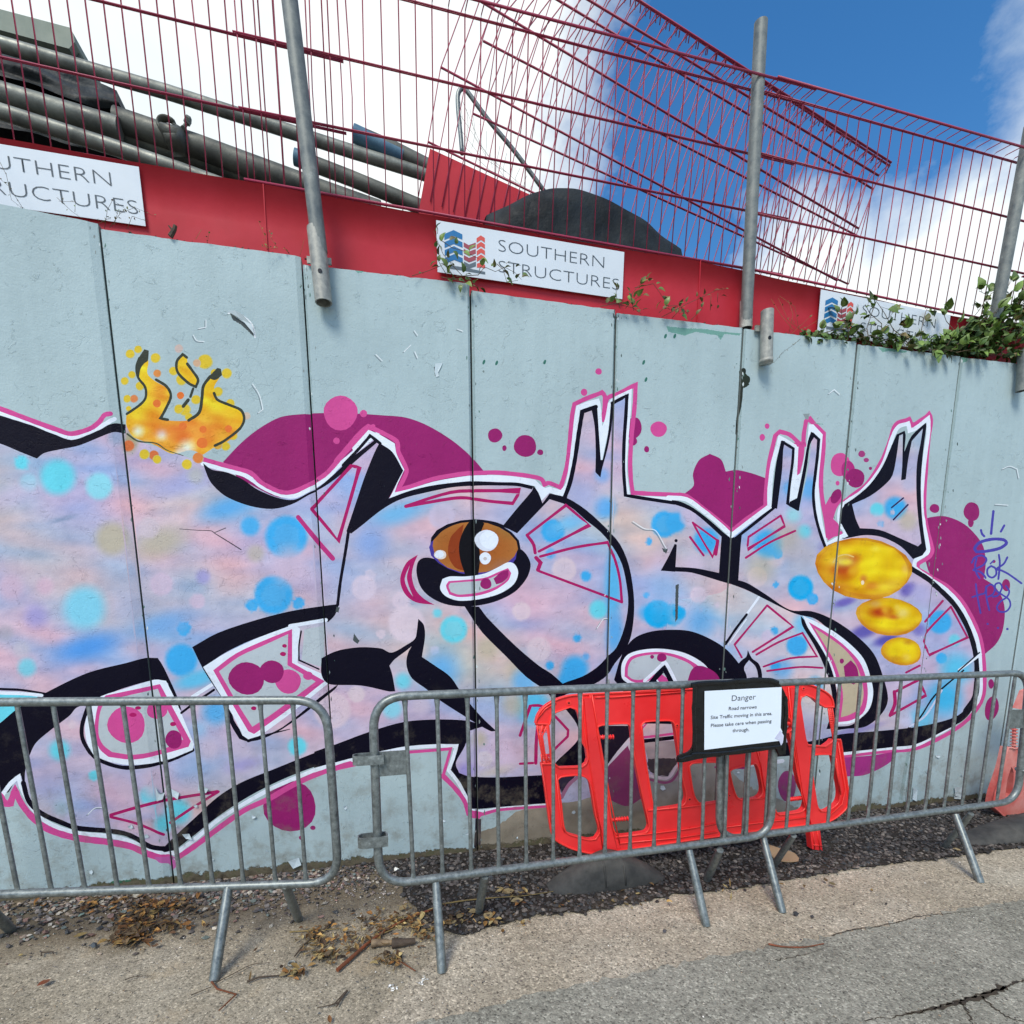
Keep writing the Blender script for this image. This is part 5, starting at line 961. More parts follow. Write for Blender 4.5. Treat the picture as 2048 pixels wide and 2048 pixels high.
# middle barrier
f1, f2, r1, r2 = GROUND(884, 1946), GROUND(1413, 1853), GROUND(960, 1826), GROUND(1408, 1760)
A2 = (f1+r1)/2; B2 = (f2+GROUND(1440, 1762))/2; A2 = Vector((0.3, 2.394*SC, 0)); B2 = Vector((1.72, 2.432*SC, 0))
tops = [(440, 132), (618, 126), (785, 118), (947, 112), (1105, 106), (1260, 100), (1408, 94), (1558, 88), (1702, 82), (1842, 76), (1976, 71), (2108, 66), (2234, 61), (2356, 56)]
bots = [(490, 1145), (650, 1120), (808, 1098), (960, 1076), (1112, 1056), (1260, 1035), (1405, 1013), (1545, 993), (1683, 974), (1815, 955), (1951, 938), (2081, 922), (2205, 905), (2325, 888)]
barM, PLM = barrier('middle steel barrier with the danger notice taped on, its left end free with two hooks', A2, B2, px('E', [(262, 128)])[0], px('E', [(2488, 38)])[0], px('E', [(2462, 888)])[0], px('E', [(300, 1168)])[0],
    list(zip(px('E', tops), px('E', bots))), [((872, 1765), (884, 1946), .0215), ((970, 1752), (957, 1826), .0215), ((1378, 1700), (1413, 1853), .0215), ((1440, 1700), (1412, 1762), .0215)],
    plate=px('E', [(300, 430), (448, 420), (458, 552), (304, 565)]), hooks=[('E', 285, 465, .10, .042, 1), ('E', 310, 912, .10, .05, 1)])
barM.children[-1]
# right barrier
A3 = Vector(((1.95), 2.47*SC, 0)); B3 = Vector((3.6, 2.47*SC, 0))
tops = [(300, 60), (425, 56), (555, 60), (680, 56), (800, 50), (915, 45), (1030, 38), (1145, 33), (1255, 28), (1365, 24), (1470, 20), (1575, 14), (1680, 8), (1785, 4), (1885, 0)]
bots = [(265, 905), (380, 890), (500, 880), (618, 862), (735, 845), (848, 832), (960, 815), (1068, 800), (1180, 782), (1285, 768), (1385, 752), (1490, 738), (1590, 722), (1685, 708), (1783, 694)]
barR, PLR = barrier('right hand steel barrier, overlapped by the middle one at its left end', A3, B3, px('F', [(258, 62)])[0], px('F', [(1965, -8)])[0], px('F', [(1895, 700)])[0], px('F', [(248, 918)])[0],
    list(zip(px('F', tops), px('F', bots))), [(px('F', [(492, 905)])[0], (1565, 1826), .0215), (px('F', [(660, 890)])[0], (1545, 1735), .019), (px('F', [(1552, 775)])[0], (1961, 1766), .0215), (px('F', [(1640, 770)])[0], (1886, 1697), .019)],
    plate=px('R', [(1325, 482), (1440, 478), (1432, 655), (1308, 662)]))
# left barrier
B1 = Vector((-.69, 2.570*SC, 0)); A1 = Vector((-2.05, 2.80*SC, 0))
tops = [(-560, 156), (-330, 154), (-110, 152), (90, 150), (290, 150), (485, 148), (675, 147), (870, 147), (1060, 146), (1245, 146), (1435, 146), (1615, 146)]
bots = [(-330, 1222), (-110, 1216), (-90+190, 1207), (285, 1202), (470, 1196), (650, 1190), (825, 1184), (1000, 1178), (1175, 1172), (1345, 1167), (1522, 1162), (1690, 1157)]
tops = [(x, y) for x, y in tops]; bots[0] = (-290, 1222); bots[1] = (-95, 1214)
barL, PLL = barrier('left steel barrier running out of the photo at the left edge', A1, B1, px('D', [(-700, 160)])[0], px('D', [(1800, 143)])[0], px('D', [(1872, 1150)])[0], px('D', [(-560, 1236)])[0],
    list(zip(px('D', tops), px('D', bots))), [(px('D', [(1262, 1172)])[0], (428, 1962), .0215), (px('D', [(1575, 1165)])[0], (598, 1840), .0215), ((-40, 1800), (24, 1862), .022), ((-90, 1800), (-260, 1975), .0215)])
# a fourth barrier's hook round the right end
nb = tag(empty('crowd_control_barrier', (3.75, 2.47*SC, 0)), 'end of a further steel barrier hooked on at the extreme right edge', 'barrier', 'steel crowd barriers along the wall')
e_ = PLR(2046, 1540); MB().tube([e_+Vector((.028*math.cos(a), .03*math.sin(a), 0)) for a in np.linspace(0, 6.28, 14)[:-1]], .011, 8, closed=True).build('hook', M['galv'], nb, True)
q = [Vector((e_.x+.16, e_.y, .33)), Vector((e_.x+.16, e_.y, 1.2)), Vector((e_.x+2.2, e_.y, 1.2)), Vector((e_.x+2.2, e_.y, .33))]
MB().tube(rounded(q, .14, 6), .0195, 10, closed=True).build('frame', M['galv'], nb, True)
MB().tube([e_+Vector((.02, 0, 0)), Vector((e_.x+.16, e_.y, e_.z))], .008, 6).build('link', M['galv'], nb, True)
for i in range(14):
    x = e_.x+.30+i*.13; MB().tube([(x, e_.y, .33), (x, e_.y, 1.2)], .0095, 8).build('bar', M['galv'], nb, True)
for x in (.45, 1.8):
    for s in (-1, 1): MB().tube([(e_.x+x, e_.y, .33), (e_.x+x+.1, e_.y+s*.23, 0)], .0215, 10).build('leg', M['galv'], nb, True)

# ------------------------------------------------------------------ danger notice
def tape_panel(name, t, pts, plane, off, th, mat, parent):
    q = [plane(*p) for p in px(t, pts)]; n = plane.n.normalized(); n = n if n.y > 0 else -n
    a = [p - n*(off+th) for p in q]; b = [p - n*off for p in q]; k = len(q)
    r = tessellate_polygon([[Vector((p.x, p.z, 0)) for p in a]])
    fs = [tuple(f) for f in r] + [tuple(i+k for i in f[::-1]) for f in r] + [(i, (i+1) % k, k+(i+1) % k, k+i) for i in range(k)]
    o = mesh_obj(name, a+b, fs, mat, parent); import bmesh
    bm = bmesh.new(); bm.from_mesh(o.data); bmesh.ops.recalc_face_normals(bm, faces=bm.faces); bm.to_mesh(o.data); bm.free(); return o
NP = Plane(PLM.p, PLM.n)
pc = PLM(1425, 1425)
sg = tag(empty('danger_notice', tuple(pc)), 'white paper notice headed Danger in a black taped board on the barrier rail', 'sign')
tape_panel('backing_board', 'H', smooth_pts([(88, 112), (400, 88), (790, 68), (860, 90), (925, 150), (972, 250), (986, 330), (975, 460), (968, 600), (965, 795), (900, 798), (880, 742), (500, 795), (352, 806), (120, 840), (0, 868), (-70, 868), (-60, 810), (40, 770), (84, 700)], True, 3, 60), NP, .03, .012, M['blackplastic'], sg)
for i, (pts, r_) in enumerate((([(60, 130), (400, 108), (800, 86), (890, 120)], .014), ([(960, 250), (970, 400), (955, 600), (945, 760)], .011), ([(60, 800), (350, 782), (700, 740), (930, 720)], .011), ([(95, 130), (88, 400), (95, 760)], .012), ([(-60, 840), (120, 800), (340, 795)], .010))):
    p = [NP(*v) - NP.n.normalized()*.0 + Vector((0, -.044, 0)) for v in px('H', smooth_pts(pts, False, 5))]; p = [v+Vector((random.gauss(0, .0015), 0, random.gauss(0, .002))) for v in p]
    MB().tube(p, r_, 7, squash=(.35, 1)).build('tape_fold', M['blackplastic'], sg)
pap = tape_panel('paper', 'H', [(184, 190), (550, 170), (918, 152), (914, 400), (908, 540), (925, 575), (905, 662), (550, 704), (182, 748)], NP, .0455, .0012, M['paper'], sg)
tape_panel('tape', 'H', [(905, 560), (938, 612), (930, 680), (912, 708), (895, 660), (850, 640)], NP, .0468, .0008, mat_simple('clear_shiny_tape', (206, 208, 232), .15, spec=.8, bump=.6, bdist=.004, bscale=40), sg)
def text_mesh(name, body, size, mat, parent, org, ex, ez, align='LEFT', thin=0, nrm=None, ext=.0006, width=None):
    cu = bpy.data.curves.new(name, 'FONT'); cu.body = body; cu.size = 1; cu.align_x = 'LEFT'; cu.offset = thin; cu.resolution_u = 3
    tmp = bpy.data.objects.new(name, cu); COL.objects.link(tmp); dg = bpy.context.evaluated_depsgraph_get(); me = bpy.data.meshes.new_from_object(tmp.evaluated_get(dg))
    bpy.data.objects.remove(tmp); bpy.data.curves.remove(cu)
    n = len(me.vertices); co = np.zeros(n*3); me.vertices.foreach_get('co', co); co = co.reshape(-1, 3)
    x0, x1 = co[:, 0].min(), co[:, 0].max(); sx = size*1.0
    if width: sx = width/(x1-x0)
    if align == 'CENTER': co[:, 0] -= (x0+x1)/2
    else: co[:, 0] -= x0
    X = Vector(ex).normalized(); Z = Vector(ez).normalized(); Nn = Vector(nrm)
    P = np.array(org)[None] + np.outer(co[:, 0]*sx, X) + np.outer(co[:, 1]*size, Z) + np.array(Nn)[None]*ext
    me.vertices.foreach_set('co', P.ravel()); me.update(); me.name = name; me.materials.clear(); me.materials.append(mat)
    o = bpy.data.objects.new(name, me); COL.objects.link(o)
    if parent: o.parent = parent; o.matrix_parent_inverse = parent.matrix_world.inverted()
    return o
NN = -NP.n.normalized() if NP.n.y > 0 else NP.n.normalized()
def line_text(body, l, r, base_l, base_r, cap, name='lettering', thin=.008):
    a = NP(*px('H', [(l, base_l)])[0]); b = NP(*px('H', [(r, base_r)])[0]); c = NP(*px('H', [(l, base_l-cap)])[0]); off = NN*.0475
    h = (c-a).length; w = (b-a).length
    text_mesh(name, body, h/.73, M['inkblack'], pap, a+off, b-a, Vector((0, 0, 1)), 'LEFT', thin, NN, .0003, width=w)
line_text('Danger', 440, 668, 284, 268, 56, thin=-.004); line_text('Road narrows', 412, 678, 372, 354, 34); line_text('Site Traffic moving in this area.', 240, 826, 456, 416, 34)
line_text('Please take care when passing', 242, 820, 532, 488, 34); line_text('through.', 448, 608, 580, 570, 34)

# ------------------------------------------------------------------ red plastic barriers
def plate_holes(name, plane, outer, holes, y0, th, mat, parent):
    loops = [outer]+holes; verts = []; edges = []; un = []
    for L in loops:
        q = [plane(*p) for p in L]; i0 = len(verts); un.append([(v.x, v.z) for v in q]); verts += [Vector((v.x, v.z)) for v in q]; n = len(q); edges += [(i0+i, i0+(i+1) % n) for i in range(n)]
    r = delaunay_2d_cdt(verts, edges, [], 0, 1e-6, False); V = np.array([(v.x, v.y) for v in r[0]]); Fc = np.array([f for f in r[2]]); cen = V[Fc].mean(1)
    ok = winding(cen[:, 0], cen[:, 1], un[0])
    for h in un[1:]: ok &= ~winding(cen[:, 0], cen[:, 1], h)
    Fc = Fc[ok]; n_ = plane.n.normalized(); n_ = n_ if n_.y > 0 else -n_
    def P3(v, d):  # point of the plane above x,z
        t = (plane.p.x-v[0])*plane.n.x/plane.n.y + plane.p.y; return Vector((v[0], t, v[1])) + n_*d
    front = [P3(v, y0) for v in V]; back = [P3(v, y0+th) for v in V]; k = len(V)
    fs = [tuple(map(int, f)) for f in Fc] + [tuple(int(i)+k for i in f[::-1]) for f in Fc]
    cnt = {}
    for f in Fc:
        for a, b in ((f[0], f[1]), (f[1], f[2]), (f[2], f[0])): cnt.setdefault((min(a, b), max(a, b)), []).append((int(a), int(b)))
    for e in cnt.values():
        if len(e) == 1: a, b = e[0]; fs.append((b, a, a+k, b+k))
    o = mesh_obj(name, front+back, fs, mat, parent); import bmesh
    bm = bmesh.new(); bm.from_mesh(o.data); bmesh.ops.recalc_face_normals(bm, faces=bm.faces); bm.to_mesh(o.data); bm.free(); return o
yR = GROUND(1222, 1755).y
RP = YP(yR); print('red barrier y', yR, 'wall', D)
G = lambda pts: px('G', pts); Hh = lambda pts: px('H', pts)
outer = G(smooth_pts([(700, 232), (560, 240), (460, 252), (340, 292), (232, 360), (172, 440), (150, 520), (270, 520), (275, 560), (295, 810), (305, 905), (205, 905), (230, 1050), (300, 1555), (345, 1640), (480, 1715), (600, 1752), (720, 1774), (900, 1760), (1185, 1710), (1500, 1662)], False, 4, 40)) + \
    Hh(smooth_pts([(400, 1600), (820, 1540), (1250, 1490), (1350, 1488), (1480, 1440), (1590, 1350), (1628, 1270), (1620, 1150), (1585, 920), (1552, 700), (1545, 672), (1478, 672), (1455, 700), (1400, 740), (1230, 725), (1200, 640), (1180, 500), (1155, 330), (1165, 262), (1215, 240), (1290, 275), (1340, 320), (1395, 358), (1482, 356), (1470, 290), (1440, 240), (1370, 192), (1260, 145), (1150, 134), (940, 142)], False, 3, 35)) + G([(1890, 168), (1300, 205), (900, 222)])
left_low = [(345, 920), (378, 945), (600, 937), (645, 900), (655, 860), (650, 780), (600, 700), (575, 480), (560, 420), (540, 375), (480, 355), (345, 405), (300, 440), (270, 520), (275, 560), (295, 810), (305, 900)]
holes = [G([(285, 520), (262, 545), (290, 800), (325, 895), (348, 920), (380, 945), (600, 937), (640, 905), (655, 860), (640, 760), (598, 690), (580, 480), (562, 420), (540, 378), (480, 357), (345, 407), (300, 440)]),
         G(smooth_pts([(362, 1060), (400, 1030), (560, 1015), (640, 1040), (680, 1110), (730, 1400), (768, 1560), (730, 1632), (660, 1640), (560, 1612), (455, 1575), (420, 1500), (395, 1280)], True, 4)),
         G(smooth_pts([(745, 600), (752, 545), (800, 530), (1030, 518), (1072, 560), (1100, 800), (1180, 1200), (1248, 1500), (1225, 1560), (1180, 1575), (980, 1602), (920, 1575), (885, 1480), (850, 1220), (800, 900), (755, 650)], True, 4)),
         G(smooth_pts([(1172, 530), (1210, 500), (1440, 488), (1490, 520), (1520, 700), (1570, 1040), (1606, 1200), (1600, 1270), (1560, 1310), (1330, 1345), (1288, 1320), (1265, 1200), (1210, 860)], True, 4)),
         G(smooth_pts([(1640, 930), (1680, 895), (2250, 870), (2270, 700), (1700, 720), (1640, 760), (1560, 520), (1620, 480), (2420, 420), (2470, 600), (2480, 700), (2560, 700), (2560, 760), (2450, 760), (2420, 870), (2400, 960), (2270, 960), (2030, 975), (2010, 930), (1920, 900), (1905, 1270), (1740, 1300), (1690, 1240)], True, 2)) if False else G(smooth_pts([(1632, 930), (1670, 900), (1895, 890), (1940, 930), (1990, 1150), (1990, 1240), (1930, 1275), (1745, 1302), (1690, 1235), (1660, 1120)], True, 4)),
         Hh(smooth_pts([(478, 980), (510, 955), (730, 900), (760, 960), (795, 1130), (788, 1200), (740, 1240), (590, 1252), (540, 1215), (500, 1090)], True, 4)),
         Hh(smooth_pts([(150, 560), (200, 500), (460, 480), (760, 455), (1000, 440), (1060, 470), (1085, 560), (1060, 590), (1000, 600), (820, 690), (740, 770), (370, 820), (200, 830), (160, 760)], True, 3)),
         Hh(smooth_pts([(930, 620), (1050, 600), (1090, 760), (1150, 1080), (1215, 1240), (1205, 1330), (1160, 1370), (960, 1400), (920, 1360), (880, 1150), (900, 900), (870, 700)], True, 4)),
         Hh(smooth_pts([(1262, 850), (1300, 820), (1430, 815), (1480, 830), (1500, 930), (1530, 1080), (1545, 1200), (1520, 1290), (1420, 1360), (1360, 1362), (1325, 1320), (1300, 1180), (1275, 1000)], True, 4))]
rb = tag(empty('plastic_barrier', (RP(*px('G', [(1100, 1700)])[0]).x, yR, 0)), 'red plastic pedestrian barrier with a warped frame leaning behind the steel barriers', 'barrier')
plate_holes('panel', RP, outer, holes, .0, .035, M['plastic'], rb)
def rim(pts, r=.0045, closed=True, d=-.003, name='rim'):
    q = [RP(*p)+Vector((0, d, 0)) for p in pts]; MB().tube(q, r, 6, closed=closed).build(name, M['plastic_rim'], rb, True)
rim(outer, .006)
for h in holes: rim(h, .005)
def ribline(t, pts, r=.004, d=-.006): rim(px(t, pts), r, False, d, 'rib')
for t, pts in (('G', [(690, 235), (740, 520), (870, 1250), (960, 1680)]), ('G', [(672, 240), (700, 500), (830, 1250), (930, 1740)]), ('G', [(602, 245), (600, 480), (690, 1000), (800, 1750)]), ('G', [(865, 262), (1300, 232), (1600, 208)]), ('G', [(720, 262), (860, 258)]), ('G', [(850, 222), (1620, 172)]), ('G', [(920, 1610), (1280, 1575), (1620, 1530), (1895, 1480)]), ('G', [(960, 1670), (1500, 1620), (1900, 1560)]), ('G', [(1230, 1352), (1600, 1320), (1900, 1282)]),
               ('H', [(600, 1250), (820, 1232)]), ('H', [(400, 1520), (820, 1465), (1230, 1420)]), ('H', [(740, 770), (800, 1000), (850, 1240)]), ('H', [(820, 760), (850, 980)]), ('H', [(1120, 150), (1180, 560), (1300, 1250), (1335, 1480)]), ('H', [(1040, 160), (1080, 560), (1170, 1200), (1250, 1500)]), ('H', [(1520, 700), (1590, 1150), (1560, 1290), (1440, 1400)]), ('H', [(1500, 850), (1545, 1200)]),
               ('G', [(205, 920), (250, 1200), (330, 1600)]), ('G', [(345, 1000), (400, 1500), (430, 1560)]), ('G', [(770, 1470), (850, 1460), (900, 1740)]), ('G', [(165, 470), (240, 375), (345, 310)])): ribline(t, pts)
# stiles: raised boxes on the face
def stile(t, pts, d, name='stile'):
    q = [RP(*p) for p in px(t, pts)]; vs = [v+Vector((0, -d, 0)) for v in q]+[v+Vector((0, .001, 0)) for v in q]; n = len(q)
    mesh_obj(name, vs, [tuple(range(n))]+[(i, i+n, (i+1) % n+n, (i+1) % n) for i in range(n)], M['plastic'], rb)
stile('G', [(612, 270), (680, 262), (775, 900), (860, 1450), (930, 1735), (830, 1750), (760, 1450), (665, 850)], .014)
stile('H', [(1050, 170), (1125, 160), (1185, 560), (1290, 1180), (1345, 1480), (1255, 1495), (1170, 1180), (1080, 560)], .016)
stile('H', [(752, 770), (818, 758), (850, 1180), (838, 1235), (800, 1100)], .012)
for t, a, b, n in (('G', (755, 655), (905, 650), 6), ('G', (890, 1455), (1045, 1440), 6), ('H', (985, 520), (1080, 520), 5), ('H', (1065, 1255), (1190, 1240), 6)):
    pa, pb = RP(*px(t, [a])[0]), RP(*px(t, [b])[0]); d0 = Vector((0, .01, 0)); mm = MB().tube([pa+d0, pb+d0], .009, 8)
    for i in range(n+1):
        p = pa.lerp(pb, i/n)+d0; dx = (pb-pa).normalized()*.002; mm.tube([p-dx, p+dx], .0145, 10)
    mm.build('peg', M['plastic'], rb, True)
def ladder(t, L, R_, n, rr=.003):
    mm = MB(); l = [RP(*p) for p in px(t, L)]; r_ = [RP(*p) for p in px(t, R_)]; mm.tube(l, .005, 6); mm.tube(r_, .005, 6); mm.tube([(a+b)/2 for a, b in zip(l, r_)], .005, 6)
    for i in range(n):
        s = i/(n-1)*(len(l)-1); k = min(int(s), len(l)-2); f = s-k; mm.tube([l[k].lerp(l[k+1], f), r_[k].lerp(r_[k+1], f)], rr, 5)
    mm.build('ribbed_link', M['plastic_rim'], rb, True)
ladder('G', [(160, 520), (180, 640), (210, 810), (215, 905)], [(265, 520), (215, 640), (240, 810), (300, 905)], 24); ladder('G', [(165, 530), (175, 600)], [(265, 530), (268, 600)], 6); ladder('G', [(205, 815), (215, 905)], [(300, 815), (302, 905)], 6)
ladder('H', [(1430, 356), (1445, 480), (1470, 606), (1480, 680)], [(1468, 356), (1485, 480), (1500, 606), (1510, 680)], 22, .005)
tape_leg = [RP(*p) for p in px('H', [(1236, 1490), (1332, 1485), (1362, 1738), (1262, 1722)])]
m1 = MB(); n = 4; m1.add([v+Vector((0, -.012, 0)) for v in tape_leg]+[v+Vector((0, .03, 0)) for v in tape_leg], [(0, 1, 2, 3), (7, 6, 5, 4), (0, 4, 5, 1), (1, 5, 6, 2), (2, 6, 7, 3), (3, 7, 4, 0)])
m1.build('leg', M['plastic'], rb); rim(px('H', [(1258, 1495), (1285, 1715)]), .004, False, -.014, 'rib'); rim(px('H', [(1300, 1490), (1335, 1722)]), .004, False, -.014, 'rib'); rim(px('H', [(1270, 1680), (1355, 1690)]), .004, False, -.014, 'rib')
for t, x, y, r_ in (('G', 470, 318, .009), ('G', 1515, 535, .007), ('G', 1635, 1248, .008), ('H', 1190, 178, .008), ('H', 475, 1210, .007)):
    p = RP(*px(t, [(x, y)])[0]); MB().tube([p+Vector((0, -.004, 0)), p+Vector((0, .0, 0))], [r_*1.5, r_*1.6], 12).build('bolt_boss', M['plastic_rim'], rb); MB().tube([p+Vector((0, -.0055, 0)), p+Vector((0, -.003, 0))], r_*.6, 10).build('bolt_hole', M['blackplastic'], rb)
# its rubber foot, lying on the gravel
def lens(name, label, l, r_, b, top, mat, ridges=2, th=.10, pl=None):
    """low domed foot seen from the front: photo px of its left and right tips, bottom middle and top middle"""
    pl = pl or YP(GROUND(*b).y); L = pl(*l); R2 = pl(*r_); B_ = pl(*b); T_ = pl(*top); z0 = .012; h = max(.03, T_.z-B_.z); w = (R2.x-L.x)/2; c = (L.x+R2.x)/2; y0 = B_.y
    tiltz = (R2.z-L.z)/2; vs = []; fs = []; N_ = 24; prof = [(-1, 0), (-.98, .25), (-.7, .8), (-.3, 1), (.3, 1), (.7, .8), (.98, .25), (1, 0)]
    for i in range(N_+1):
        u = -1+2*i/N_; hh = h*(1-abs(u)**1.45)*.92+.012; yw = th*(.45+.55*math.sqrt(max(0, 1-u*u)))
        for a, b2 in prof: vs.append((c+u*w, y0+th+a*yw, z0+tiltz*u*0+b2*hh))
    k = len(prof)
    for i in range(N_):
        for j in range(k-1): fs.append((i*k+j, i*k+j+1, (i+1)*k+j+1, (i+1)*k+j))
    fs.append(tuple(range(k))); fs.append(tuple(N_*k+j for j in range(k))[::-1])
    root = tag(empty(name, (c, y0+th, 0)), label, 'barrier foot'); o = mesh_obj('base', vs, fs, mat, root); shade_auto(o, 50); import bmesh
    bm = bmesh.new(); bm.from_mesh(o.data); bmesh.ops.recalc_face_normals(bm, faces=bm.faces); bm.to_mesh(o.data); bm.free()
    for i in range(ridges):
        u = (-.12+.34*i); hh = h*(1-abs(u)**1.45)*.92
        MB().tube([(c+u*w, y0+th*.02, z0+hh*.15), (c+(u-.01)*w, y0+th*.25, z0+hh*.8), (c+(u-.01)*w, y0+th*.65, z0+hh+.004)], .006, 6).build('ridge', mat, root, True)
    return root
lens('rubber_foot', 'black rubber foot of the red plastic barrier, lying on the gravel under its left half', (1107, 1780), (1340, 1760), (1225, 1786), (1225, 1722), M['rubber'])
# faded red barrier at the right edge, with its foot
rb2 = tag(empty('plastic_barrier', (4.2, 2.95*SC, 0)), 'faded red plastic barrier end standing at the right edge of the photo', 'barrier'); P4 = YP(2.98*SC)
rb_keep = rb; RPk = RP; rb = rb2; RP = P4
o4 = px('R', smooth_pts([(1290, 845), (1395, 850), (1400, 900), (1450, 930), (1900, 880), (1930, 1500), (1449, 1560), (1350, 1560), (1270, 1530), (1230, 1490), (1140, 1410), (1165, 1280), (1240, 1060)], True, 3, 50))
plate_holes('panel', P4, o4, [px('R', [(1500, 1000), (1800, 980), (1830, 1350), (1480, 1400)]), px('R', smooth_pts([(1330, 1030), (1350, 1090), (1335, 1300), (1290, 1350), (1270, 1300), (1290, 1150)], True, 2))], 0, .05, M['plastic_faded'], rb2)
q = [P4(*p)+Vector((0, -.004, 0)) for p in o4]; MB().tube(q, .007, 6, closed=True).build('rim', M['plastic_faded'], rb2, True)
q = px('R', [(1355, 640), (1350, 850)]); a, b = P4(*q[0]), P4(*q[1]); mm = MB().tube([a, b], .012, 8)
for i in range(8): p = a.lerp(b, i/7); mm.tube([p-Vector((0, 0, .003)), p+Vector((0, 0, .003))], .022, 10)
mm.build('threaded_post', M['plastic_faded'], rb2, True)
q = [P4(*p) for p in px('R', [(1380, 470), (1449, 300), (1600, 240), (1700, 480)])]
m1 = MB(); m1.add([v+Vector((0, -.02, 0)) for v in q]+[v+Vector((0, .03, 0)) for v in q], [(0, 1, 2, 3), (7, 6, 5, 4), (0, 4, 5, 1), (1, 5, 6, 2), (2, 6, 7, 3), (3, 7, 4, 0)]); m1.build('top_rail', M['plastic_faded'], rb2)
rb = rb_keep; RP = RPk
lens('rubber_foot', 'large black rubber foot under the faded red barrier at the right edge', (1962, 1690), (2300, 1650), (2090, 1684), (2090, 1645), M['rubber'], 1, .12)
# ------------------------------------------------------------------ upper terrace behind the wall
TZ = 2.55
ug = mesh_obj('upper_ground', [(-40, D+.17, TZ), (60, D+.17, TZ), (60, 60, TZ), (-40, 60, TZ), (-40, D+.17, -.1), (60, D+.17, -.1)], [(0, 1, 2, 3), (4, 5, 1, 0)], M['soil']); ug['kind'] = 'structure'
# ------------------------------------------------------------------ red mesh fence on the wall top
TLT = math.radians(4.4); YF = D+.12; ZF = 3.1
FN = Vector((0, math.cos(TLT), math.sin(TLT))); FP = Plane((0, YF, ZF), FN); FUP = Vector((0, -math.sin(TLT), math.cos(TLT)))
def onF(x, z):  # point of the fence plane at x and height z
    return Vector((x, YF - (z-ZF)*math.tan(TLT), z))
def linefit(pts): # px -> z = a+b x in fence plane
    q = [FP(*p) for p in pts]; b = (q[-1].z-q[0].z)/(q[-1].x-q[0].x); return q[0].z-b*q[0].x, b
RWR = .0035
def wire(pts, r, parent, mat='redwire', n=6, name='wire'):
    return MB().tube(pts, r, n).build(name, M[mat], parent, True)
def fence_panel(label, x0, x1, n, hl, lip=None, dy=0, sheet_top=None, ztop=None):
    root = tag(empty('fence_panel', tuple(onF((x0+x1)/2, ZF)+Vector((0, dy, 0)))), label, 'fence', 'red mesh fence panels on top of the wall')
    O = Vector((0, dy, 0)); (ba, bb) = hl[0]
    step = (x1-x0)/n
    for i in range(n+1):
        x = x0+i*step + random.gauss(0, .0015)
        # the foot of the wire is on the bottom rail, the wire runs up the leaning plane
        pts = [onF(x, ba+bb*x-.012)+O]; zt = ztop if ztop else hl[-1][0]+hl[-1][1]*x
        if random.random() < .3: zm = (pts[0].z+zt)/2; pts.append(onF(x+random.gauss(0, .006), zm)+O)
        pts.append(onF(x, zt)+O)
        if lip:
            a, b = lip; p = onF(x, hl[-1][0]+hl[-1][1]*x)+O; e = Vector((x, p.y-.115, a+b*x)); pts += [p.lerp(e, .18)+Vector((0, 0, .008)), e]
        wire(pts, RWR*.85, root)
    for k, (a, b) in enumerate(hl):
        ext = .02
        wire([onF(x0-ext, a+b*(x0-ext))+O+Vector((0, -.004, 0)), onF((x0+x1)/2, a+b*(x0+x1)/2-.002)+O+Vector((0, -.004, 0)), onF(x1+ext, a+b*(x1+ext))+O+Vector((0, -.004, 0))], RWR*(1.0 if k else 1.6), root)
        wire([onF(x0-ext, a+b*(x0-ext)-.0015)+O+Vector((0, .004, 0)), onF(x1+ext, a+b*(x1+ext)-.0015)+O+Vector((0, .004, 0))], RWR*.9, root)
    if lip:
        a, b = lip; yl = lambda x: onF(x, hl[-1][0]+hl[-1][1]*x).y-.115+dy
        wire([(x0-.02, yl(x0), a+b*(x0-.02)), (x1+.02, yl(x1), a+b*(x1+.02))], RWR*1.8, root)
    return root
def sheetpiece(root, x0, x1, hl0, dy=0, lowz=None):
    a, b = hl0; N_ = max(2, int((x1-x0)/.08)); vs = []; fs = []
    for i in range(N_+1):
        x = x0+(x1-x0)*i/N_; zt = a+b*x-.006
        for f in (0, .25, .5, .75, 1):
            z = zt*(1-f)+(zt-.75)*f; w = .006*math.sin(x*2.3+f*2)+.004*math.sin(x*5.1+1)+.0025*math.sin(x*13+f*3)
            vs.append(onF(x, z)+Vector((0, dy+w*(1-abs(2*f-1)*.3), 0)))
    for i in range(N_):
        for j in range(4): fs.append((i*5+j, i*5+j+1, (i+1)*5+j+1, (i+1)*5+j))
    k = len(vs); vs += [v+Vector((0, .004, 0)) for v in vs]; fs += [tuple(q+k for q in f[::-1]) for f in fs]
    ring = [(i*5, (i+1)*5) for i in range(N_)]
    fs += [(a0, b0, b0+k, a0+k)[::-1] for a0, b0 in ring]
    o = mesh_obj('sheet', vs, fs, M['redsheet'], root, True); return o
hb1 = linefit([(0, 272), (527, 368)]); hb2 = linefit([(650, 388), (1350, 512)]); hb3 = linefit([(1504, 542), (1891, 624)])
L2a = linefit([(0, 105), (650, 250)]); L1a = linefit([(232, 0), (650, 105)])
L2b = linefit([(650, 250), (1350, 392)]); L1b = linefit([(650, 107), (1350, 272)]); L0b = linefit([(815, 0), (1350, 140)])
L2c = linefit([(1511, 430), (2004, 540)]); L1c = linefit([(1518, 310), (2018, 438)]); L0c = linefit([(1525, 187), (2040, 331)])
XF = lambda x, y: FP(x, y).x
def lipfit(p, q, hl):
    out = []
    for (x, y) in (p, q):
        xx = FP(x, y).x
        yy = onF(xx, hl[0]+hl[1]*xx).y-.115; v = YP(yy)(x, y); out.append(v)
    b = (out[1].z-out[0].z)/(out[1].x-out[0].x); return out[0].z-b*out[0].x, b
lipB = lipfit((954, 0), (1555, 158), L0b); lipC = lipfit((1555, 158), (2048, 299), L0c)
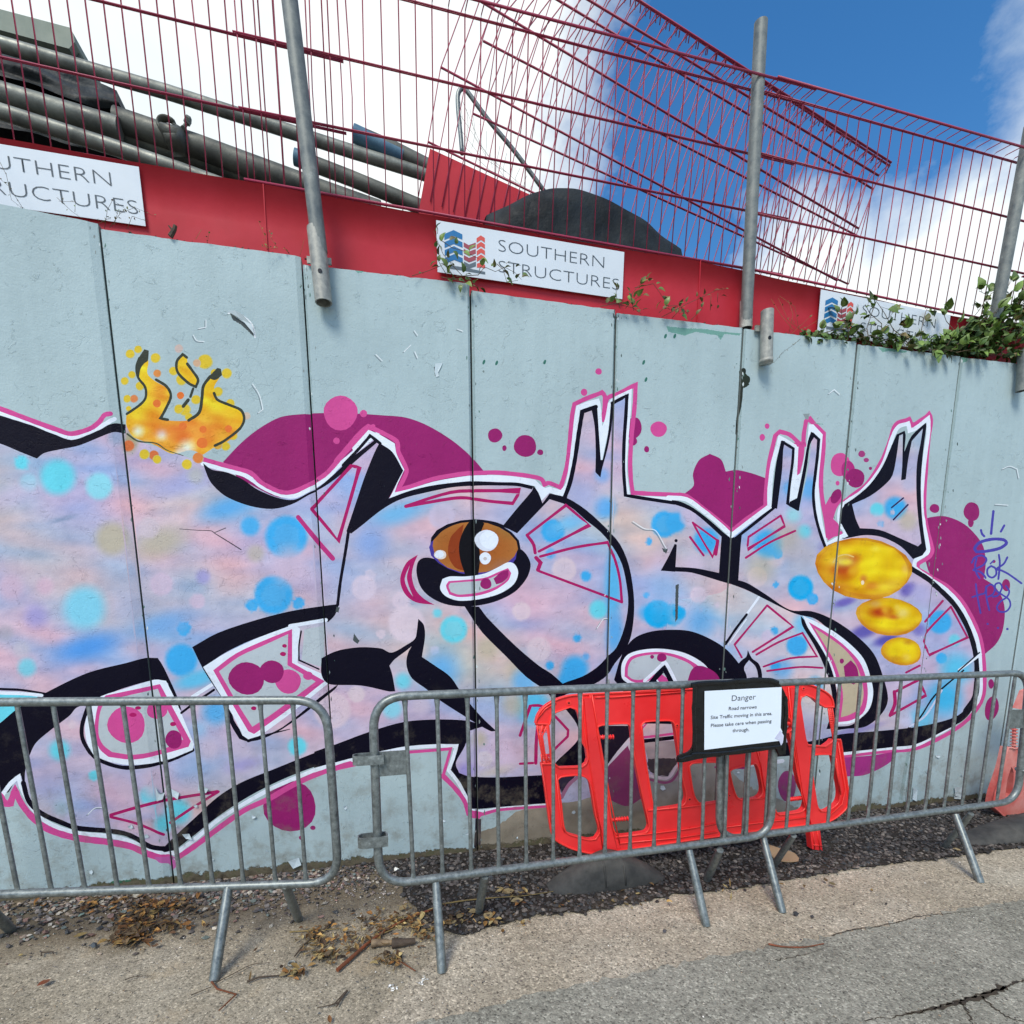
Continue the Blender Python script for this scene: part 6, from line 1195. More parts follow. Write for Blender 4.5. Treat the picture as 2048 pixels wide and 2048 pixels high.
s1 = (XF(494, 355)-XF(81, 281))/12
L0a = (L0b[0]+.02, L0b[1])
x1a = XF(690, 396); nA = 30; pA = fence_panel('leftmost red mesh fence panel with solid red sheet below, in front of the pipes', x1a-s1*nA, x1a, nA, [hb1, L2a, L1a, L0a], (lipB[0], lipB[1]), dy=.022)
s2 = (XF(1296, 502)-XF(697, 397))/(19.0)
x2a = XF(497, 362); x2b = XF(1556, 556); n2 = round((x2b-x2a)/(s2*.93)); 
pB = fence_panel('middle red mesh fence panel with bent top, between the left and centre poles', x2a, x2b, n2, [hb2, L2b, L1b, L0b], lipB)
x3a = XF(1494, 541); x3b = XF(2062, 655); pC = fence_panel('right red mesh fence panel with bent top seen against the white cloud', x3a, x3b, round((x3b-x3a)/(s2*.93)), [hb3, L2c, L1c, L0c], lipC, dy=-.012)
pD = fence_panel('sliver of a further red mesh fence panel beyond the right pole', x3b-.15, x3b+2.6, 48, [hb3, L2c, L1c, L0c], lipC, dy=.014)
sheetpiece(pA, x1a-s1*nA, XF(527, 368), hb1, .0); sheetpiece(pB, XF(512, 365), XF(1402, 520), hb2, .004); sheetpiece(pC, XF(1390, 520), XF(2066, 655), hb3, .008); sheetpiece(pD, XF(2064, 655), XF(2064, 655)+2.6, hb3, .012)
# folded seams between the red sheets
for p_, (xa, ya), (xb, yb) in ((pB, (527, 370), (535, 500)), (pC, (1400, 522), (1394, 650))):
    a, b = FP(xa, ya), FP(xb, yb); MB().tube([a+Vector((0, -.006, 0)), b+Vector((0, -.006, 0))], .004, 5).build('seam', M['redsheet'], p_)

# ------------------------------------------------------------------ company signs
QU, QL = px('Y', [(612, 1228), (1645, 1402)]), px('Y', [(620, 1512), (1642, 1655)])
def company_sign(label, tl, tr, bl, letters=True, br=None):
    """corners given in photo px; only the three corners that can be seen are needed"""
    off = Vector((0, -.016, 0)); a, b, c = FP(*tl)+off, FP(*tr)+off, FP(*bl)+off
    ex = (b-a); w = ex.length; ex.normalize(); ez = (a-c); h = ez.length; ez.normalize(); nn = ex.cross(ez).normalized()
    if nn.y > 0: nn = -nn
    root = tag(empty('company_sign', tuple(c)), label, 'sign', 'company signs on the red sheets')
    P = lambda u, v, d=0: c + ex*(u*w) + ez*(v*h) + nn*d
    vs = [P(0, 0, .002), P(1, 0, .002), P(1, 1, .002), P(0, 1, .002), P(0, 0, -.001), P(1, 0, -.001), P(1, 1, -.001), P(0, 1, -.001)]
    mesh_obj('board', vs, [(0, 1, 2, 3), (7, 6, 5, 4), (0, 4, 5, 1), (1, 5, 6, 2), (2, 6, 7, 3), (3, 7, 4, 0)], M['signwhite'], root)
    def poly(name, pts, mat, d=.0032):
        q = [P(u, v, d) for u, v in pts]; mesh_obj(name, q, [tuple(range(len(q)))], M[mat], root)
    # tower mark: blue block in four storeys, two red blocks beside it
    for k in range(4):
        y = .86-k*.155; hh = .115
        poly('logo_storey', [(.038, y-hh-.10), (.038, y-.10), (.085, y+.005), (.128, y-.05), (.128, y-.05-hh*.9), (.085, y+.005-hh)], 'logoblue')
    for k in range(4):
        y = .66-k*.125; hh = .088
        poly('logo_storey', [(.134, y-hh), (.134, y), (.160, y-.04), (.195, y+.012+.02), (.195, y+.03-hh), (.160, y-.04-hh)], 'logodark' if k < 3 else 'logogrey')
        y += .17*(1 if k == 0 else 1); poly('logo_storey', [(.200, y-hh-.05), (.200, y-.05), (.222, y+.02), (.242, y-.02), (.242, y-.02-hh), (.222, y+.02-hh)], 'logored')
    for k in range(1): poly('logo_storey', [(.200, .20), (.200, .28), (.222, .32), (.242, .28), (.242, .21), (.222, .22)], 'logored')
    poly('logo_storey', [(.06, .10), (.06, .165), (.128, .17), (.242, .14), (.242, .09), (.128, .10)], 'logogrey')
    text_mesh('lettering', 'SOUTHERN', .24*h/.69, M['ink'], root, P(.312, .595), ex, ez, 'LEFT', -.022, nn, .0034, width=.575*w)
    text_mesh('lettering', 'STRUCTURES', .24*h/.69, M['ink'], root, P(.312, .18), ex, ez, 'LEFT', -.022, nn, .0034, width=.665*w)
    return w, h
w2, h2 = company_sign('middle white company sign, fully visible below the red mesh beside small weeds', QU[0], QU[1], QL[0])
# left sign: its right edge is seen; the board has the same length
TRl = px('X', [(775, 937)])[0]; off = FP(*TRl); d2 = (FP(*px('X', [(0, 810)])[0])-off).normalized(); tl = off+d2*w2*1.0
hl_ = (FP(*px('X', [(815, 1280)])[0])-off); downv = hl_.normalized()*h2
def toP(v):  # 3D point back to the photo px (to reuse the builder)
    r_ = v-CAM; return (CX+FPX*r_.dot(rgt)/r_.dot(fwd), CY-FPX*r_.dot(upv)/r_.dot(fwd))
company_sign('left white company sign, cut off by the left edge of the photo', toP(tl), TRl, toP(tl+downv))
a3 = px('Z', [(800, 1606), (1520, 1748)]); c3 = FP(*a3[0])+FP(*px('Z', [(783, 1800)])[0])*0; dn = (FP(*px('Z', [(783, 1800)])[0])-FP(*a3[0])).normalized()*h2
company_sign('right white company sign, half hidden behind the brambles', a3[0], toP(FP(*a3[0])+(FP(*a3[1])-FP(*a3[0])).normalized()*w2*.985), toP(FP(*a3[0])+dn))

# ------------------------------------------------------------------ scaffold poles and sleeves
def pole(label, top, mid, bot, r, sleeve=None, ytop=None, ymid=None):
    a = YP(ytop)(*top); b = YP(ymid)(*bot); root = tag(empty('scaffold_pole', tuple(b)), label, 'pole')
    mb = MB(); n = 16; d = (a-b); 
    mb.tube([b, b+d*.5, a], r, n, caps=False); mb.tube([a, b], r*.86, n, caps=False); shade_auto(mb.build('tube', M['galv_dull'], root), 60)
    MB().tube([a-(a-b).normalized()*.002, a+(a-b).normalized()*.001], r*.99, n).build('end_cap', M['galv_dull'], root)
    return root, a, b
def hollow(p, q, r, t=.006, n=16):
    mb = MB(); d = (q-p).normalized(); ref = Vector((0, 1, 0)); u = (ref-d*ref.dot(d)).normalized(); v = d.cross(u)
    def ring(c, rr): return [c+u*math.cos(2*math.pi*j/n)*rr+v*math.sin(2*math.pi*j/n)*rr for j in range(n)]
    vs = ring(p, r)+ring(q, r)+ring(q, r-t)+ring(p, r-t); fs = []
    for k in range(4):
        for j in range(n): a, b = k*n, ((k+1) % 4)*n; fs.append((a+j, a+(j+1) % n, b+(j+1) % n, b+j))
    mb.add(vs, fs); return mb
def sleeve(name, parent, top, bot, r, y, hole=None, plate=None, mat='sleeve'):
    a, b = YP(y)(*top), YP(y)(*bot); o = hollow(b, a, r).build(name, M[mat], parent); shade_auto(o, 50)
    if hole:
        h = YP(y-r-.001)(*hole); MB().tube([h, h+Vector((0, .004, 0))], .011, 12).build('bolt_hole', M['blackplastic'], parent)
    if plate:
        q = [YP(y+r*.8)(*p) for p in plate]; m1 = MB(); m1.add([v for v in q]+[v+Vector((0, .01, 0)) for v in q], [(0, 1, 2, 3), (7, 6, 5, 4), (0, 4, 5, 1), (1, 5, 6, 2), (2, 6, 7, 3), (3, 7, 4, 0)]); m1.build('bracket_plate', M[mat], parent)
    return o
p1, a, b = pole('left grey scaffold pole leaning, held in a pale sleeve with a bolt hole', (572, -60), None, (640, 505), .0375, ytop=D-.14, ymid=D-.055)
sleeve('sleeve', p1, px('X', [(1742, 1262)])[0], px('X', [(1787, 1672)])[0], .043, D-.055, px('X', [(1766, 1494)])[0], px('X', [(1692, 1412), (1828, 1424), (1830, 1460), (1695, 1450)]))
p2, a, b = pole('centre grey scaffold pole rising above the bent fence top against the blue sky', px('Z', [(480, 124)])[0], None, px('Z', [(396, 1810)])[0], .0365, ytop=D-.10, ymid=D+.03)
sleeve('sleeve', p2, px('Z', [(400, 1660)])[0], px('Z', [(396, 1815)])[0], .0395, D+.03)
s2_ = tag(empty('pole_sleeve', tuple(YP(D-.05)(1534, 720))), 'short empty steel sleeve with bolt hole on the wall right of the centre pole', 'pole socket')
sleeve('sleeve', s2_, px('Z', [(515, 1716)])[0], px('C', [(508, 205)])[0], .0385, D-.052, px('Z', [(530, 1862)])[0], px('Z', [(450, 1795), (490, 1795), (490, 1830), (450, 1826)]))
MB().tube([YP(D-.05)(*px('C', [(508, 212)])[0]), YP(D-.05)(*px('C', [(508, 190)])[0])], .042, 14).build('collar', M['sleeve'], s2_, True)
p3, a, b = pole('right grey scaffold pole standing behind the brambles near the right edge', (2062, 250), None, (1990, 640), .0375, ytop=D-.10, ymid=D+.0)
s3 = tag(empty('pole_sleeve', tuple(YP(D-.05)(2040, 740))), 'dark steel bracket sleeve on the wall at the right edge', 'pole socket')
sleeve('sleeve', s3, (2050, 700), (2044, 782), .038, D-.055, mat='galv_dull')
q = [YP(D-.02)(*p) for p in [(2033, 706), (2062, 712), (2060, 732), (2034, 728)]]; m1 = MB(); m1.add([v+Vector((0, -.05, 0)) for v in q]+q, [(0, 1, 2, 3), (7, 6, 5, 4), (0, 4, 5, 1), (1, 5, 6, 2), (2, 6, 7, 3), (3, 7, 4, 0)]); m1.build('bracket_plate', M['galv_dull'], s3)

# ------------------------------------------------------------------ stacked spare mesh panels behind the fence
def slant_panel(label, y, lines, n, platepts=None):
    PL_ = YP(y); q = [(PL_(*a), PL_(*b)) for a, b in lines]; base = q[0][0].lerp(q[0][1], .5)
    root = tag(empty('mesh_panel', tuple(base)), label, 'mesh panel', 'spare red mesh panels leaning behind the fence')
    m_ = len(q); top = q[-1]; topo = Vector((0, -.10, 0)); 
    def at(k, s): return q[k][0].lerp(q[k][1], s)
    for i in range(n+1):
        s = i/n; pts = ([at(0, s)+(at(0, s)-at(1, s))*.75+Vector((0, -.008, 0))] if platepts else [])+[at(0, s)+Vector((0, -.006, 0))]+[at(k, s)+Vector((random.gauss(0, .004), 0, 0)) for k in range(1, m_-1)]
        e = at(m_-1, s)+topo*.6; bend = pts[-1]; pts += [bend.lerp(e, .25)+Vector((0, 0, .012)), e, e+Vector((.012, .02, .02)), e+Vector((.02, .05, -.012))]
        wire(pts, RWR*.95, root)
    for k in range(m_):
        a, b = q[k]; d = topo*.6 if k == m_-1 else Vector((0, -.006, 0))
        wire([a+d, b+d], RWR*1.3, root); wire([a+d+Vector((0, .012, .006)), b+d+Vector((0, .012, .006))], RWR*1.2, root)
    if platepts:
        o = [PL_(*p) for p in platepts]; m1 = MB(); n_ = len(o); m1.add(o+[v+Vector((0, .004, 0)) for v in o], [tuple(range(n_)), tuple(range(n_, 2*n_))[::-1]]+[(i, i+n_, (i+1) % n_+n_, (i+1) % n_) for i in range(n_)]); m1.build('sheet', M['redsheet'], root)
    return root
slant_panel('spare red mesh panel with solid red lower sheet, slanting down behind the fence', D+.45,
            [((856, 285), (1632, 660)), ((882, 136), (1674, 562)), ((935, -12), (1717, 458)), ((1010, -100), (1757, 352)), ((1040, -125), (1768, 338))], 40, [(860, 297), (1075, 396), (1300, 505), (1290, 640), (820, 520)])
slant_panel('rearmost slanting spare red mesh panel, without a solid sheet', D+.62,
            [((945, 228), (1696, 569)), ((966, 83), (1719, 475)), ((1010, -62), (1746, 379)), ((1040, -128), (1766, 344))], 38)

# ------------------------------------------------------------------ scaffold tubes, box, tarpaulins, hoop
def tube_thing(label, pts, ys, r, mat, cap=None, name='scaffold_tube'):
    P3 = [YP(y)(*p) for p, y in zip(pts, ys)]; root = tag(empty(name, tuple(P3[0].lerp(P3[-1], .5))), label, 'tube', 'scaffold tubes stacked behind the fence')
    o = MB().tube(P3, r, 14).build('tube', M[mat], root, False); shade_auto(o, 50)
    if cap is not None:
        d = (P3[-1]-P3[0]).normalized(); e = P3[0]; MB().tube([e-d*.003, e+d*cap], r*1.03, 14, caps=False).build('painted_end', M['tube_blue'], root, True); MB().tube([e-d*.004, e-d*.001], r*.86, 12).build('bore', M['blackplastic'], root)
    return root
Y1 = D+.8
tube_thing('long thin scaffold tube crossing the sky above all the other tubes', [(-260, 20), (0, 88), (340, 186), (700, 302), (835, 344), (900, 366)], [Y1]*6, .036, 'tube')
tube_thing('upper thick scaffold tube under the black tarpaulin at the far left', [(-260, 100), (0, 186), (240, 257)], [Y1-.1]*3, .052, 'tube')
tube_thing('thickest long scaffold tube with the coupler clamped on it', [(232, 240), (400, 296), (640, 383), (760, 425)], [Y1-.05]*4, .062, 'tube_dark')
tube_thing('lower scaffold tube just above the left sign', [(-260, 150), (0, 223), (230, 296), (365, 342), (470, 380)], [Y1-.2]*5, .038, 'tube')
tube_thing('dark tube lying under the thick one, mostly in shadow', [(232, 270), (400, 322), (560, 372), (700, 420)], [Y1]*4, .046, 'tube_dark')
tube_thing('lower blue ended scaffold tube passing behind the left pole', [(590, 314), (700, 356), (836, 412), (930, 455)], [Y1]*4, .043, 'tube_dark', .09)
tube_thing('upper blue ended scaffold tube pointing up to the left before the red sheet', [(708, 267), (790, 302), (870, 342)], [Y1]*3, .047, 'tube_dark', .32)
# coupler
c = YP(Y1-.12)(338, 252); cp = tag(empty('tube_coupler', tuple(c)), 'rusty scaffold coupler ring with its bolt sticking up from the thick tube', 'coupler')
sc = .0037
def cpp(x, y, dy=0): return YP(Y1-.12+dy)(*px('X', [(x, y)])[0])
ringp = [cpp(925+48*math.cos(a)*1.05, 695+40*math.sin(a)+.3*48*math.cos(a)) for a in np.linspace(.2, 5.6, 18)]
mm = MB(); mm.tube(ringp, .013, 6, squash=(2.2, .8)); mm.build('clamp_ring', M['tube_dark'], cp, True)
MB().tube([cpp(960, 700), cpp(1000, 725), cpp(1020, 712)], .016, 6, squash=(1.6, 1)).build('clamp_arm', M['tube_dark'], cp); MB().tube([cpp(1000, 728), cpp(1045, 655)], .010, 8).build('bolt', M['tube_dark'], cp); MB().tube([cpp(1028, 655), cpp(1050, 668)], .020, 6).build('nut', M['tube_dark'], cp); MB().tube([cpp(1036, 668), cpp(1030, 682)], .018, 6).build('nut', M['tube_dark'], cp)
MB().tube([cpp(905, 740), cpp(1005, 770), cpp(1000, 800), cpp(930, 800)], .03, 8, squash=(2.5, 1)).build('clamp_body', M['tube_dark'], cp, True)
# concrete grey box, upper left
bx = tag(empty('storage_box', tuple(YP(D+1.6)(60, 120))), 'grey green concrete like box at the upper left behind the tubes', 'box')
def prism(name, t, pts, y0, y1, mat, parent):
    q = [YP(y0)(*p) for p in px(t, pts)]; back = [Vector((v.x, y1, v.z)) for v in q]; n = len(q)
    o = mesh_obj(name, q+back, [tuple(range(n)), tuple(range(n, 2*n))[::-1]]+[(i, i+n, (i+1) % n+n, (i+1) % n) for i in range(n)], M[mat], parent); import bmesh
    bm = bmesh.new(); bm.from_mesh(o.data); bmesh.ops.recalc_face_normals(bm, faces=bm.faces); bm.to_mesh(o.data); bm.free(); return o
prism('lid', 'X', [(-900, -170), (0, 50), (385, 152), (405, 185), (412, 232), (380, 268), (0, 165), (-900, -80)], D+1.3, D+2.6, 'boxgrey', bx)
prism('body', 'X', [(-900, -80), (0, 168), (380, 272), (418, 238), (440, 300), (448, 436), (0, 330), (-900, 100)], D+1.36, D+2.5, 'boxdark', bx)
# black tarpaulin over the tubes
def cloth(name, label, t, rows, y0, mat, amp=.03, thick=.4, cols=40):
    """rows: list of polylines (top to bottom) in tile px; the cloth spans between them, bulging towards the street"""
    R_ = [[YP(y0)(*p) for p in px(t, smooth_pts(r, False, 4))] for r in rows]; G_ = []
    for k, r in enumerate(R_):
        L = [0]; [L.append(L[-1]+(r[i+1]-r[i]).length) for i in range(len(r)-1)]
        row = []
        for j in range(cols+1):
            s = j/cols*L[-1]; i = min(max(0, int(np.searchsorted(L, s))-1), len(r)-2); f = (s-L[i])/max(1e-6, L[i+1]-L[i]); row.append(r[i].lerp(r[i+1], f))
        G_.append(row)
    rowsN = 14; vs = []
    for a in range(rowsN+1):
        s = a/rowsN*(len(G_)-1); k = min(int(s), len(G_)-2); f = s-k
        for j in range(cols+1):
            p = G_[k][j].lerp(G_[k+1][j], f); u = j/cols; v = a/rowsN
            d = amp*(math.sin(u*7+v*5)+.7*math.sin(u*11-v*9+2)+.6*math.sin(u*5+v*14+1)+.25*math.sin(u*31+v*11))
            vs.append(p+Vector((0, -thick*math.sin(min(1, v*1.3)*math.pi/2)*(1-.5*abs(2*u-1)**3)+d, 0)))
    fs = [(a*(cols+1)+j, (a+1)*(cols+1)+j, (a+1)*(cols+1)+j+1, a*(cols+1)+j+1) for a in range(rowsN) for j in range(cols)]
    k = len(vs); vs += [v+Vector((0, .5, -.05)) for v in vs]; fs2 = [tuple(i+k for i in f[::-1]) for f in fs]
    top = [(j, j+1, k+j+1, k+j) for j in range(cols)]; C_ = cols+1; rN = rowsN
    sides = [(a*C_, k+a*C_, k+(a+1)*C_, (a+1)*C_) for a in range(rN)]+[(a*C_+cols, (a+1)*C_+cols, k+(a+1)*C_+cols, k+a*C_+cols) for a in range(rN)]
    o = mesh_obj(name, vs, fs+fs2+top+sides, M[mat]); shade_auto(o, 70); tag(o, label, 'tarpaulin'); return o
cloth('tarpaulin', 'black tarpaulin draped between the grey box and the tubes at the left', 'X', [[(-500, 180), (0, 300), (160, 345), (380, 410), (560, 465), (640, 492)], [(-500, 250), (0, 400), (200, 450), (420, 530), (600, 560), (668, 575)], [(-500, 330), (0, 480), (200, 530), (400, 600), (560, 650), (690, 632)]], D+1.0, 'tarp', .012, .08)
cloth('tarpaulin', 'shadowed black tarpaulin edge under the lower tubes at the far left', 'X', [[(-500, 430), (0, 560), (200, 640), (420, 720), (700, 790)], [(-500, 600), (0, 740), (200, 775), (420, 840), (700, 900)]], D+.95, 'tarp', .012, .05)
cloth('tarpaulin', 'black tarpaulin mound behind the fence above the middle sign', 'Y', [[(870, 1232), (980, 1165), (1080, 1118), (1190, 1068), (1260, 1060), (1340, 1068), (1450, 1105), (1560, 1160), (1680, 1240), (1800, 1318), (1930, 1400)], [(880, 1240), (1000, 1215), (1100, 1180), (1200, 1160), (1330, 1165), (1450, 1200), (1560, 1250), (1700, 1310), (1800, 1370), (1930, 1420)], [(850, 1450), (1000, 1460), (1200, 1500), (1400, 1540), (1600, 1580), (1800, 1600), (1950, 1620)]], D+.32, 'tarp', .009, .20, 60)
MB_ = MB()
# bent hoop with a little net
hp = tag(empty('bent_hoop', tuple(YP(D+.75)(1000, 300))), 'bent grey rod forming a pointed hoop with thin netting behind the slanting mesh', 'hoop'); PH = YP(D+.75)
hpts = [PH(*p) for p in px('Y', smooth_pts([(757, 850), (748, 740), (736, 620), (733, 530), (745, 497), (765, 488), (785, 505), (900, 660), (1050, 840), (1215, 1062)], False, 4, 80))]
MB().tube(hpts, .0145, 10).build('rod', M['galv'], hp, True); net = MB()
for i in range(12):
    u = i/11; a = PH(*px('Y', [(745+ (1150-745)*u, 560+(1010-560)*u)])[0]); b = PH(*px('Y', [(752+(1120-752)*u+random.uniform(-12, 12), 700+(1060-700)*(u**.7)+random.uniform(0, 50))])[0]); net.tube([a, a.lerp(b, .5)+Vector((random.uniform(-.02, .02), 0, 0)), b], .0011, 4)
for p0, p1 in (((750, 640), (1080, 1020)), ((752, 720), (1000, 950)), ((760, 800), (1100, 1030)), ((800, 600), (900, 880)), ((760, 560), (1000, 990))): net.tube([PH(*px('Y', [p0])[0]), PH(*px('Y', [((p0[0]+p1[0])/2-20, (p0[1]+p1[1])/2+25)])[0]), PH(*px('Y', [p1])[0])], .0011, 4)
o = net.build('netting', M['galv_dull'], hp); o['kind'] = 'stuff'

# ------------------------------------------------------------------ plants on the wall top
def leaf_mesh(name, mat, L=1.0, W=.62, serr=False):
    vs = [(0, 0, 0)]; fs = []; N_ = 6; mid = []; l = []; r_ = []
    for i in range(1, N_):
        t = i/N_; w = W/2*math.sin(math.pi*t**.75)**.8*(1+.10*(i % 2)); z = .10*math.sin(math.pi*t)-.18*t*t
        mid.append((t*L, 0, z)); l.append((t*L-.02, w, z+.12*w*2)); r_.append((t*L-.02, -w, z+.12*w*2))
    k = len(mid); vs += mid+l+r_+[(L*1.05, 0, -.2)]; tip = len(vs)-1
    for i in range(k-1):
        fs += [(1+i, 1+i+1, 1+k+i+1, 1+k+i), (1+i, 1+2*k+i, 1+2*k+i+1, 1+i+1)]
    fs += [(0, 1, 1+k), (0, 1+2*k, 1), (k, tip, 2*k), (k, 3*k, tip)]
    me = bpy.data.meshes.new(name); me.from_pydata(vs, [], fs); me.materials.append(mat)
    for p in me.polygons: p.use_smooth = True
    return me
LM = [leaf_mesh('leaf', M['leaf']), leaf_mesh('leaf', M['leafdark'], W=.7), leaf_mesh('leaf', M['leaf'], W=.85), leaf_mesh('leaf', M['leafred'], W=.55)]
def put_leaf(parent, p, d, size, which=None, upn=Vector((0, -.5, .9))):
    o = bpy.data.objects.new('leaf', LM[which if which is not None else random.choice((0, 0, 1, 1, 2))]); COL.objects.link(o)
    d = Vector(d).normalized(); z = (upn+Vector((random.uniform(-.7, .7), random.uniform(-.8, .3), random.uniform(-.5, .5)))); z = (z-d*z.dot(d)).normalized(); y = z.cross(d)
    Mx = Matrix((d*size, y*size, z*size)).transposed().to_4x4(); Mx.translation = p; o.matrix_world = Mx
    o.parent = parent; o.matrix_parent_inverse = parent.matrix_world.inverted(); return o
def spray(parent, t, pts, y, r=.0022, leaf=.03, n=8, mat='stem', kinds=None, tri=False, rnd=1, spread=.6, ys=None):
    P = [YP(y if ys is None else ys[min(i, len(ys)-1)])(*p) for i, p in enumerate(px(t, pts))]; P = [p+Vector((0, random.uniform(-.03, .03)*rnd, 0)) for p in P]
    MB().tube(P, [r*(1-.6*i/len(P)) for i in range(len(P))], 5).build('stem', M[mat], parent, True)
    for i in range(n):
        s = (i+.6)/n*(len(P)-1); k = min(int(s), len(P)-2); p = P[k].lerp(P[k+1], s-k); d = (P[k+1]-P[k]).normalized()
        side = Vector((random.uniform(-1, 1), random.uniform(-1, .4), random.uniform(-.6, 1)))
        base = (d*.5+side*spread).normalized(); q = p+base*leaf*random.uniform(.2, .8)
        MB().tube([p, q], r*.4, 4).build('stalk', M[mat], parent) if tri else None
        for m_ in range(3 if tri else 1):
            dd = base+Vector((random.uniform(-1, 1), random.uniform(-.5, .5), random.uniform(-.8, .8)))*(.9 if m_ else .2)
            put_leaf(parent, q, dd, leaf*random.uniform(.7, 1.25)*(1 if m_ == 0 else .8), random.choice(kinds) if kinds else None)
wt = D-.005
b1 = tag(empty('bramble_bush', tuple(YP(wt)(1900, 690))), 'dense green bramble sprawling over the wall top in front of the right sign', 'bramble')
for pts, n in (([(1100, 800), (1200, 700), (1330, 560), (1480, 400), (1560, 260), (1500, 200)], 6), ([(1300, 800), (1420, 600), (1560, 380), (1640, 220), (1690, 180)], 6), ([(1500, 800), (1600, 560), (1720, 330), (1850, 160), (1960, 120)], 6), ([(1700, 820), (1760, 600), (1850, 400), (1950, 250)], 6),
               ([(1200, 790), (1350, 650), (1480, 560), (1620, 420), (1760, 390)], 5), ([(900, 760), (800, 640), (700, 560), (620, 400), (520, 320)], 4), ([(700, 720), (620, 620), (560, 520), (450, 420), (390, 350)], 4), ([(1000, 780), (980, 640), (960, 520), (1000, 400), (1060, 330)], 3), ([(1150, 790), (1250, 600), (1200, 480), (1130, 430)], 4), ([(300, 680), (250, 560), (220, 440), (200, 350)], 4), ([(500, 720), (380, 640), (300, 520), (340, 380)], 3), ([(-100, 640), (0, 600), (150, 560), (280, 560), (420, 600)], 6), ([(300, 660), (450, 640), (600, 640), (750, 700), (900, 740)], 7), ([(700, 740), (850, 720), (1000, 760), (1150, 770), (1300, 790)], 8), ([(1250, 800), (1400, 760), (1550, 780), (1750, 800), (1900, 820)], 9), ([(1400, 700), (1550, 640), (1700, 600), (1900, 560)], 7), ([(1500, 560), (1650, 500), (1800, 420), (1950, 350)], 6), ([(1600, 700), (1680, 420), (1780, 200), (1830, 60)], 7), ([(1750, 700), (1850, 400), (1900, 200), (1980, 40)], 8), ([(1850, 700), (1920, 500), (1990, 300), (2060, 100)], 8), ([(1450, 700), (1540, 480), (1640, 330), (1700, 300)], 6), ([(420, 640), (430, 560), (470, 420), (520, 290)], 4), ([(620, 660), (760, 600), (860, 580)], 4)):
    spray(b1, 'V', pts, wt, .0030, .068, n, tri=True, spread=.8, kinds=(0, 0, 1, 2, 2, 0, 3))
def bush_mass(name, parent, t, region, n, y, size, seedv=3):
    mbv = MB(); rr = random.Random(seedv)
    for _ in range(n):
        x = rr.uniform(region[0], region[2]); lim = np.interp(x, [region[0], (region[0]+region[2])/2, region[2]], region[1]); yy = rr.uniform(lim, region[3]+ (x-region[0])*.09)
        p = YP(y+rr.uniform(-.04, .05))(*px(t, [(x, yy)])[0]); d = Vector((rr.uniform(-1, 1), rr.uniform(-1, .5), rr.uniform(-.7, .8))).normalized(); z = Vector((rr.uniform(-.6, .6), rr.uniform(-1, .2), rr.uniform(.1, 1))); z = (z-d*z.dot(d)).normalized(); yv = z.cross(d); s = size*rr.uniform(.6, 1.2)
        src = LM[1]; vs = [p+(d*v.co.x+yv*v.co.y+z*v.co.z)*s for v in src.vertices]; mbv.add(vs, [tuple(f.vertices) for f in src.polygons])
    o = mbv.build(name, M['leafdark'], parent, True); o['kind'] = 'stuff'; return o
bush_mass('foliage', b1, 'V', (1080, [690, 400, 110], 2150, 770), 640, wt+.035, .055)
bush_mass('undergrowth', b1, 'V', (-200, [590, 590, 640], 1250, 665), 260, wt+.03, .042, 5)
put_leaf(b1, YP(wt-.05)(*px('V', [(1180, 640)])[0]), (1, 0, -.1), .075, 0)
w1 = tag(empty('weed', tuple(YP(wt)(900, 560))), 'small leafy weed growing up across the blue mark of the middle sign', 'weed')
for pts, n in (([(790, 1545), (720, 1480), (650, 1420), (625, 1340), (600, 1270)], 7), ([(680, 1520), (640, 1450), (600, 1400)], 4), ([(640, 1340), (700, 1370), (760, 1400), (850, 1430)], 6), ([(760, 1540), (720, 1520), (680, 1500)], 5), ([(720, 1540), (850, 1500), (880, 1480), (940, 1500), (990, 1480), (1050, 1510), (1090, 1530)], 10), ([(950, 1450), (985, 1480), (1010, 1540), (1060, 1560)], 5), ([(480, 1520), (560, 1480), (650, 1450)], 3), ([(640, 1535), (760, 1545), (850, 1570)], 8)): spray(w1, 'Y', pts, wt-.03, .0018, .042, n, kinds=(0, 1, 0, 3))
w2_ = tag(empty('weed', tuple(YP(wt)(1270, 590))), 'leafy weed at the lower right corner of the middle sign', 'weed')
for pts, n in (([(1700, 1720), (1680, 1640), (1720, 1590), (1770, 1560)], 6), ([(1640, 1690), (1620, 1620), (1600, 1600)], 4), ([(1520, 1690), (1600, 1680), (1700, 1700), (1760, 1720)], 7), ([(1700, 1600), (1800, 1580), (1860, 1600), (1885, 1640)], 5), ([(1840, 1730), (1870, 1700), (1930, 1700), (1960, 1730)], 7), ([(1660, 1700), (1700, 1650), (1740, 1640)], 4)): spray(w2_, 'Y', pts, wt-.02, .0018, .042, int(n*1.4), kinds=(0, 1, 3))
w3 = tag(empty('weed', tuple(YP(wt)(1400, 620))), 'dried thorny twig with withered leaves left of the centre pole', 'weed')
for pts, n in (([(-60, 1740), (60, 1690), (160, 1640), (230, 1605), (285, 1600)], 7), ([(0, 1745), (40, 1700), (90, 1720)], 6), ([(100, 1760), (160, 1700), (150, 1640)], 4), ([(200, 1640), (215, 1700)], 2), ([(240, 1620), (250, 1660)], 2)): spray(w3, 'Z', pts, wt-.02, .0018, .032, n, kinds=(3,))
w4 = tag(empty('weed', tuple(YP(wt)(230, 440))), 'sparse dark twigs and tiny leaves over the lower corner of the left sign', 'weed')
